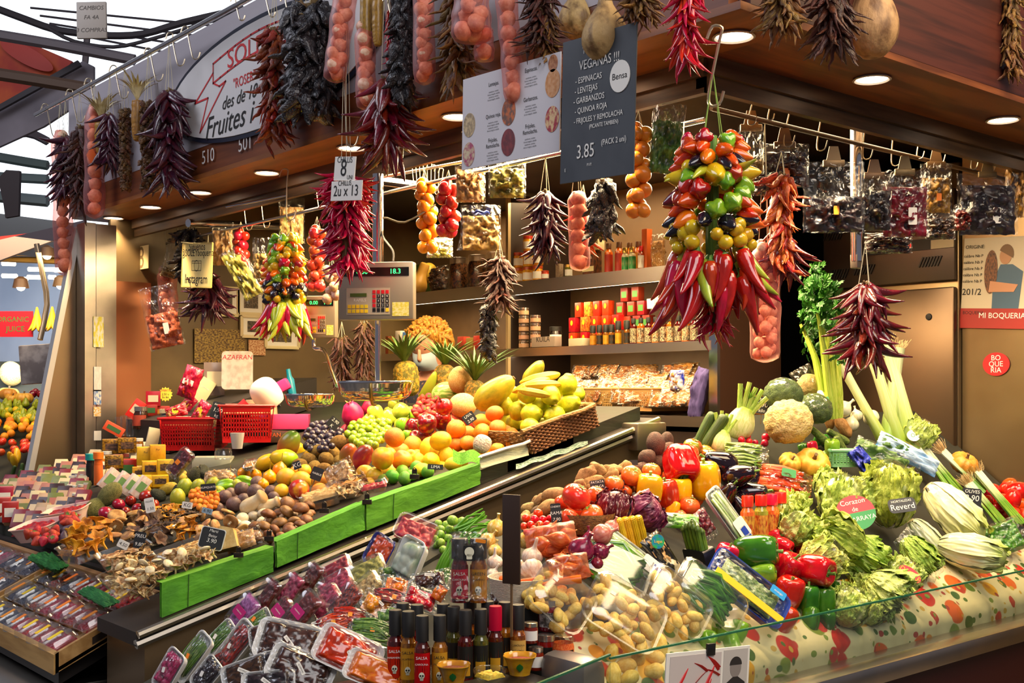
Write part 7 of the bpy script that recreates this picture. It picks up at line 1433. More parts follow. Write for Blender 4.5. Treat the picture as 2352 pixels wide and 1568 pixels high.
for s_,x,y in(('Lentejas.',-.16,.36),('Espinacas.',.22,.40),('Quinoa roja.',-.16,.02),('Garbanzos.',.22,.10),('Frijoles,',-.16,-.24),('Remolacha.',-.16,-.30),('Frijoles,',.22,-.18),('Remolacha.',.22,-.24)):txt(s_,h*.062,Matrix.Translation((x*w,y*h,.003)),INK,mp,sx=.8)
for x,y in((-.16,.28),(.22,.32),(-.16,-.05),(.22,.03),(-.16,-.37),(.22,-.31)):
 for j in range(4):txt('Arroz integral, cebolla' if j%2 else 'zanahoria, comino',h*.022,Matrix.Translation((x*w,(y-j*.028)*h,.003)),INK,mp)
for i,(x,y,r,c,c2)in enumerate(((.0,.02,.13,'6b4a3c','c86c2c'),(.0,-.30,.13,'6c2824','8c3a30'),(-.42,-.02,.12,'a08c6c','d8c090'),(-.42,-.34,.12,'b84c6c','e0d0a8'),(.43,.20,.13,'d89c6c','c87c3c'),(.43,-.16,.12,'a81c2c','e4c48c'),(.43,.40,.08,'c88c5c','a8643c'))):
 part('round_picture',prism([(max(-w*.495-x*w,min(w*.495-x*w,a)),b)for a,b in ell(r*h*.85,r*h*1.1,28)],.001),mat('food_print_%d'%i,c,c2=c2,sc=5,rough=.5),mp,Matrix.Translation((x*w,y*h,.0028)),smooth=False)
cc,w,h=board('chilli_price_card',((769,360),(816,360),(816,415),(769,415)),(0,2.03),PAPER,'white card lettered CHILLIS 8 on the brightest red chillies');txt('CHILLIS',w*.22,Matrix.Translation((0,h*.36,.003)),INK,cc);txt('8',w*.62,Matrix.Translation((-w*.03,-.0,.003)),INK,cc);txt('UNI',w*.16,Matrix.Translation((w*.3,-h*.36,.003)),INK,cc)
cc,w,h=board('chilli_price_card',((761,417),(831,414),(832,459),(762,462)),(0,2.025),PAPER,'white card lettered 2 x 13 just below the first card');txt('CHILLIS',w*.13,Matrix.Translation((-w*.05,h*.38,.003)),INK,cc);txt('2u x 13',w*.27,Matrix.Translation((0,-h*.02,.003)),INK,cc)
cc,w,h=board('framed_board',((421,560),(488,558),(485,660),(418,658)),(0,2.6),mat('cream_board','e0cc84',rough=.5),'cream framed board lettered SOLEY boqueria with a camera drawing');txt('Siguenos',w*.16,Matrix.Translation((-.0,h*.42,.003)),INK,cc);txt('@SOLEYboqueria',w*.15,Matrix.Translation((0,h*.28,.003)),INK,cc);txt('Instagram',w*.2,Matrix.Translation((0,-h*.32,.003)),INK,cc)
a=Acc();line(a,[(-.16*w,-.12*h),(.16*w,-.12*h),(.16*w,.1*h),(-.16*w,.1*h),(-.16*w,-.12*h)],.0012,.003);line(a,[(w*.08*math.cos(t/3),w*.08*math.sin(t/3)-.01*h)for t in range(20)],.0012,.003);line(a,[(-.16*w,.05*h),(.16*w,.05*h)],.001,.003);part('camera_drawing',a,INK,cc,smooth=False)
part('frame_edge',Acc().add(box(w,.006,.008),0,trs((0,h/2,0))).add(box(w,.006,.008),0,trs((0,-h/2,0))).add(box(.006,h,.008),0,trs((w/2,0,0))).add(box(.006,h,.008),0,trs((-w/2,0,0))),mat('worn_cream_frame','c8b064',rough=.5),cc,smooth=False);strings(cc,None,.09,2,STRING,.05);cc.children[-1].location=(0,h/2,0)
cc,w,h=board('price_tag',((300,572),(337,568),(346,610),(312,618)),(0,2.62),mat('manila_tag','d8c48c',rough=.6),'tilted manila card lettered 8 beside the far pepper string');txt('8',w*.8,Matrix.Translation((.01,-h*.05,.003)),BSTEM,cc)
single('steel_pole',tube([Pk(1967,255,1,2.32),Pk(1967,600,1,2.32)],.021,16,1),CHROME,'polished steel pole ending in a bracket among the hanging bags','pole',lm='polished steel pole');p=Pk(1966,600,1,2.32);single('pole_bracket',Acc().add(box(.03,.03,.05,.004)).add(tube([(0,0,0),(.03,0,-.02)],.008,8,1)),mat('cast_metal','7c7268',rough=.4,metal=.7),'cast metal bracket at the foot of the steel pole','bracket',trs(p))
#  plastic packs on the corner counter
MG=mat('magenta_label','b81c6c',rough=.4,var=0)
def cpk(u,v,a,L,W,cont,label,t=35,h=.03,stick=None,**k):return flatpack(u,v,a,L,W,k.pop('H',.022),cont,label,t,h,'C',stick=stick,**k)
GL='clear punnet of shredded %s with a magenta label'
for u,v,a,L,W,c,lb in((567,1410,52,92,62,'purple','frontmost clear punnet of purple shreds with a magenta label'),(618,1376,58,100,50,'dkred','clear punnet of dark red leaves standing behind the front one'),(674,1358,58,86,50,'pink','clear punnet of pinkish shreds beside the upper edge'),(719,1334,58,84,50,'dkred','clear punnet of red shreds near the steel rail'),(778,1316,28,80,62,'red','clear punnet of red currants in the upper row'),(776,1352,30,90,62,'pink','clear punnet of pink seeds with a bluish sheen'),(700,1410,50,108,60,'dkred','clear punnet of shredded beet with a magenta label'),(655,1410,48,70,46,'dkred','clear punnet half hidden between two magenta labels'),(754,1386,40,84,56,'pink','clear punnet of reddish shreds in the middle row'),(800,1384,46,92,56,'mixed','clear punnet of mixed roots in the middle row'),(846,1316,25,92,58,'olive','clear punnet of yellow green capers'),(850,1350,40,70,50,'tan','small clear punnet below the capers')):
 s_=(.045,.03,MG,'montalvo',PAPER,.007,(.0,.0),90)if 'magenta' in lb else None
 cpk(u,v,a,L,W,c,lb,stick=s_)
o=flatpack(877,1268,62,76,64,.02,'orange','blue tray of baby carrots under film',30,.05,'C',lid='film',traym=_m['blue_tray_film'],cm=CAR,r=.008,el=5,n=14,lm='blue tray of carrots')
flatpack(951,1232,-22,96,66,.04,'red','large clear punnet of raspberries with a black round label',40,.05,'C',lm='large punnet of raspberries');flatpack(955,1285,68,96,74,.035,'green','frosted white lidded box of green leaves',40,.05,'C',traym=TRAYW,cm=mat('frosted_green','c8d0b8',c2='8fa888',sc=2,rough=.4),r=.03,n=10)
for u,v,a,L,W,c,lb in((915,1316,20,90,60,'green','clear pack of green leaves lettered TRINIDAD SCORPION'),(912,1345,-10,70,50,'orange','bag with a yellow scorpion pepper'),(865,1392,-30,84,64,'orange','bag of small orange habanero peppers'),(905,1375,-12,110,40,'mixed','bag of mixed tiny peppers with a long white label'),(890,1415,10,60,48,'green','bag with one bright green habanero'),(968,1376,-20,96,60,'scarlet','bag of small scarlet peppers beside the sauce bottles'),(990,1332,10,96,50,'brown','bag of dark dried peppers with an orange sticker'),(1012,1362,60,50,40,'orange','bag of orange peppers behind the paired bottles'),(768,1432,10,80,44,'scarlet','pack of long red chillies with a yellow sticker'),(805,1415,-5,90,40,'scarlet','upper pack of long red chillies'),(856,1450,-8,110,60,'green','pack of thin green chillies'),(1150,1372,20,60,50,'brown','crinkled bag of brown peppers behind the dark board'),(735,1440,30,60,40,'dkred','small bag of dark red chillies')):
 M,s=lean('C',u,v,a,35,.03);thin='long' in lb or 'thin' in lb
 bag(M,L*s,W*s,.025,c,lb,stick=(.03,.008,PAPER,'TRINIDAD SCORPION' if 'TRIN' in lb else 'HABANERO',INK,.0045,(0,.01),-15)if not thin else(.012,.012,STICK),cs=strands(L*s*.85,W*s*.7,26,.0035,u,5,.3)if thin else lumps(L*s*.7,W*s*.7,.01,.014,7,u),cl=.95)
for u,v,a,L,W,c,lb in((597,1430,35,70,36,'green','white foam tray of green stalks with an orange sticker'),(512,1468,45,90,46,'green','white foam tray of green herbs beside the purple punnet'),(546,1488,52,130,62,'mixed','long white foam tray with a folded red leaf and white labels'),(452,1510,55,120,50,'green','white foam tray of chives with an orange sticker'),(398,1540,60,96,60,'pink','white foam tray of herbs and radishes at the low end'),(484,1552,50,80,60,'black','white foam tray of dark berries in front of the chives')):
 veg_tray(u,v,a,L,W,lb,None,CM[c],cs=strands(L*3.2/FX*.8,W*3.2/FX*.7,40,.002,u,4,.2)if c=='green' else lumps(L*3.2/FX*.8,W*3.2/FX*.7,.01,.012,26,u),h=.03,pl='C')
 sticker(THINGS[-1][0],.014,.010,.036,STICK if 'orange' in lb else PAPER,a=20)
for u,v,a,L,W,c,lb in((665,1480,-12,150,96,'brown','heaped foam tray of glossy dark dried peppers'),(612,1462,15,70,50,'brown','small film pack of brown dried peppers behind the heaped tray'),(690,1542,-22,150,84,'brown','foam tray of dark dried peppers at the bottom edge'),(570,1548,20,110,60,'brown','low foam tray of brown dried slices'),(650,1520,10,90,50,'black','foam tray of black dried peppers between two others'),(620,1575,5,120,60,'black','lowest foam tray of black dried fruit'),(798,1502,-25,150,92,'scarlet','foam tray of glossy red peppers with a white label'),(866,1550,-22,150,72,'orange','foam tray of orange habanero peppers')):
 flatpack(u,v,a,L,W,.022,c,lb,30,.035 if 'heaped' not in lb else .05,'C',lid='film',traym=TRAYW,r=.021 if c in('scarlet','orange')else .017,n=22 if c in('scarlet','orange')else 50,el=1.6,stick=(.035,.010,PAPER,'SWEET CHILLI' if c=='scarlet' else 'SCORPION',INK,.005,(0,0),-40),name='foam_tray',cat='tray')
fill('C','sprout','1000 1190,1075 1185,1075 1220,1000 1260',22,10,-.02,seed=8)
M,s=lean('C',1090,1215,30,30,.0);single('green_beans',strands(.11,.07,26,.0035,4,6,.3),mat('fresh_bean_green','5c9a24',rough=.4),'loose green beans beside the brussels sprouts','beans',M,kind='stuff');M,s=lean('C',1030,1290,65,20,.02);single('green_beans',strands(.13,.05,20,.005,9,6,.2),_m['fresh_bean_green'],'long green beans behind the paired bottles','beans',M,kind='stuff')
a_=P(1150,1345,2.75);b_=P(1200,1332,2.72);t_=P(1155,1146,2.75);o=thing('dark_board',fr((a_+P(1200,1130,2.72))/2,Vector(((b_-a_).x,(b_-a_).y,0)),UP),'back of a narrow dark brown board standing on a thin stick','board',lm='dark board on a stick');k=2.74/FX
part('panel',box(46*k,205*k,.006,.001),mat('dark_brown_board','3c281c',rough=.5),o);part('stick',box(.005,.14,.004),BSTEM,o,Matrix.Translation((0,-.16,0)),smooth=False)
BC=mat('black_bottle_cap','1a1816',rough=.55,var=0);SKW=mat('bone_white_print','e8e4c8',rough=.6,var=0);LR=mat('red_sauce_label','b81406',rough=.6,spec=.15,var=.04);LY=mat('mustard_sauce_label','c8901c',rough=.45,var=.04);LK=mat('black_sauce_label','1c1a14',rough=.45)
SG=mat('amber_sauce_glass','a05c10',c2='6b3408',rough=.12,coat=.6,var=.1);SRD=mat('red_sauce_glass','5c1208',c2='3c0c06',rough=.12,coat=.6);SGR=mat('green_sauce_glass','5c5a1c',c2='3c3c10',rough=.12,coat=.6)
def bt(u,vt,w,h,cap,liq,lab,label,base=None,txt_=None,**k):
 d=None;z=.917 if base is None else base;d=(z+h-1.6)*FX/(HV-vt);p=P(u,vt,d)-UP*h;r=w*d/FX/2
 return bottle(p,r,h,cap,liq,label,lab,text=txt_,**k)
hb=.165
for u,vt,cap,liq,lab,tx,sk,lb in((908,1400,BC,SRD,LR,'SALSA|HABANERO',True,'hot sauce bottle with a red label at the packet side'),(938,1403,BC,SG,LY,'SALSA|JALAPENO',True,'hot sauce bottle with a mustard JALAPENO label beside the red one'),(970,1413,BC,SRD,LR,'SALSA|CAROLINA',True,'frontmost hot sauce bottle with a red skull label'),(1010,1412,BC,SG,LY,'SALSA|JALAPENO',True,'hot sauce bottle with a mustard skull label beside the mortar'),(925,1384,BC,SG,LY,None,False,'hot sauce bottle in the second row behind the red labels'),(958,1388,BC,SRD,LR,None,False,'hot sauce bottle in the second row behind the frontmost one'),(1018,1386,BC,SGR,LK,None,False,'dark hot sauce bottle standing below the paired bottles'),(1042,1392,BC,SGR,LK,None,False,'greenish hot sauce bottle with a price tag on its neck'),(1069,1400,BC,SRD,LK,None,False,'hot sauce bottle with black and yellow label, dark red sauce'),(1104,1398,BC,SGR,LK,None,False,'hot sauce bottle with black and yellow label, green sauce'),(1138,1391,LR,SRD,LK,None,False,'hot sauce bottle with a red cap'),(1160,1382,BC,SG,LK,None,False,'hot sauce bottle behind the Carolina reaper bottle'),(1190,1388,BC,SG,mat('kraft_label','d8a850',rough=.5),'CAROLINA|REAPER',False,'amber bottle with a kraft CAROLINA REAPER label'),(1080,1376,BC,SG,LK,None,False,'hot sauce bottle in the rear row below the pair'),(1120,1380,BC,SRD,LK,None,False,'rearmost hot sauce bottle beside the red cap')):
 bt(u,vt,37,hb,cap,liq,lab,lb,txt_=tx,skull=SKW if sk else None,tm=PAPER if lab in(LR,LK)else INK,lab2=LY if lab is LK and not tx else None,neck=.62,caph=.33)
for u,lab,tx,lb in((1056,LR,'SALSA|CAROLINA','hot sauce bottle with a red label standing on top of the others'),(1099,LY,'GREEN|JALAPENO','hot sauce bottle with a yellow label standing on top of the others')):bt(u,1236,40,.152,BC,SRD if lab is LR else SG,lab,lb,1.085,tx,skull=SKW,neck=.75,caph=.30,tm=PAPER if lab is LR else INK)
M=fr(P(1078,1300,2.74),RT,UP);single('clear_sleeve',pillow(.095,.165,.05,3,.06),FILM,'clear plastic sleeve around the upper pair of bottles','sleeve',M,smooth=True);p=P(1078,1270,2.70);s=dep(p)/FX;o=thing('skull_tag',fr(p,RT,UP),'small black skull tag between the upper bottles','tag');part('card',prism(rrect(28*s,36*s,4*s),.001),INK,o,smooth=False);part('printed_skull',Acc().add(prism(ell(11*s,11*s,20),.0008),0,trs((0,3*s,0))).add(prism(rrect(13*s,12*s,2*s),.0008),0,trs((0,-8*s,0))),SKW,o,Matrix.Translation((0,0,.001)),smooth=False);part('orange_sticker',prism(rrect(24*s,8*s,2*s),.001),STICK,o,trs((26*s,28*s,.001),Quaternion((0,0,1),-.15)),smooth=False)
def jr(u,vt,w,h,lid,cm,label,base=.917,**k):d=(base+h-1.6)*FX/(HV-vt);return jar(P(u,vt,d)-UP*h,w*d/FX/2,h,lid,cm,label,**k)
RS=mat('red_sauce_jar','7c140c',rough=.12,coat=.6);jr(1231,1485,36,.055,LIDS,RS,'small jar with a white label in front of the stacked jars');jr(1219,1428,34,.05,LIDS,RS,'small jar with a number label',.985);jr(1254,1456,42,.075,LIDS,RS,'dark red jar under the upper jar',lab=LK);jr(1260,1376,48,.078,LIDS,RS,'upper dark red jar with a portrait label',.992,lab=mat('portrait_label','4c4844',c2='c8c4bc',sc=4,rough=.5));jr(1294,1458,50,.085,CLEAR,mat('orange_powder_jar','d8641c',c2='e88a3c',sc=14,rough=.3),'open jar of orange spice with a spoon',lab=LK,text='Curry')
CER=mat('yellow_glazed_clay','d8961c',c2='c07c14',sc=3,rough=.2,coat=.5)
def mortar(u,v,w,label,q=0):
 d=(.947-1.6)*FX/(HV-(v+25));p=P(u,v+25,d);r=w*d/FX/2;o=thing('clay_mortar',trs(p),label,'mortar')
 part('bowl',rev([(0,0),(r*.5,0),(r*.58,r*.15),(r*.8,r*.8),(r*.95,r*1.05),(r*.88,r*1.05),(r*.66,r*.6),(0,r*.5)],32,4,.10,0,sub=2,zl=lambda z:max(0,z/r)),CER,o);part('spice',rev([(0,r*.86),(r*.72,r*.84)][::-1],24,sub=1),mat('brown_spice_fill','8c3c10',c2='6b2c10',sc=12,rough=.8),o)
 part('painted_leaf',sheet(4,4,lambda a,b:Vector((math.cos(4.0+(a-.5)*.5*math.sin(PI*b))*r*(.67+.25*b),math.sin(4.0+(a-.5)*.5*math.sin(PI*b))*r*(.67+.25*b),r*(.3+.5*b)))),mat('painted_green_glaze','2c7c34',rough=.3),o);return o
mortar(1042,1545,84,'yellow glazed clay mortar with brown spice beside the glass bowl');mortar(1194,1524,84,'yellow glazed clay mortar in front of the amber bottle')
o=thing('glass_bowl',trs(P(1125,1572,2.58)),'small glass bowl of crumbled yellow cheese','bowl');part('bowl',rev([(0,0),(.018,0),(.034,.02),(.037,.034),(.035,.034),(.03,.018),(0,.004)],28,sub=2),GLASSY,o);c=part('crumbs',lumps(.05,.05,.008,.007,40,3),mat('yellow_crumbs','ecc044',c2='d8a02c',rough=.6),o,Matrix.Translation((0,0,.018)));c['kind']='stuff'
single('black_riser',bx(1.33,1.72,1.86,2.06,.916,.944,.004),mat('black_riser','17140f',rough=.4),'low black stand under the yellow mortars','stand')
cc,w,h=board('photo_card',((1524,1506),(1716,1478),(1722,1600),(1530,1620)),(1,1.915),PAPER,'white photo card with red chillies and an old portrait clipped to the glass')
part('chilli_photo',box(w*.60,h*.86,.001),mat('photo_ground','d8ccc8',rough=.4),cc,Matrix.Translation((-w*.16,-.0,.0028)),smooth=False);a=Acc();R=random.Random(4)
for i in range(13):x,y,an=R.uniform(-.42,.08)*w,R.uniform(-.38,.38)*h,R.uniform(0,PI);L=.028;a.add(tube([(x-L*math.cos(an),y-L*math.sin(an),.0036),(x,y+.002,.0036),(x+L*math.cos(an),y+L*math.sin(an),.0036)],[.006,.0055,.0012],6,2,.2))
part('printed_chillies',a,mat('printed_red','b81410',rough=.3,var=0),cc);pp=part('portrait_photo',box(w*.30,h*.9,.001),mat('photo_grey','bdb6b0',rough=.4),cc,Matrix.Translation((w*.32,0,.0028)),smooth=False)
part('printed_face',prism([(x*w*.07,y*h*.20+h*.1)for x,y in ell(1,1,24)],.0006),mat('print_skin_grey','8f8780',rough=.5),pp,Matrix.Translation((0,0,.0008)),smooth=False);part('printed_hair',prism([(w*.075*math.cos(t),h*.15+h*.16*math.sin(t))for t in[PI*i/12 for i in range(13)]],.0006),mat('print_dark_grey','2a2624',rough=.5),pp,Matrix.Translation((0,0,.0012)),smooth=False);part('printed_coat',prism([(-w*.14,-h*.44),(w*.14,-h*.44),(w*.12,-h*.2),(w*.03,-h*.08),(-w*.03,-h*.08),(-w*.12,-h*.2)],.0006),_m['print_dark_grey'],pp,Matrix.Translation((0,0,.0012)),smooth=False)
part('black_clip',box(.03,.03,.008,.001),BLACK,cc,Matrix.Translation((0,h*.5,.004)))
#  scales
def scale_unit(u,v,w,h,d,label,full=True):
 c=P(u,v,d);k=d/FX;r=Quaternion(UP,math.radians(-8))@RT;o=thing('shop_scale',fr(c,r,UP),label,'scale',None,label.split(' with')[0]);w,h=w*k,h*k
 part('housing',box(w,h,.05,.006),mat('scale_steel','a89c88',rough=.35,metal=.5,var=0),o);part('display',box(w*.88,h*.15,.002),mat('display_black','0c1410',rough=.2),o,Matrix.Translation((0,h*.33,.0262)),smooth=False)
 txt('18.3',h*.12,Matrix.Translation((w*.26,h*.33,.028)),mat('green_digits','2cff6c',em=3,var=0),o);txt('0.00',h*.12,Matrix.Translation((-w*.18,h*.33,.028)),_m['green_digits'],o)
 part('keypad_panel',box(w*.58,h*.46,.0015),mat('keypad_grey','b8ac94',rough=.4),o,Matrix.Translation((-w*.1,-h*.18,.0262)),smooth=False);part('small_display',box(w*.22,h*.06,.002),mat('olive_display','4a5a1c',rough=.3),o,Matrix.Translation((-w*.23,-h*.07,.0275)),smooth=False)
 txt('RAFELS',h*.07,Matrix.Translation((-w*.21,-h*.16,.0275)),PAPER,o)
 ks=(RED,BLACK,YL)
 for i in range(5):
  for j in range(4):
   c_=part('key',box(w*.042,h*.062,.002,.0005),ks[0]if i==0 or(j==0 and i<4)else(YL if i==4 and j==3 else ks[1]),o,Matrix.Translation((w*(-.02+j*.058),h*(-.02-i*.078),.028)),smooth=False)
   if 0<i<4 and j:txt(str((3-i)*3+j),h*.055,Matrix.Translation((0,0,.0014)),PAPER,c_)
 for i in range(2):
  for j in range(5):part('key',box(w*.045,h*.062,.002,.0005),YL,o,Matrix.Translation((w*(-.35+j*.056),h*(-.27-i*.08),.028)),smooth=False)
 part('yellow_notice',box(w*.22,h*.24,.001),mat('yellow_notice','d8cc44',c2='e8e0a0',sc=7,rough=.5),o,Matrix.Translation((w*.33,-h*.32,.0262)),smooth=False)
 return o,w,h
scale_unit(867,669,176,132,4.35,'large shop scale with a green display and a numbered keypad');scale_unit(738,728,74,96,5.0,'smaller shop scale half hidden behind the bright peppers')
def pan(u,v,w,h,d,label,lm=None):
 p=P(u,v,d);k=d/FX;r=w*k/2;o=thing('scale_pan',trs(p),label,'scale pan',None,lm)
 part('bowl',rev([(0,-h*k),(r*.6,-h*k*.98),(r*.88,-h*k*.75),(r*.96,-h*k*.3),(r,0),(r*.98,0),(r*.94,-h*k*.3),(r*.86,-h*k*.7),(0,-h*k*.9)],40,sub=2),CHROME,o,smooth=True)
 q=tube([FW*-r*1.03+UP*-.01,FW*-r*1.03+UP*-h*k*.7,FW*-r*.6+UP*-h*k*1.15,UP*-h*k*1.2],.006,8,3);part('hanger',q,mat('pan_bracket','8c7448',rough=.3,metal=.8),o);return o
pan(862,876,176,44,4.3,'large steel scale pan hanging over the dragon fruit','large steel scale pan');pan(712,905,116,30,4.9,'smaller steel scale pan behind the pink basket')
single('pan_support',tube([P(722,770,5.0),P(722,798,5.0),P(745,805,4.9),P(762,850,4.6),P(775,885,4.4)],.009,10,3),CHROME,'curved chrome arm rising from the large scale pan','arm');single('scale_post',tube([P(868,400,4.5),P(868,605,4.5)],.022,14,1),CHROME,'chrome post above the large scale','post');single('scale_post',tube([P(868,733,4.5),P(868,875,4.5)],.012,14,1),CHROME,'thin chrome rod between the large scale and its pan','post')
single('power_cable',tube([P(1000,470,4.6),P(930,510,4.55),P(880,500,4.5),P(878,540,4.48),P(902,575,4.4),P(903,600,4.37)],.004,6,4),mat('grey_cable','5c5850',rough=.6),'grey power cable looping down to the large scale','cable')
#  goods on the wall shelves
X0=4.25
def sx(u,row,dx=0):
 z=(1.476,1.831,2.201)[row];q=Pk(u,800,0,X0+dx);return Vector((X0+dx,q.y,z))
OL=mat('orange_sauce_glass','e07818',c2='d0600c',rough=.15,coat=.5)
for i,(u,r,h,lid,cm,lb)in enumerate([(u,.030,.085,mat('red_gold_lid','b83c1c',rough=.3),mat('golden_jar','e0a024',c2='c87c14',rough=.2,coat=.4),'golden jar with a red lid on the upper shelf')for u in(1190,1212,1235)]):jar(sx(u,2),r,h,lid,cm,lb,group='golden jars on the upper shelf')
for i,(u,z)in enumerate(((1190,.086),(1214,.086),(1236,.086),(1213,.172))):jar(sx(u,2)+UP*z,.030,.085,_m['red_gold_lid'],_m['golden_jar'],'golden jar with a red lid stacked on another',group='stacked golden jars')
jar(sx(1252,2,-.02),.022,.05,LIDR,mat('red_tin','c8181c',rough=.3),'small red tin at the shelf edge');jar(sx(1306,2),.022,.07,LIDG,mat('olive_jar','6b6a1c',rough=.15,coat=.5),'small olive jar with a gold lid');carton(fr(sx(1285,2)+UP*.04,Vector((0,-1,0)),UP),.03,.08,.03,mat('checked_tin','b8a488',c2='5c4434',sc=30,rough=.4),'slim checked tin beside the garlic')
carton(fr(sx(1360,2)+UP*.065,Vector((0,-1,0)),UP),.085,.12,.06,mat('paella_pack','7c4a24',c2='3c2414',sc=5,rough=.5),'brown pack lettered Paella on the upper shelf',text='Paella',ts=.026,band=CREAM);carton(fr(sx(1370,2)+UP*.155,Vector((0,-1,0)),UP),.07,.055,.05,CREAM,'cream pack standing on the paella pack')
for i,u in enumerate((1398,1422,1446,1466)):bottle(sx(u,2,.06*(i>1)),.022,.155,mat('bronze_cap','5c3418',rough=.4),OL,'orange sauce bottle with a dark cap',mat('red_badge','b8241c',rough=.5)if i<2 else LY,caph=.16,neck=.5,group='orange sauce bottles')
for i,u in enumerate((1436,1452)):bottle(sx(u,2,-.03),.019,.115,LIDG,mat('pale_dressing','e0d8ac',rough=.2),'small pale dressing bottle with a gold cap',GRN,caph=.2,neck=.6,group='pale dressing bottles')
bottle(sx(1472,2,-.03),.016,.115,RED,mat('tabasco_red','9c1c0c',rough=.15,coat=.5),'slim red pepper sauce bottle at the shelf end',PAPER,caph=.2,neck=.5);carton(fr(sx(1486,2)+UP*.10,Vector((0,-1,0)),UP),.035,.2,.04,mat('orange_carton','e86c24',rough=.5),'tall orange carton with a white diamond behind the sauce bottles');M=fr(sx(1512,2,-.02)+UP*.08,Vector((0,-1,0)),UP);bag(M@Matrix.Rotation(PI/2,4,'Z'),.17,.09,.05,'brown','clear bag of rice at the end of the upper shelf',cm=mat('rice_brown','b8803c',c2='d8a45c',sc=20,rough=.6))
SPB=mat('red_paprika_tin','c01414',c2='a80e10',rough=.35,var=.06)
for i,(u,lv,dx)in enumerate([(u,0,0)for u in(1320,1347,1372)]+[(u,1,0)for u in(1320,1347,1372,1396,1420)]+[(u,2,.02)for u in(1334,1355,1376,1397)]):
 b_=carton(fr(sx(u,1,.08+dx)+UP*(.04+.081*lv),Vector((0,-1,0)),UP),.047,.078,.045,SPB if i%5<4 else mat('yellow_paprika_tin','d8902c',c2='b83c1c',sc=5,rough=.4),'red spice tin with a small oval mark in the stack',cat='tin',name='spice_tin',group='stacked red spice tins');part('oval_mark',prism(ell(.009,.014,16),.001),YL,b_,Matrix.Translation((0,.01,.024)),smooth=False)
for i,(u,lv)in enumerate(((1430,2),(1455,2),(1478,2),(1445,1),(1468,1),(1490,1),(1440,3),(1465,3))):b_=carton(fr(sx(u,1,.12)+UP*(.04+.075*lv),Vector((0,-1,0)),UP),.05,.072,.045,mat('dark_red_tin','8c1c14',rough=.4),'dark red spice tin with a green patch in the stack',cat='tin',name='spice_tin',group='stacked dark red spice tins',patch=mat('green_patch_small','4c8a3c',rough=.5))
for i,u in enumerate((1362,1377,1392,1405,1420,1440)):bottle(sx(u,1,-.01),.017,.105+.015*(i>3),BC,SG,'black capped sauce bottle in the front row of the lower shelf',LK if i%2 else LY,caph=.34,neck=.7,group='black capped sauce bottles')
for i,u in enumerate((1455,1472,1489,1506,1524,1540,1558,1575,1594)):bottle(sx(u,1,.0),.020,.13,BC,OL if i%2 else SRD,'patterned hot sauce bottle with an orange neck',mat('patterned_label','3c2c24',c2='d8c89c',sc=9,rough=.5),caph=.18,neck=.45,group='patterned hot sauce bottles')
for i,(u,lv)in enumerate([(1178,l)for l in range(3)]+[(1203,l)for l in range(5)]+[(1230,l)for l in range(4)]):jar(sx(u,1)+UP*.046*lv,.031,.045,LIDS,mat('brown_paste_jar','5c4030',rough=.2,coat=.4),'flat paste jar with a silver lid in a column',lab=mat('tan_label','b88c6c',rough=.5),group='stacked flat paste jars')
jar(sx(1276,1,.04),.036,.115,BC,mat('dark_jar','1c1614',rough=.15,coat=.5),'tall dark jar with a white label');carton(fr(sx(1255,1,-.03)+UP*.03,Vector((0,-1,0)),UP),.19,.055,.05,mat('grey_carton','9c8c7c',rough=.6),'long low grey carton on the lower shelf',text='KUILA',tm=INK,ts=.04);carton(fr(sx(1330,1,-.03)+UP*.02,Vector((0,-1,0)),UP),.11,.04,.05,mat('clear_pale_box','d8c8a8',rough=.4),'low pale box beside the grey carton')
o=thing('white_mug',trs(sx(1500,1,.1)+UP*.18),'white mug standing on the dark red tins','mug');part('cup',rev([(0,0),(.03,0),(.032,.05),(.029,.05),(.027,.004),(0,.004)],20,sub=1),WHITE,o);part('handle',tube([(0,-.03,.04),(0,-.045,.035),(0,-.045,.015),(0,-.03,.01)],.003,6,2),WHITE,o);carton(fr(sx(1525,1,.1)+UP*.22,Vector((0,-1,0)),UP),.07,.09,.06,CREAM,'stack shaped cream carton behind the mug')
DP=mat('dark_pods_in_glass','2c1a12',c2='6b3c20',sc=14,rough=.25,coat=.5)
for u,lb in((1055,'large glass jar of dark dried pods'),(1098,'second large glass jar of dark pods'),(1140,'third glass jar half hidden by the chilli string')):jar(sx(u,2),.06,.19,CLEAR,DP,lb,lab=None)
M=fr(sx(1010,2)+UP*.08,Vector((0,-1,0)),UP);bag(M,.18,.16,.08,'brown','clear bag of dark sticks beside the glass jars',cm=DP);single('butternut_squash',rev([(0,-.1),(.05,-.09),(.062,-.04),(.035,.02),(.03,.09),(0,.1)],20,sub=3),mat('butternut_skin','e0a848',rough=.4),'pale butternut squash at the far end of the shelf','squash',trs(sx(965,2,-.0)+UP*.10,rotz_to(ax(70))));single('yellow_squash',sph(18,1.2),mat('yellow_squash_skin','ecc040',rough=.4),'round yellow squash behind the butternut','squash',trs(sx(985,2,.1)+UP*.14,None,.11));single('banana_leaf',sheet(8,6,lambda u,v:Vector((0,(u-.5)*.5,v*.22*math.sin(PI*(.15+.7*u))+.02*math.sin(u*9)))),mat('banana_leaf','4c6b24',rough=.4),'wide green leaf standing behind the squashes','leaf',trs(sx(960,2,.2)+UP*.02))
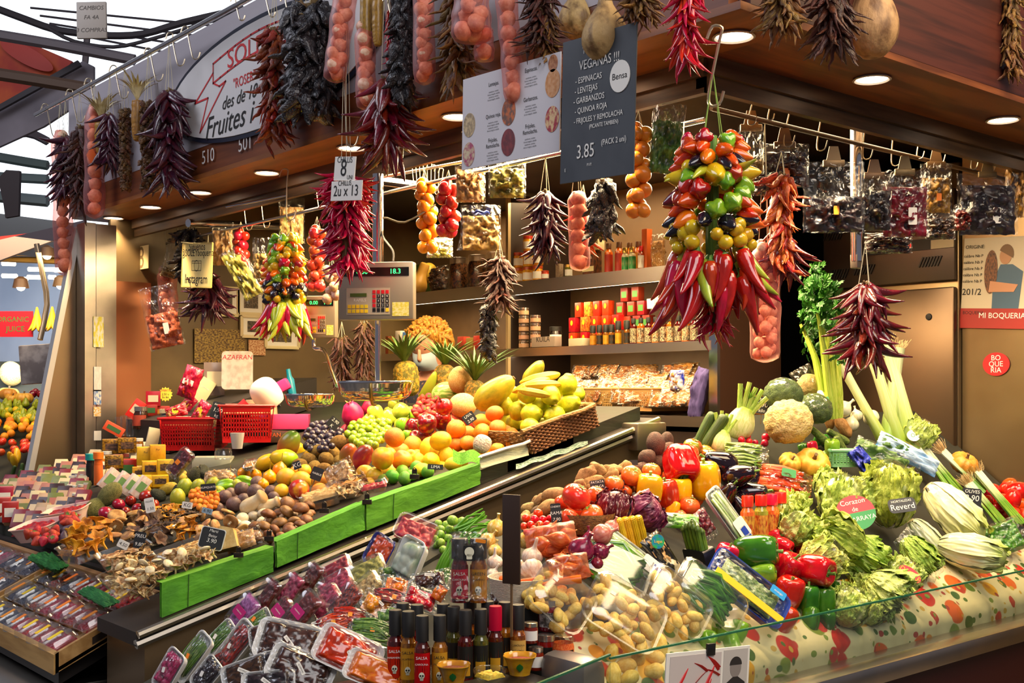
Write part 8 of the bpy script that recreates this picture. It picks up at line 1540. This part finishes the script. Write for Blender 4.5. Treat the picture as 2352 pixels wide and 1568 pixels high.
for i,(u,c,h,lb)in enumerate(((880,'e8d8a0',.14,'cream packet beside the seller'),(893,'8c3c1c',.12,'brown tin beside the seller'),(905,'c89c40',.11,'golden tin near the seller'),(921,'d8c8b0',.15,'pale tall packet near the seller'),(938,'4c78c0',.14,'blue and white packet near the seller'),(1065,'b02424',.09,'red lidded tin behind the seller'),(1085,'8c6c2c',.08,'amber tin behind the seller'),(1102,'b8341c',.09,'red tin near the upright'))):carton(fr(sx(u,1,.05)+UP*h/2,Vector((0,-1,0)),UP),.06,h,.05,mat('goods_%d'%i,c,rough=.5),lb)
TB=mat('amber_translucent_basket','c89c5c',rough=.4,trans=.2);DRY=mat('dried_fruit_in_bags','b87c3c',c2='84461c',sc=7,rough=.25,coat=.5,var=.15)
for i,u in enumerate((1330,1420,1510)):q=sx(u,0,.12);crate(trs(q+UP*.02,Quaternion((0,0,1),PI/2)@Quaternion((1,0,0),.0)),.20,.30,.11,TB,['amber basket of dried fruit packets nearest the quinces','middle amber basket of dried fruit packets','amber basket of packets beside the cloth bag'][i])
R=random.Random(8)
for i in range(90):
 u=R.uniform(1300,1600);rr=i%4;q=sx(u,0,-.02+.07*rr)+UP*(.07+.045*rr+R.uniform(0,.03));M=fr(q,Quaternion(UP,R.uniform(-.6,.6))@Vector((0,-1,0)),Vector((.5,R.uniform(-.3,.3),.7)))
 o=thing('dried_fruit_packet',M,'small clear packet of dried fruit heaped on the lowest shelf','packet','dried fruit packets on the lowest shelf');part('contents',pillow(.12,.075,.028,i,.25,8),DRY,o,smooth=True);part('film_bag',pillow(.145,.085,.032,i+50,.2,8),FILM,o,smooth=True)
M=fr(sx(1555,0,-.03)+UP*.17,Vector((0,-1,0)),UP);bag(M,.09,.10,.04,'gold','blue and white printed snack bag on top of the packets',filmm=mat('blue_white_bag','e8e4e0',c2='1c2c9c',sc=2,rough=.25,coat=.4));q=sx(1605,0,-.05)+UP*.10;single('folded_cloth_bag',pillow(.26,.07,.08,6,.15),mat('violet_cloth','5c5490',c2='3c3468',sc=4,rough=.8),'folded violet cloth bag at the end of the lowest shelf','cloth bag',fr(q,Vector((0,-.25,1)),Vector((0,-1,-.2))),smooth=True)
#  picture frames on the end wall
WF=mat('cream_frame','e4d4a4',rough=.5,var=.03)
def wframe(u,v,w,h,lb,c='6b5c48',c2='2c2620'):
 p=Pk(u,v,1,6.30);k=dep(p)/FX;o=thing('picture_frame',fr(p,Vector((1,0,0)),UP),lb,'picture frame');w,h=w*k/.8,h*k
 part('frame',Acc().add(box(w,.02,.02,.003),0,trs((0,h/2,0))).add(box(w,.02,.02,.003),0,trs((0,-h/2,0))).add(box(.02,h,.02,.003),0,trs((w/2,0,0))).add(box(.02,h,.02,.003),0,trs((-w/2,0,0))),WF,o);part('mount',box(w,h,.006),PAPER,o,smooth=False);part('photograph',box(w*.55,h*.55,.008),mat('photo_print_'+c,c,c2=c2,sc=9,rough=.4),o,smooth=False)
for a in((576,692,52,58,'cream picture frame beside the tomato string'),(516,692,54,62,'cream picture frame behind the purple chillies'),(584,750,52,46,'small cream picture frame below the first one'),(648,770,68,56,'wide cream picture frame near the small scale'),(590,662,40,20,'cream frame half hidden by hanging bags')):wframe(*a)
p=Pk(505,795,1,6.305);k=dep(p)/FX;single('market_photo',box(125*k,78*k,.006),mat('market_photo_print','a8843c',c2='4c2c18',sc=26,rough=.4),'unframed colour photo of a market stall on the end wall','photo',fr(p,Vector((1,0,0)),UP),smooth=False);p=Pk(590,798,1,6.305);single('small_photo',box(44*k,36*k,.006),mat('small_photo_print','a86c3c',c2='d8b88c',sc=12,rough=.4),'small brownish photo pinned beside the market photo','photo',fr(p,Vector((1,0,0)),UP),smooth=False)
for i,(u,v,w,h,c,lb)in enumerate(((226,762,20,70,'d8cc3c','yellow and white notice on the steel column'),(224,870,14,56,'d8d0c4','column notice with rows of small symbols'),(224,912,14,34,'4c7cc0','blue notice on the steel column'),(223,945,14,22,'e0a030','orange notice on the steel column'),(224,1000,14,22,'e4e0d4','white notice low on the steel column'))):p=Pk(u,v,1,6.215);k=dep(p)/FX;single('column_notice',box(w*k*1.2,h*k,.003),mat('notice_%d'%i,c,c2='e4e0d4',sc=5,rough=.5),lb,'notice',fr(p,Vector((1,0,0)),UP),smooth=False)
pw=lambda u,v:Pk(u,v,0,4.875)
o,w,h=board('market_poster',((2209,545),(2362,545),(2362,752),(2212,756)),(0,4.874),mat('poster_paper','c8b89c',rough=.5,var=0),'market poster of a person in a blue sweater holding dried peppers')
part('red_band',box(w,h*.22,.001),mat('poster_red','a01c24',rough=.5),o,Matrix.Translation((0,-h*.39,.0028)),smooth=False);txt('MI BOQUERIA',h*.085,Matrix.Translation((w*.14,-h*.36,.004)),PAPER,o);txt('BOQUERIA',h*.05,Matrix.Translation((-w*.30,-h*.33,.004)),INK,o);txt('ORIGINE:',h*.055,Matrix.Translation((-w*.32,h*.40,.004)),INK,o);txt('201/2',h*.10,Matrix.Translation((-w*.34,-h*.10,.004)),INK,o)
for j in range(5):txt('calibre Nb P',h*.045,Matrix.Translation((-w*.34,h*(.30-j*.07),.004)),INK,o)
part('printed_sweater',prism([(-w*.02,-h*.28),(w*.38,-h*.28),(w*.42,h*.12),(w*.26,h*.2),(w*.08,h*.2),(-w*.02,h*.02)],.0008),mat('print_blue','3c5870',rough=.5),o,Matrix.Translation((0,0,.0032)),smooth=False);part('printed_head',prism([(x*w*.09+w*.15,y*h*.09+h*.29)for x,y in ell(1,1,20)],.0008),mat('print_skin','b8805c',rough=.5),o,Matrix.Translation((0,0,.0036)),smooth=False);part('printed_hair',prism([(w*.16+w*.11*math.cos(t),h*.31+h*.11*math.sin(t))for t in[-.4+PI*i/10 for i in range(11)]],.0008),mat('print_hair','6b4424',rough=.5),o,Matrix.Translation((0,0,.004)),smooth=False);part('printed_peppers',prism([(x*w*.10-w*.06,y*h*.24+h*.12)for x,y in ell(1,1,20)],.0008),mat('print_peppers','7c4c24',c2='3c2010',sc=14,rough=.5),o,Matrix.Translation((0,0,.0044)),smooth=False);part('printed_arm',prism([(-w*.08,-h*.10),(w*.3,-h*.10),(w*.36,-h*.02),(-w*.06,h*.02)],.0008),_m['print_skin'],o,Matrix.Translation((0,0,.005)),smooth=False)
p=pw(2288,836);k=dep(p)/FX;o=thing('round_badge',fr(p,Vector((0,-1,0)),UP),'round red badge lettered BO QUE RIA on the steel wall','badge');part('disc',prism(ell(32*k,27*k,32),.003),mat('badge_red','b01424',rough=.5),o,smooth=False)
for t,y in(('BO',14),('QUE',0),('RIA',-14)):txt(t,17*k,Matrix.Translation((0,y*k,.003)),PAPER,o)
#  the seller
o=thing('person',trs(P(1000,945,6.35),Quaternion(UP,math.radians(-67))),'person with curly blond hair, pale blue face mask and dark patterned top looking down','person',None,'seller in the face mask')
sv=[(0,0,-.42),(0,0,-.2),(0,.01,.02),(0,-.02,.16),(0,-.04,.22),(0,-.07,.29),(.19,0,.12),(.25,.02,-.12),(.22,-.18,-.28),(.21,-.25,-.30),(-.19,0,.12),(-.25,.02,-.12),(-.22,-.18,-.28),(-.21,-.25,-.30),(.1,0,-.65),(.1,0,-1.0),(.1,0,-1.35),(-.1,0,-.65),(-.1,0,-1.0),(-.1,0,-1.35)]
se=[(0,1),(1,2),(2,3),(3,4),(4,5),(3,6),(6,7),(7,8),(8,9),(3,10),(10,11),(11,12),(12,13),(0,14),(14,15),(15,16),(0,17),(17,18),(18,19)];sr=[.16,.15,.16,.11,.055,.085,.065,.045,.034,.03,.065,.045,.034,.03,.09,.065,.045,.09,.065,.045]
for sgn,w_ in((1,9),(-1,13)):
 for f in range(5):b0=len(sv);x0=sv[w_][0]+(f-2)*.016*sgn;sv+=[(x0,sv[w_][1]-.05+(.02 if f==0 else 0),-.30),(x0+.004*(f-2),sv[w_][1]-.085+.02*(f in(0,4)),-.315)];se+=[(w_,b0),(b0,b0+1)];sr+=[.009,.007]
me=bpy.data.meshes.new('body');me.from_pydata(sv,se,[]);bo=obj('body',me,o);me.materials.append(mat('skin','d89c7c',rough=.5,var=0));sk=bo.modifiers.new('skin','SKIN');bo.modifiers.new('smooth','SUBSURF').levels=2;bo.modifiers['smooth'].render_levels=2
for i,d_ in enumerate(me.skin_vertices[0].data):d_.radius=(sr[i],sr[i]*.8)
me.skin_vertices[0].data[0].use_root=True
hd=Matrix.Translation((0,-.085,.345))@Matrix.Rotation(math.radians(28),4,'X')
part('head',rev([(0,-.12),(.05,-.11),(.07,-.06),(.078,.0),(.082,.05),(.07,.10),(.03,.125),(0,.13)],28,sub=3),_m['skin'],o,hd,smooth=True);fa=Acc().add(tube([(0,-.078,.03),(0,-.095,.0),(0,-.10,-.02),(0,-.085,-.028)],[.008,.011,.014,.010],8,2))
part('nose',fa,_m['skin'],o,hd,smooth=True)
for s_ in(-1,1):part('eye',sph(10),mat('dark_eye','2c1c14',rough=.2),o,hd@trs((s_*.03,-.072,.03),None,(.018,.01,.008)));part('ear',sph(12),_m['skin'],o,hd@trs((s_*.08,0,.01),None,(.02,.03,.055)))
part('face_mask',sheet(12,8,lambda u,v:Vector((math.sin((u-.5)*2.1)*.083,-math.cos((u-.5)*2.1)*(.088+.022*math.sin(PI*v)),-.095+.10*v+.002*math.sin(v*20)))),mat('pale_blue_mask','a8bcc8',rough=.7),o,hd,smooth=True)
R=random.Random(6);hA=Acc();hA.add(xf(sph(18,1.05),trs((0,.03,.045),None,(.185,.185,.19))))
for i in range(340):
 t=R.uniform(-.25,1);an=R.uniform(0,2*PI);rr=math.sqrt(max(0,1-t*t));p=Vector((rr*math.cos(an),rr*math.sin(an),t))
 if p.y<-.55 and t<.45:continue
 p=Vector((p.x*.095,p.y*.095+.03,p.z*.10+.045));q=p.normalized();dn=Vector((0,0,-.045));hA.add(tube([p,p+q*.03+dn*.3+Vector((R.gauss(0,.008),R.gauss(0,.008),0)),p+q*.018+dn+Vector((R.gauss(0,.012),R.gauss(0,.012),0)),p+q*.034+dn*1.9],[.008,.009,.007,.002],5,2))
part('hair',hA,mat('curly_blond_hair','d89a3c',c2='b8722c',sc=12,rough=.5),o,hd,smooth=True)
part('patterned_top',rev([(.20,-.50),(.19,-.25),(.205,.0),(.20,.10),(.13,.17),(.07,.205),(.06,.20)],28,0,0,.04,sub=3),mat('dark_patterned_fabric','2c2c40',c2='8c6c50',sc=24,rough=.8,edge=(.55,.6)),o,Matrix.Diagonal((1.1,.72,1,1)),smooth=True)
for s_ in(-1,1):part('sleeve',tube([(s_*.17,0,.12),(s_*.23,.01,.0),(s_*.26,.02,-.12)],[.085,.08,.07],12,2),_m['dark_patterned_fabric'],o)
#  neighbouring stall and market hall
NB=lambda v:8.6+(1090-v)*.006
nb=struct('background_bed',([tuple(P(-120,1120,8.6)),tuple(P(150,1120,8.6)),tuple(P(190,830,10.3)),tuple(P(-120,830,10.3)),tuple(P(-120,1120,8.6)-UP*.6),tuple(P(150,1120,8.6)-UP*.6)],[(0,1,2,3),(4,5,1,0)]),BED,smooth=False)
def nput(key,rows,label,sz=None):
 for r_ in rows.split(';'):
  u,v,s=[float(x)for x in r_.split()];d=NB(v)-.1;make(key,P(u,v,d),s*d/FX,rq(K[key]['tilt']),label,None,label,sz=sz)
R=random.Random(12)
nput('melon','26 858 50','large round netted melon on the neighbouring stall');nput('pumpkin','20 905 44;55 915 40;28 915 30','ribbed squash on the neighbouring stall');nput('red_apple','75 905 18;82 900 16;92 905 16','small red fruit on the neighbouring stall')
for key,v0,v1,s,n,lb in(('pear',925,965,18,34,'green fruit in the rows of the neighbouring stall'),('orange',965,1005,18,28,'orange fruit in the rows of the neighbouring stall'),('tomato',1000,1040,20,20,'tomato in the rows of the neighbouring stall'),('lemon',940,1000,15,26,'yellow fruit in the rows of the neighbouring stall')):
 nput(key,';'.join('%f %f %f'%(R.uniform(-10,128-(v-900)*.12),v,s)for v in[R.uniform(v0,v1)for _ in range(n)]),lb)
nput('cucumber','30 1085 9;50 1080 9;70 1075 9;45 1095 9;62 1092 9','cucumber low on the neighbouring stall');nput('mango_y','25 1050 16;40 1045 16;32 1058 16','yellow long fruit on the neighbouring stall',1.6)
single('juice_sign',box(.27,.20,.01),mat('red_juice_sign','d0142c',rough=.5,var=0),'red sign lettered ORGANIC JUICE with green letters','sign',fr(P(36,744,9),RT,UP),smooth=False);js=THINGS[-1][0];txt('ORGANIC',.055,Matrix.Translation((-.02,.035,.006)),GRN,js);txt('JUICE',.06,Matrix.Translation((.0,-.04,.006)),GRN,js)
NP=mat('neighbour_pole','b8a080',rough=.3,metal=.7,var=0);single('neighbour_scale_pole',tube([P(84,560,8.4),P(100,640,8.4),P(108,700,8.4),P(92,780,8.33)],.02,10,2),NP,'slim bent pole above the neighbouring scale','pole');single('neighbour_scale',box(.25,.28,.06,.01),mat('neighbour_scale_body','8c8078',c2='c0b4a8',sc=3,rough=.4),'grey shop scale of the neighbouring stall','scale',fr(P(88,836,8.3),ax(4),ax(94)))
BNM=mesh('banana',tube([(0,0,0),(.02,0,-.06),(.025,0,-.14),(0,0,-.20)],[.006,.02,.02,.004],6,2),mat('hanging_banana','f0c020',rough=.5))
for u,v in((85,705),(120,704),(155,712)):
 o=thing('banana_hand',trs(P(u,v,9)),'hand of yellow bananas hanging in the neighbouring stall','bananas','hanging banana hands')
 for i in range(9):obj('banana',BNM,o,trs((0,0,0),Quaternion(UP,i*.7)@Quaternion((0,1,0),.35)))
def nbar(p,q,r,m,label,nm='beam_background'):return struct(nm,tube([p,q],r,6,1),m)
nbar(P(-60,590,9.2),P(165,600,9.6),.03,mat('lit_wood_rail','d8a04c',rough=.5),'');
struct('ceiling_background',([tuple(P(-80,590,9)),tuple(P(230,590,9.6)),tuple(P(230,520,16)),tuple(P(-80,480,16))],[(0,1,2,3)]),mat('dark_stall_ceiling','3c2c20',rough=.7),smooth=False)
TUBE=mat('lit_tube_lamp',(1,.84,.6),em=6,var=0)
for u,v,w in((20,605,30),(100,618,70),(22,633,34),(80,636,34),(150,620,50),(145,640,40),(55,640,16),(120,636,16)):single('tube_lamp',tube([P(u-w/2,v,9.9),P(u+w/2,v+1,9.9)],.018,6,1),TUBE,'lit tube lamp under the neighbouring stall ceiling','lamp',group='tube lamps of the neighbouring stall')
for u,v in((48,658),(140,655),(108,586)):o=thing('track_lamp',trs(P(u,v,9.3)),'round track lamp of the neighbouring stall','lamp','neighbouring track lamps');part('shade',rev([(.02,.08),(.05,.06),(.065,-.01),(.06,-.01),(.02,.05)],16,sub=1),mat('brown_lamp_shade','5c4430',rough=.5),o);part('bulb',sph(12),TUBE,o,trs((0,0,.0),None,.07))
lamp('AREA','neighbour_stall_light',tuple(P(60,560,8.6)),26,WARM,1.2,tuple(P(60,960,9)),size_y=.8)
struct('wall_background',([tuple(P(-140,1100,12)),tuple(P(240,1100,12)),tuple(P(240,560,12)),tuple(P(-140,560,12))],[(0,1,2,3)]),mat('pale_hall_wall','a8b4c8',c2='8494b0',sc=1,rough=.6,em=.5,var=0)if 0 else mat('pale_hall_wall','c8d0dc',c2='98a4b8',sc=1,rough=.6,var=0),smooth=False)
lamp('AREA','hall_window_light',tuple(P(60,760,9.6)),40,(.8,.88,1),1.5,tuple(P(60,760,12)),size_y=1)
SKY=mat('bright_sky_glazing',(.86,.93,1.0),em=1.25,var=0)
struct('window_1',([tuple(P(-200,560,24)),tuple(P(260,560,24)),tuple(P(1400,-300,24)),tuple(P(-200,-300,24))],[(0,1,2,3)]),SKY,smooth=False)
GR=mat('grey_roof_steel','6c6468',rough=.6,var=0);DG=mat('dark_roof_steel','3a3438',rough=.6,var=0)
def rb_(pts,d,r,m,label,cat='beam',nm='roof_beam',fl=1):return single(nm,tube([P(u,v,d)for u,v in pts],r,6,3,fl),m,label,cat)
rb_(((-20,15),(60,45),(120,66),(180,76),(250,82),(330,78),(420,52),(560,20)),11,.035,DG,'thick bundle of cables sagging across the roof opening','cables','cable_bundle');rb_(((110,64),(170,95),(260,108),(340,92),(440,62),(560,28)),10.8,.018,DG,'thinner cable sagging below the thick bundle','cables','cable_bundle');rb_(((200,85),(195,150),(180,240)),10.9,.03,GR,'grey conduit dropping from the cables','conduit','conduit')
rb_(((-20,78),(140,105),(310,138)),9.5,.045,GR,'upper grey roof beam above the painted panel');rb_(((-20,168),(90,185),(210,205)),9.3,.05,mat('brown_roof_beam','5c4434',rough=.6),'brown roof beam across the painted panel');
for i in range(5):rb_(((70+i*22,18+i*18),(560,66+i*30)),20,.02,GR,'thin glazing bar of the hall roof')if i<4 else None
rb_(((-20,318),(60,305),(110,325)),12,.045,GR,'dark curved roof rib beyond the sign rail');rb_(((-20,358),(60,372),(110,380)),12,.05,mat('green_grey_rib','7c908a',rough=.6),'green grey roof rib below the dark one');rb_(((-20,405),(110,412)),12,.05,mat('pale_grey_rib','8ca09c',rough=.6),'pale roof rib behind the far garlic');rb_(((-20,450),(110,462)),12,.06,mat('mid_grey_rib','8fa0a0',rough=.6),'wide grey rib behind the long garlic braid')
def quad(name,pts,d,m,label,cat):M=None;v_=[P(u,v,d)for u,v in pts];n_=len(v_);return single(name,([tuple(x)for x in v_]+[tuple(x+FW*.04)for x in v_],[tuple(range(n_)),tuple(range(n_,2*n_))[::-1]]+[(i,i+n_,(i+1)%n_+n_,(i+1)%n_)for i in range(n_)]),m,label,cat,smooth=False)
quad('roof_slab',((-20,258),(190,140),(215,152),(215,215),(100,290),(-20,345)),9.9,mat('lilac_grey_slab','8c848c',c2='6c646c',sc=1,rough=.6),'sloping grey roof slab of the neighbouring stall','roof slab');quad('roof_edge',((-20,262),(-20,250),(178,138),(185,150)),9.8,DG,'dark edge strip along the grey roof slab','edge strip')
q=quad('painted_panel',((-20,60),(60,95),(165,140),(150,165),(60,230),(-20,250)),10.2,mat('orange_painted_panel','a83c1c',c2='c8641c',sc=1.5,rough=.6),'orange painted panel with a red oval on the neighbouring stall roof','panel');v_=P(62,128,10.15);part('red_oval',prism(ell(.26,.075,28),.01),mat('painted_red','c01420',rough=.5),q,fr(v_,ax(-28),ax(62)),smooth=False)
quad('red_green_banner',((-20,560),(-20,545),(70,535),(72,552),(-20,582)),9.0,mat('red_banner','d01830',rough=.5),'red banner under the neighbouring canopy edge','banner');quad('canopy_edge',((-20,580),(-20,555),(195,505),(198,525),(100,560),(-20,605)),8.8,mat('neighbour_canopy','5c5054',rough=.5),'dark sloping canopy edge of the neighbouring stall','canopy')
quad('screen',((-5,410),(14,390),(45,392),(42,495),(12,500),(8,470)),9.7,mat('dark_screen_edge','2c1c1c',rough=.5),'dark framed screen hanging at the far edge','screen')
o=thing('handwritten_sign',fr(P(211,47,6.8),ax(1),ax(91)),'grey card lettered CAMBIOS FA 4A in faint pen','sign');part('card',box(.175,.215,.02,.004),mat('grey_card','a8a098',rough=.6),o)
for t,y in(('CAMBIOS',.07),('FA 4A',.015),('3 COMPRAS',-.06)):txt(t,.034,Matrix.Translation((0,y,.011)),mat('faint_pen','5c5854',rough=.8),o,shear=.2)
settle()
#  labels: make each single out one thing
bpy.context.view_layer.update()
def ppos(o):
 g=[o]if o.type=='MESH' else[c for c in o.children if c.type=='MESH'][:40];ps=[c.matrix_world@(sum((Vector(b)for b in c.bound_box),Vector())/8)for c in g]
 p=sum(ps,Vector())/max(1,len(ps));return uv(p)+(p,)
LM=[(l,ppos(o),o)for o,l in THINGS if l]
by={}
for o,l in THINGS:by.setdefault(o['label'],[]).append(o)
ORD=['','first','second','third','fourth','fifth','sixth','seventh','eighth','ninth','tenth','eleventh','twelfth','thirteenth','fourteenth','fifteenth','sixteenth','seventeenth','eighteenth','nineteenth','twentieth']
PLN={'orange':'oranges'}
for base,os_ in by.items():
 short=len(base.split())<4
 if len(os_)==1:
  o=os_[0]
  if short:
   u,v,p=ppos(o);c=[(math.hypot(u-l[1][0],v-l[1][1]),l[0])for l in LM if l[2]!=o];o['label']=base+' beside the '+min(c)[1]
  continue
 near={}
 for o in os_:
  u,v,p=ppos(o);c=[((p-l[1][2]).length,l[0])for l in LM if l[2]!=o and l[0].split()[-1]!='wall'];near.setdefault(min(c)[1],[]).append(o)
 for l,g in near.items():
  if len(g)==1:g[0]['label']=' '.join((base+' beside the '+l).split()[:16]);continue
  pos=sorted(((ppos(o)[0],ppos(o)[1],o)for o in g),key=lambda t:t[1])
  rows=max(1,min(6,round(len(g)**.5/1.2)));per=-(-len(g)//rows);bw=base.split();lw=l.split()
  for r in range(rows):
   lw=l.split()[-4:];row=sorted(pos[r*per:(r+1)*per],key=lambda t:t[0])
   for i,(_,_,o)in enumerate(row):
    rn='' if rows==1 else('top row' if r==0 else 'bottom row' if r==rows-1 else ORD[r+1]+' row')
    pn=('leftmost' if i==0 else 'rightmost' if i==len(row)-1 else ORD[min(20,i+1)]+' from left')if len(row)>1 else 'only one'
    tail=[',']+(pn+(' in '+rn if rn else '')+' by '+' '.join(lw)).split();keepn=16-(len(tail)-1)
    bw=base.split()[:max(3,keepn)]
    while bw[-1]in('in','the','a','on','of','with','and','to','standing','heaped'):bw.pop()
    o['label']=' '.join(bw[:max(3,keepn)])+' '.join(tail)if 0 else ' '.join(bw[:max(3,keepn)]).rstrip(',')+tail[0]+' '+' '.join(tail[1:])
for o,_ in THINGS:
 o['label']=o['label'].replace(' ,',',')
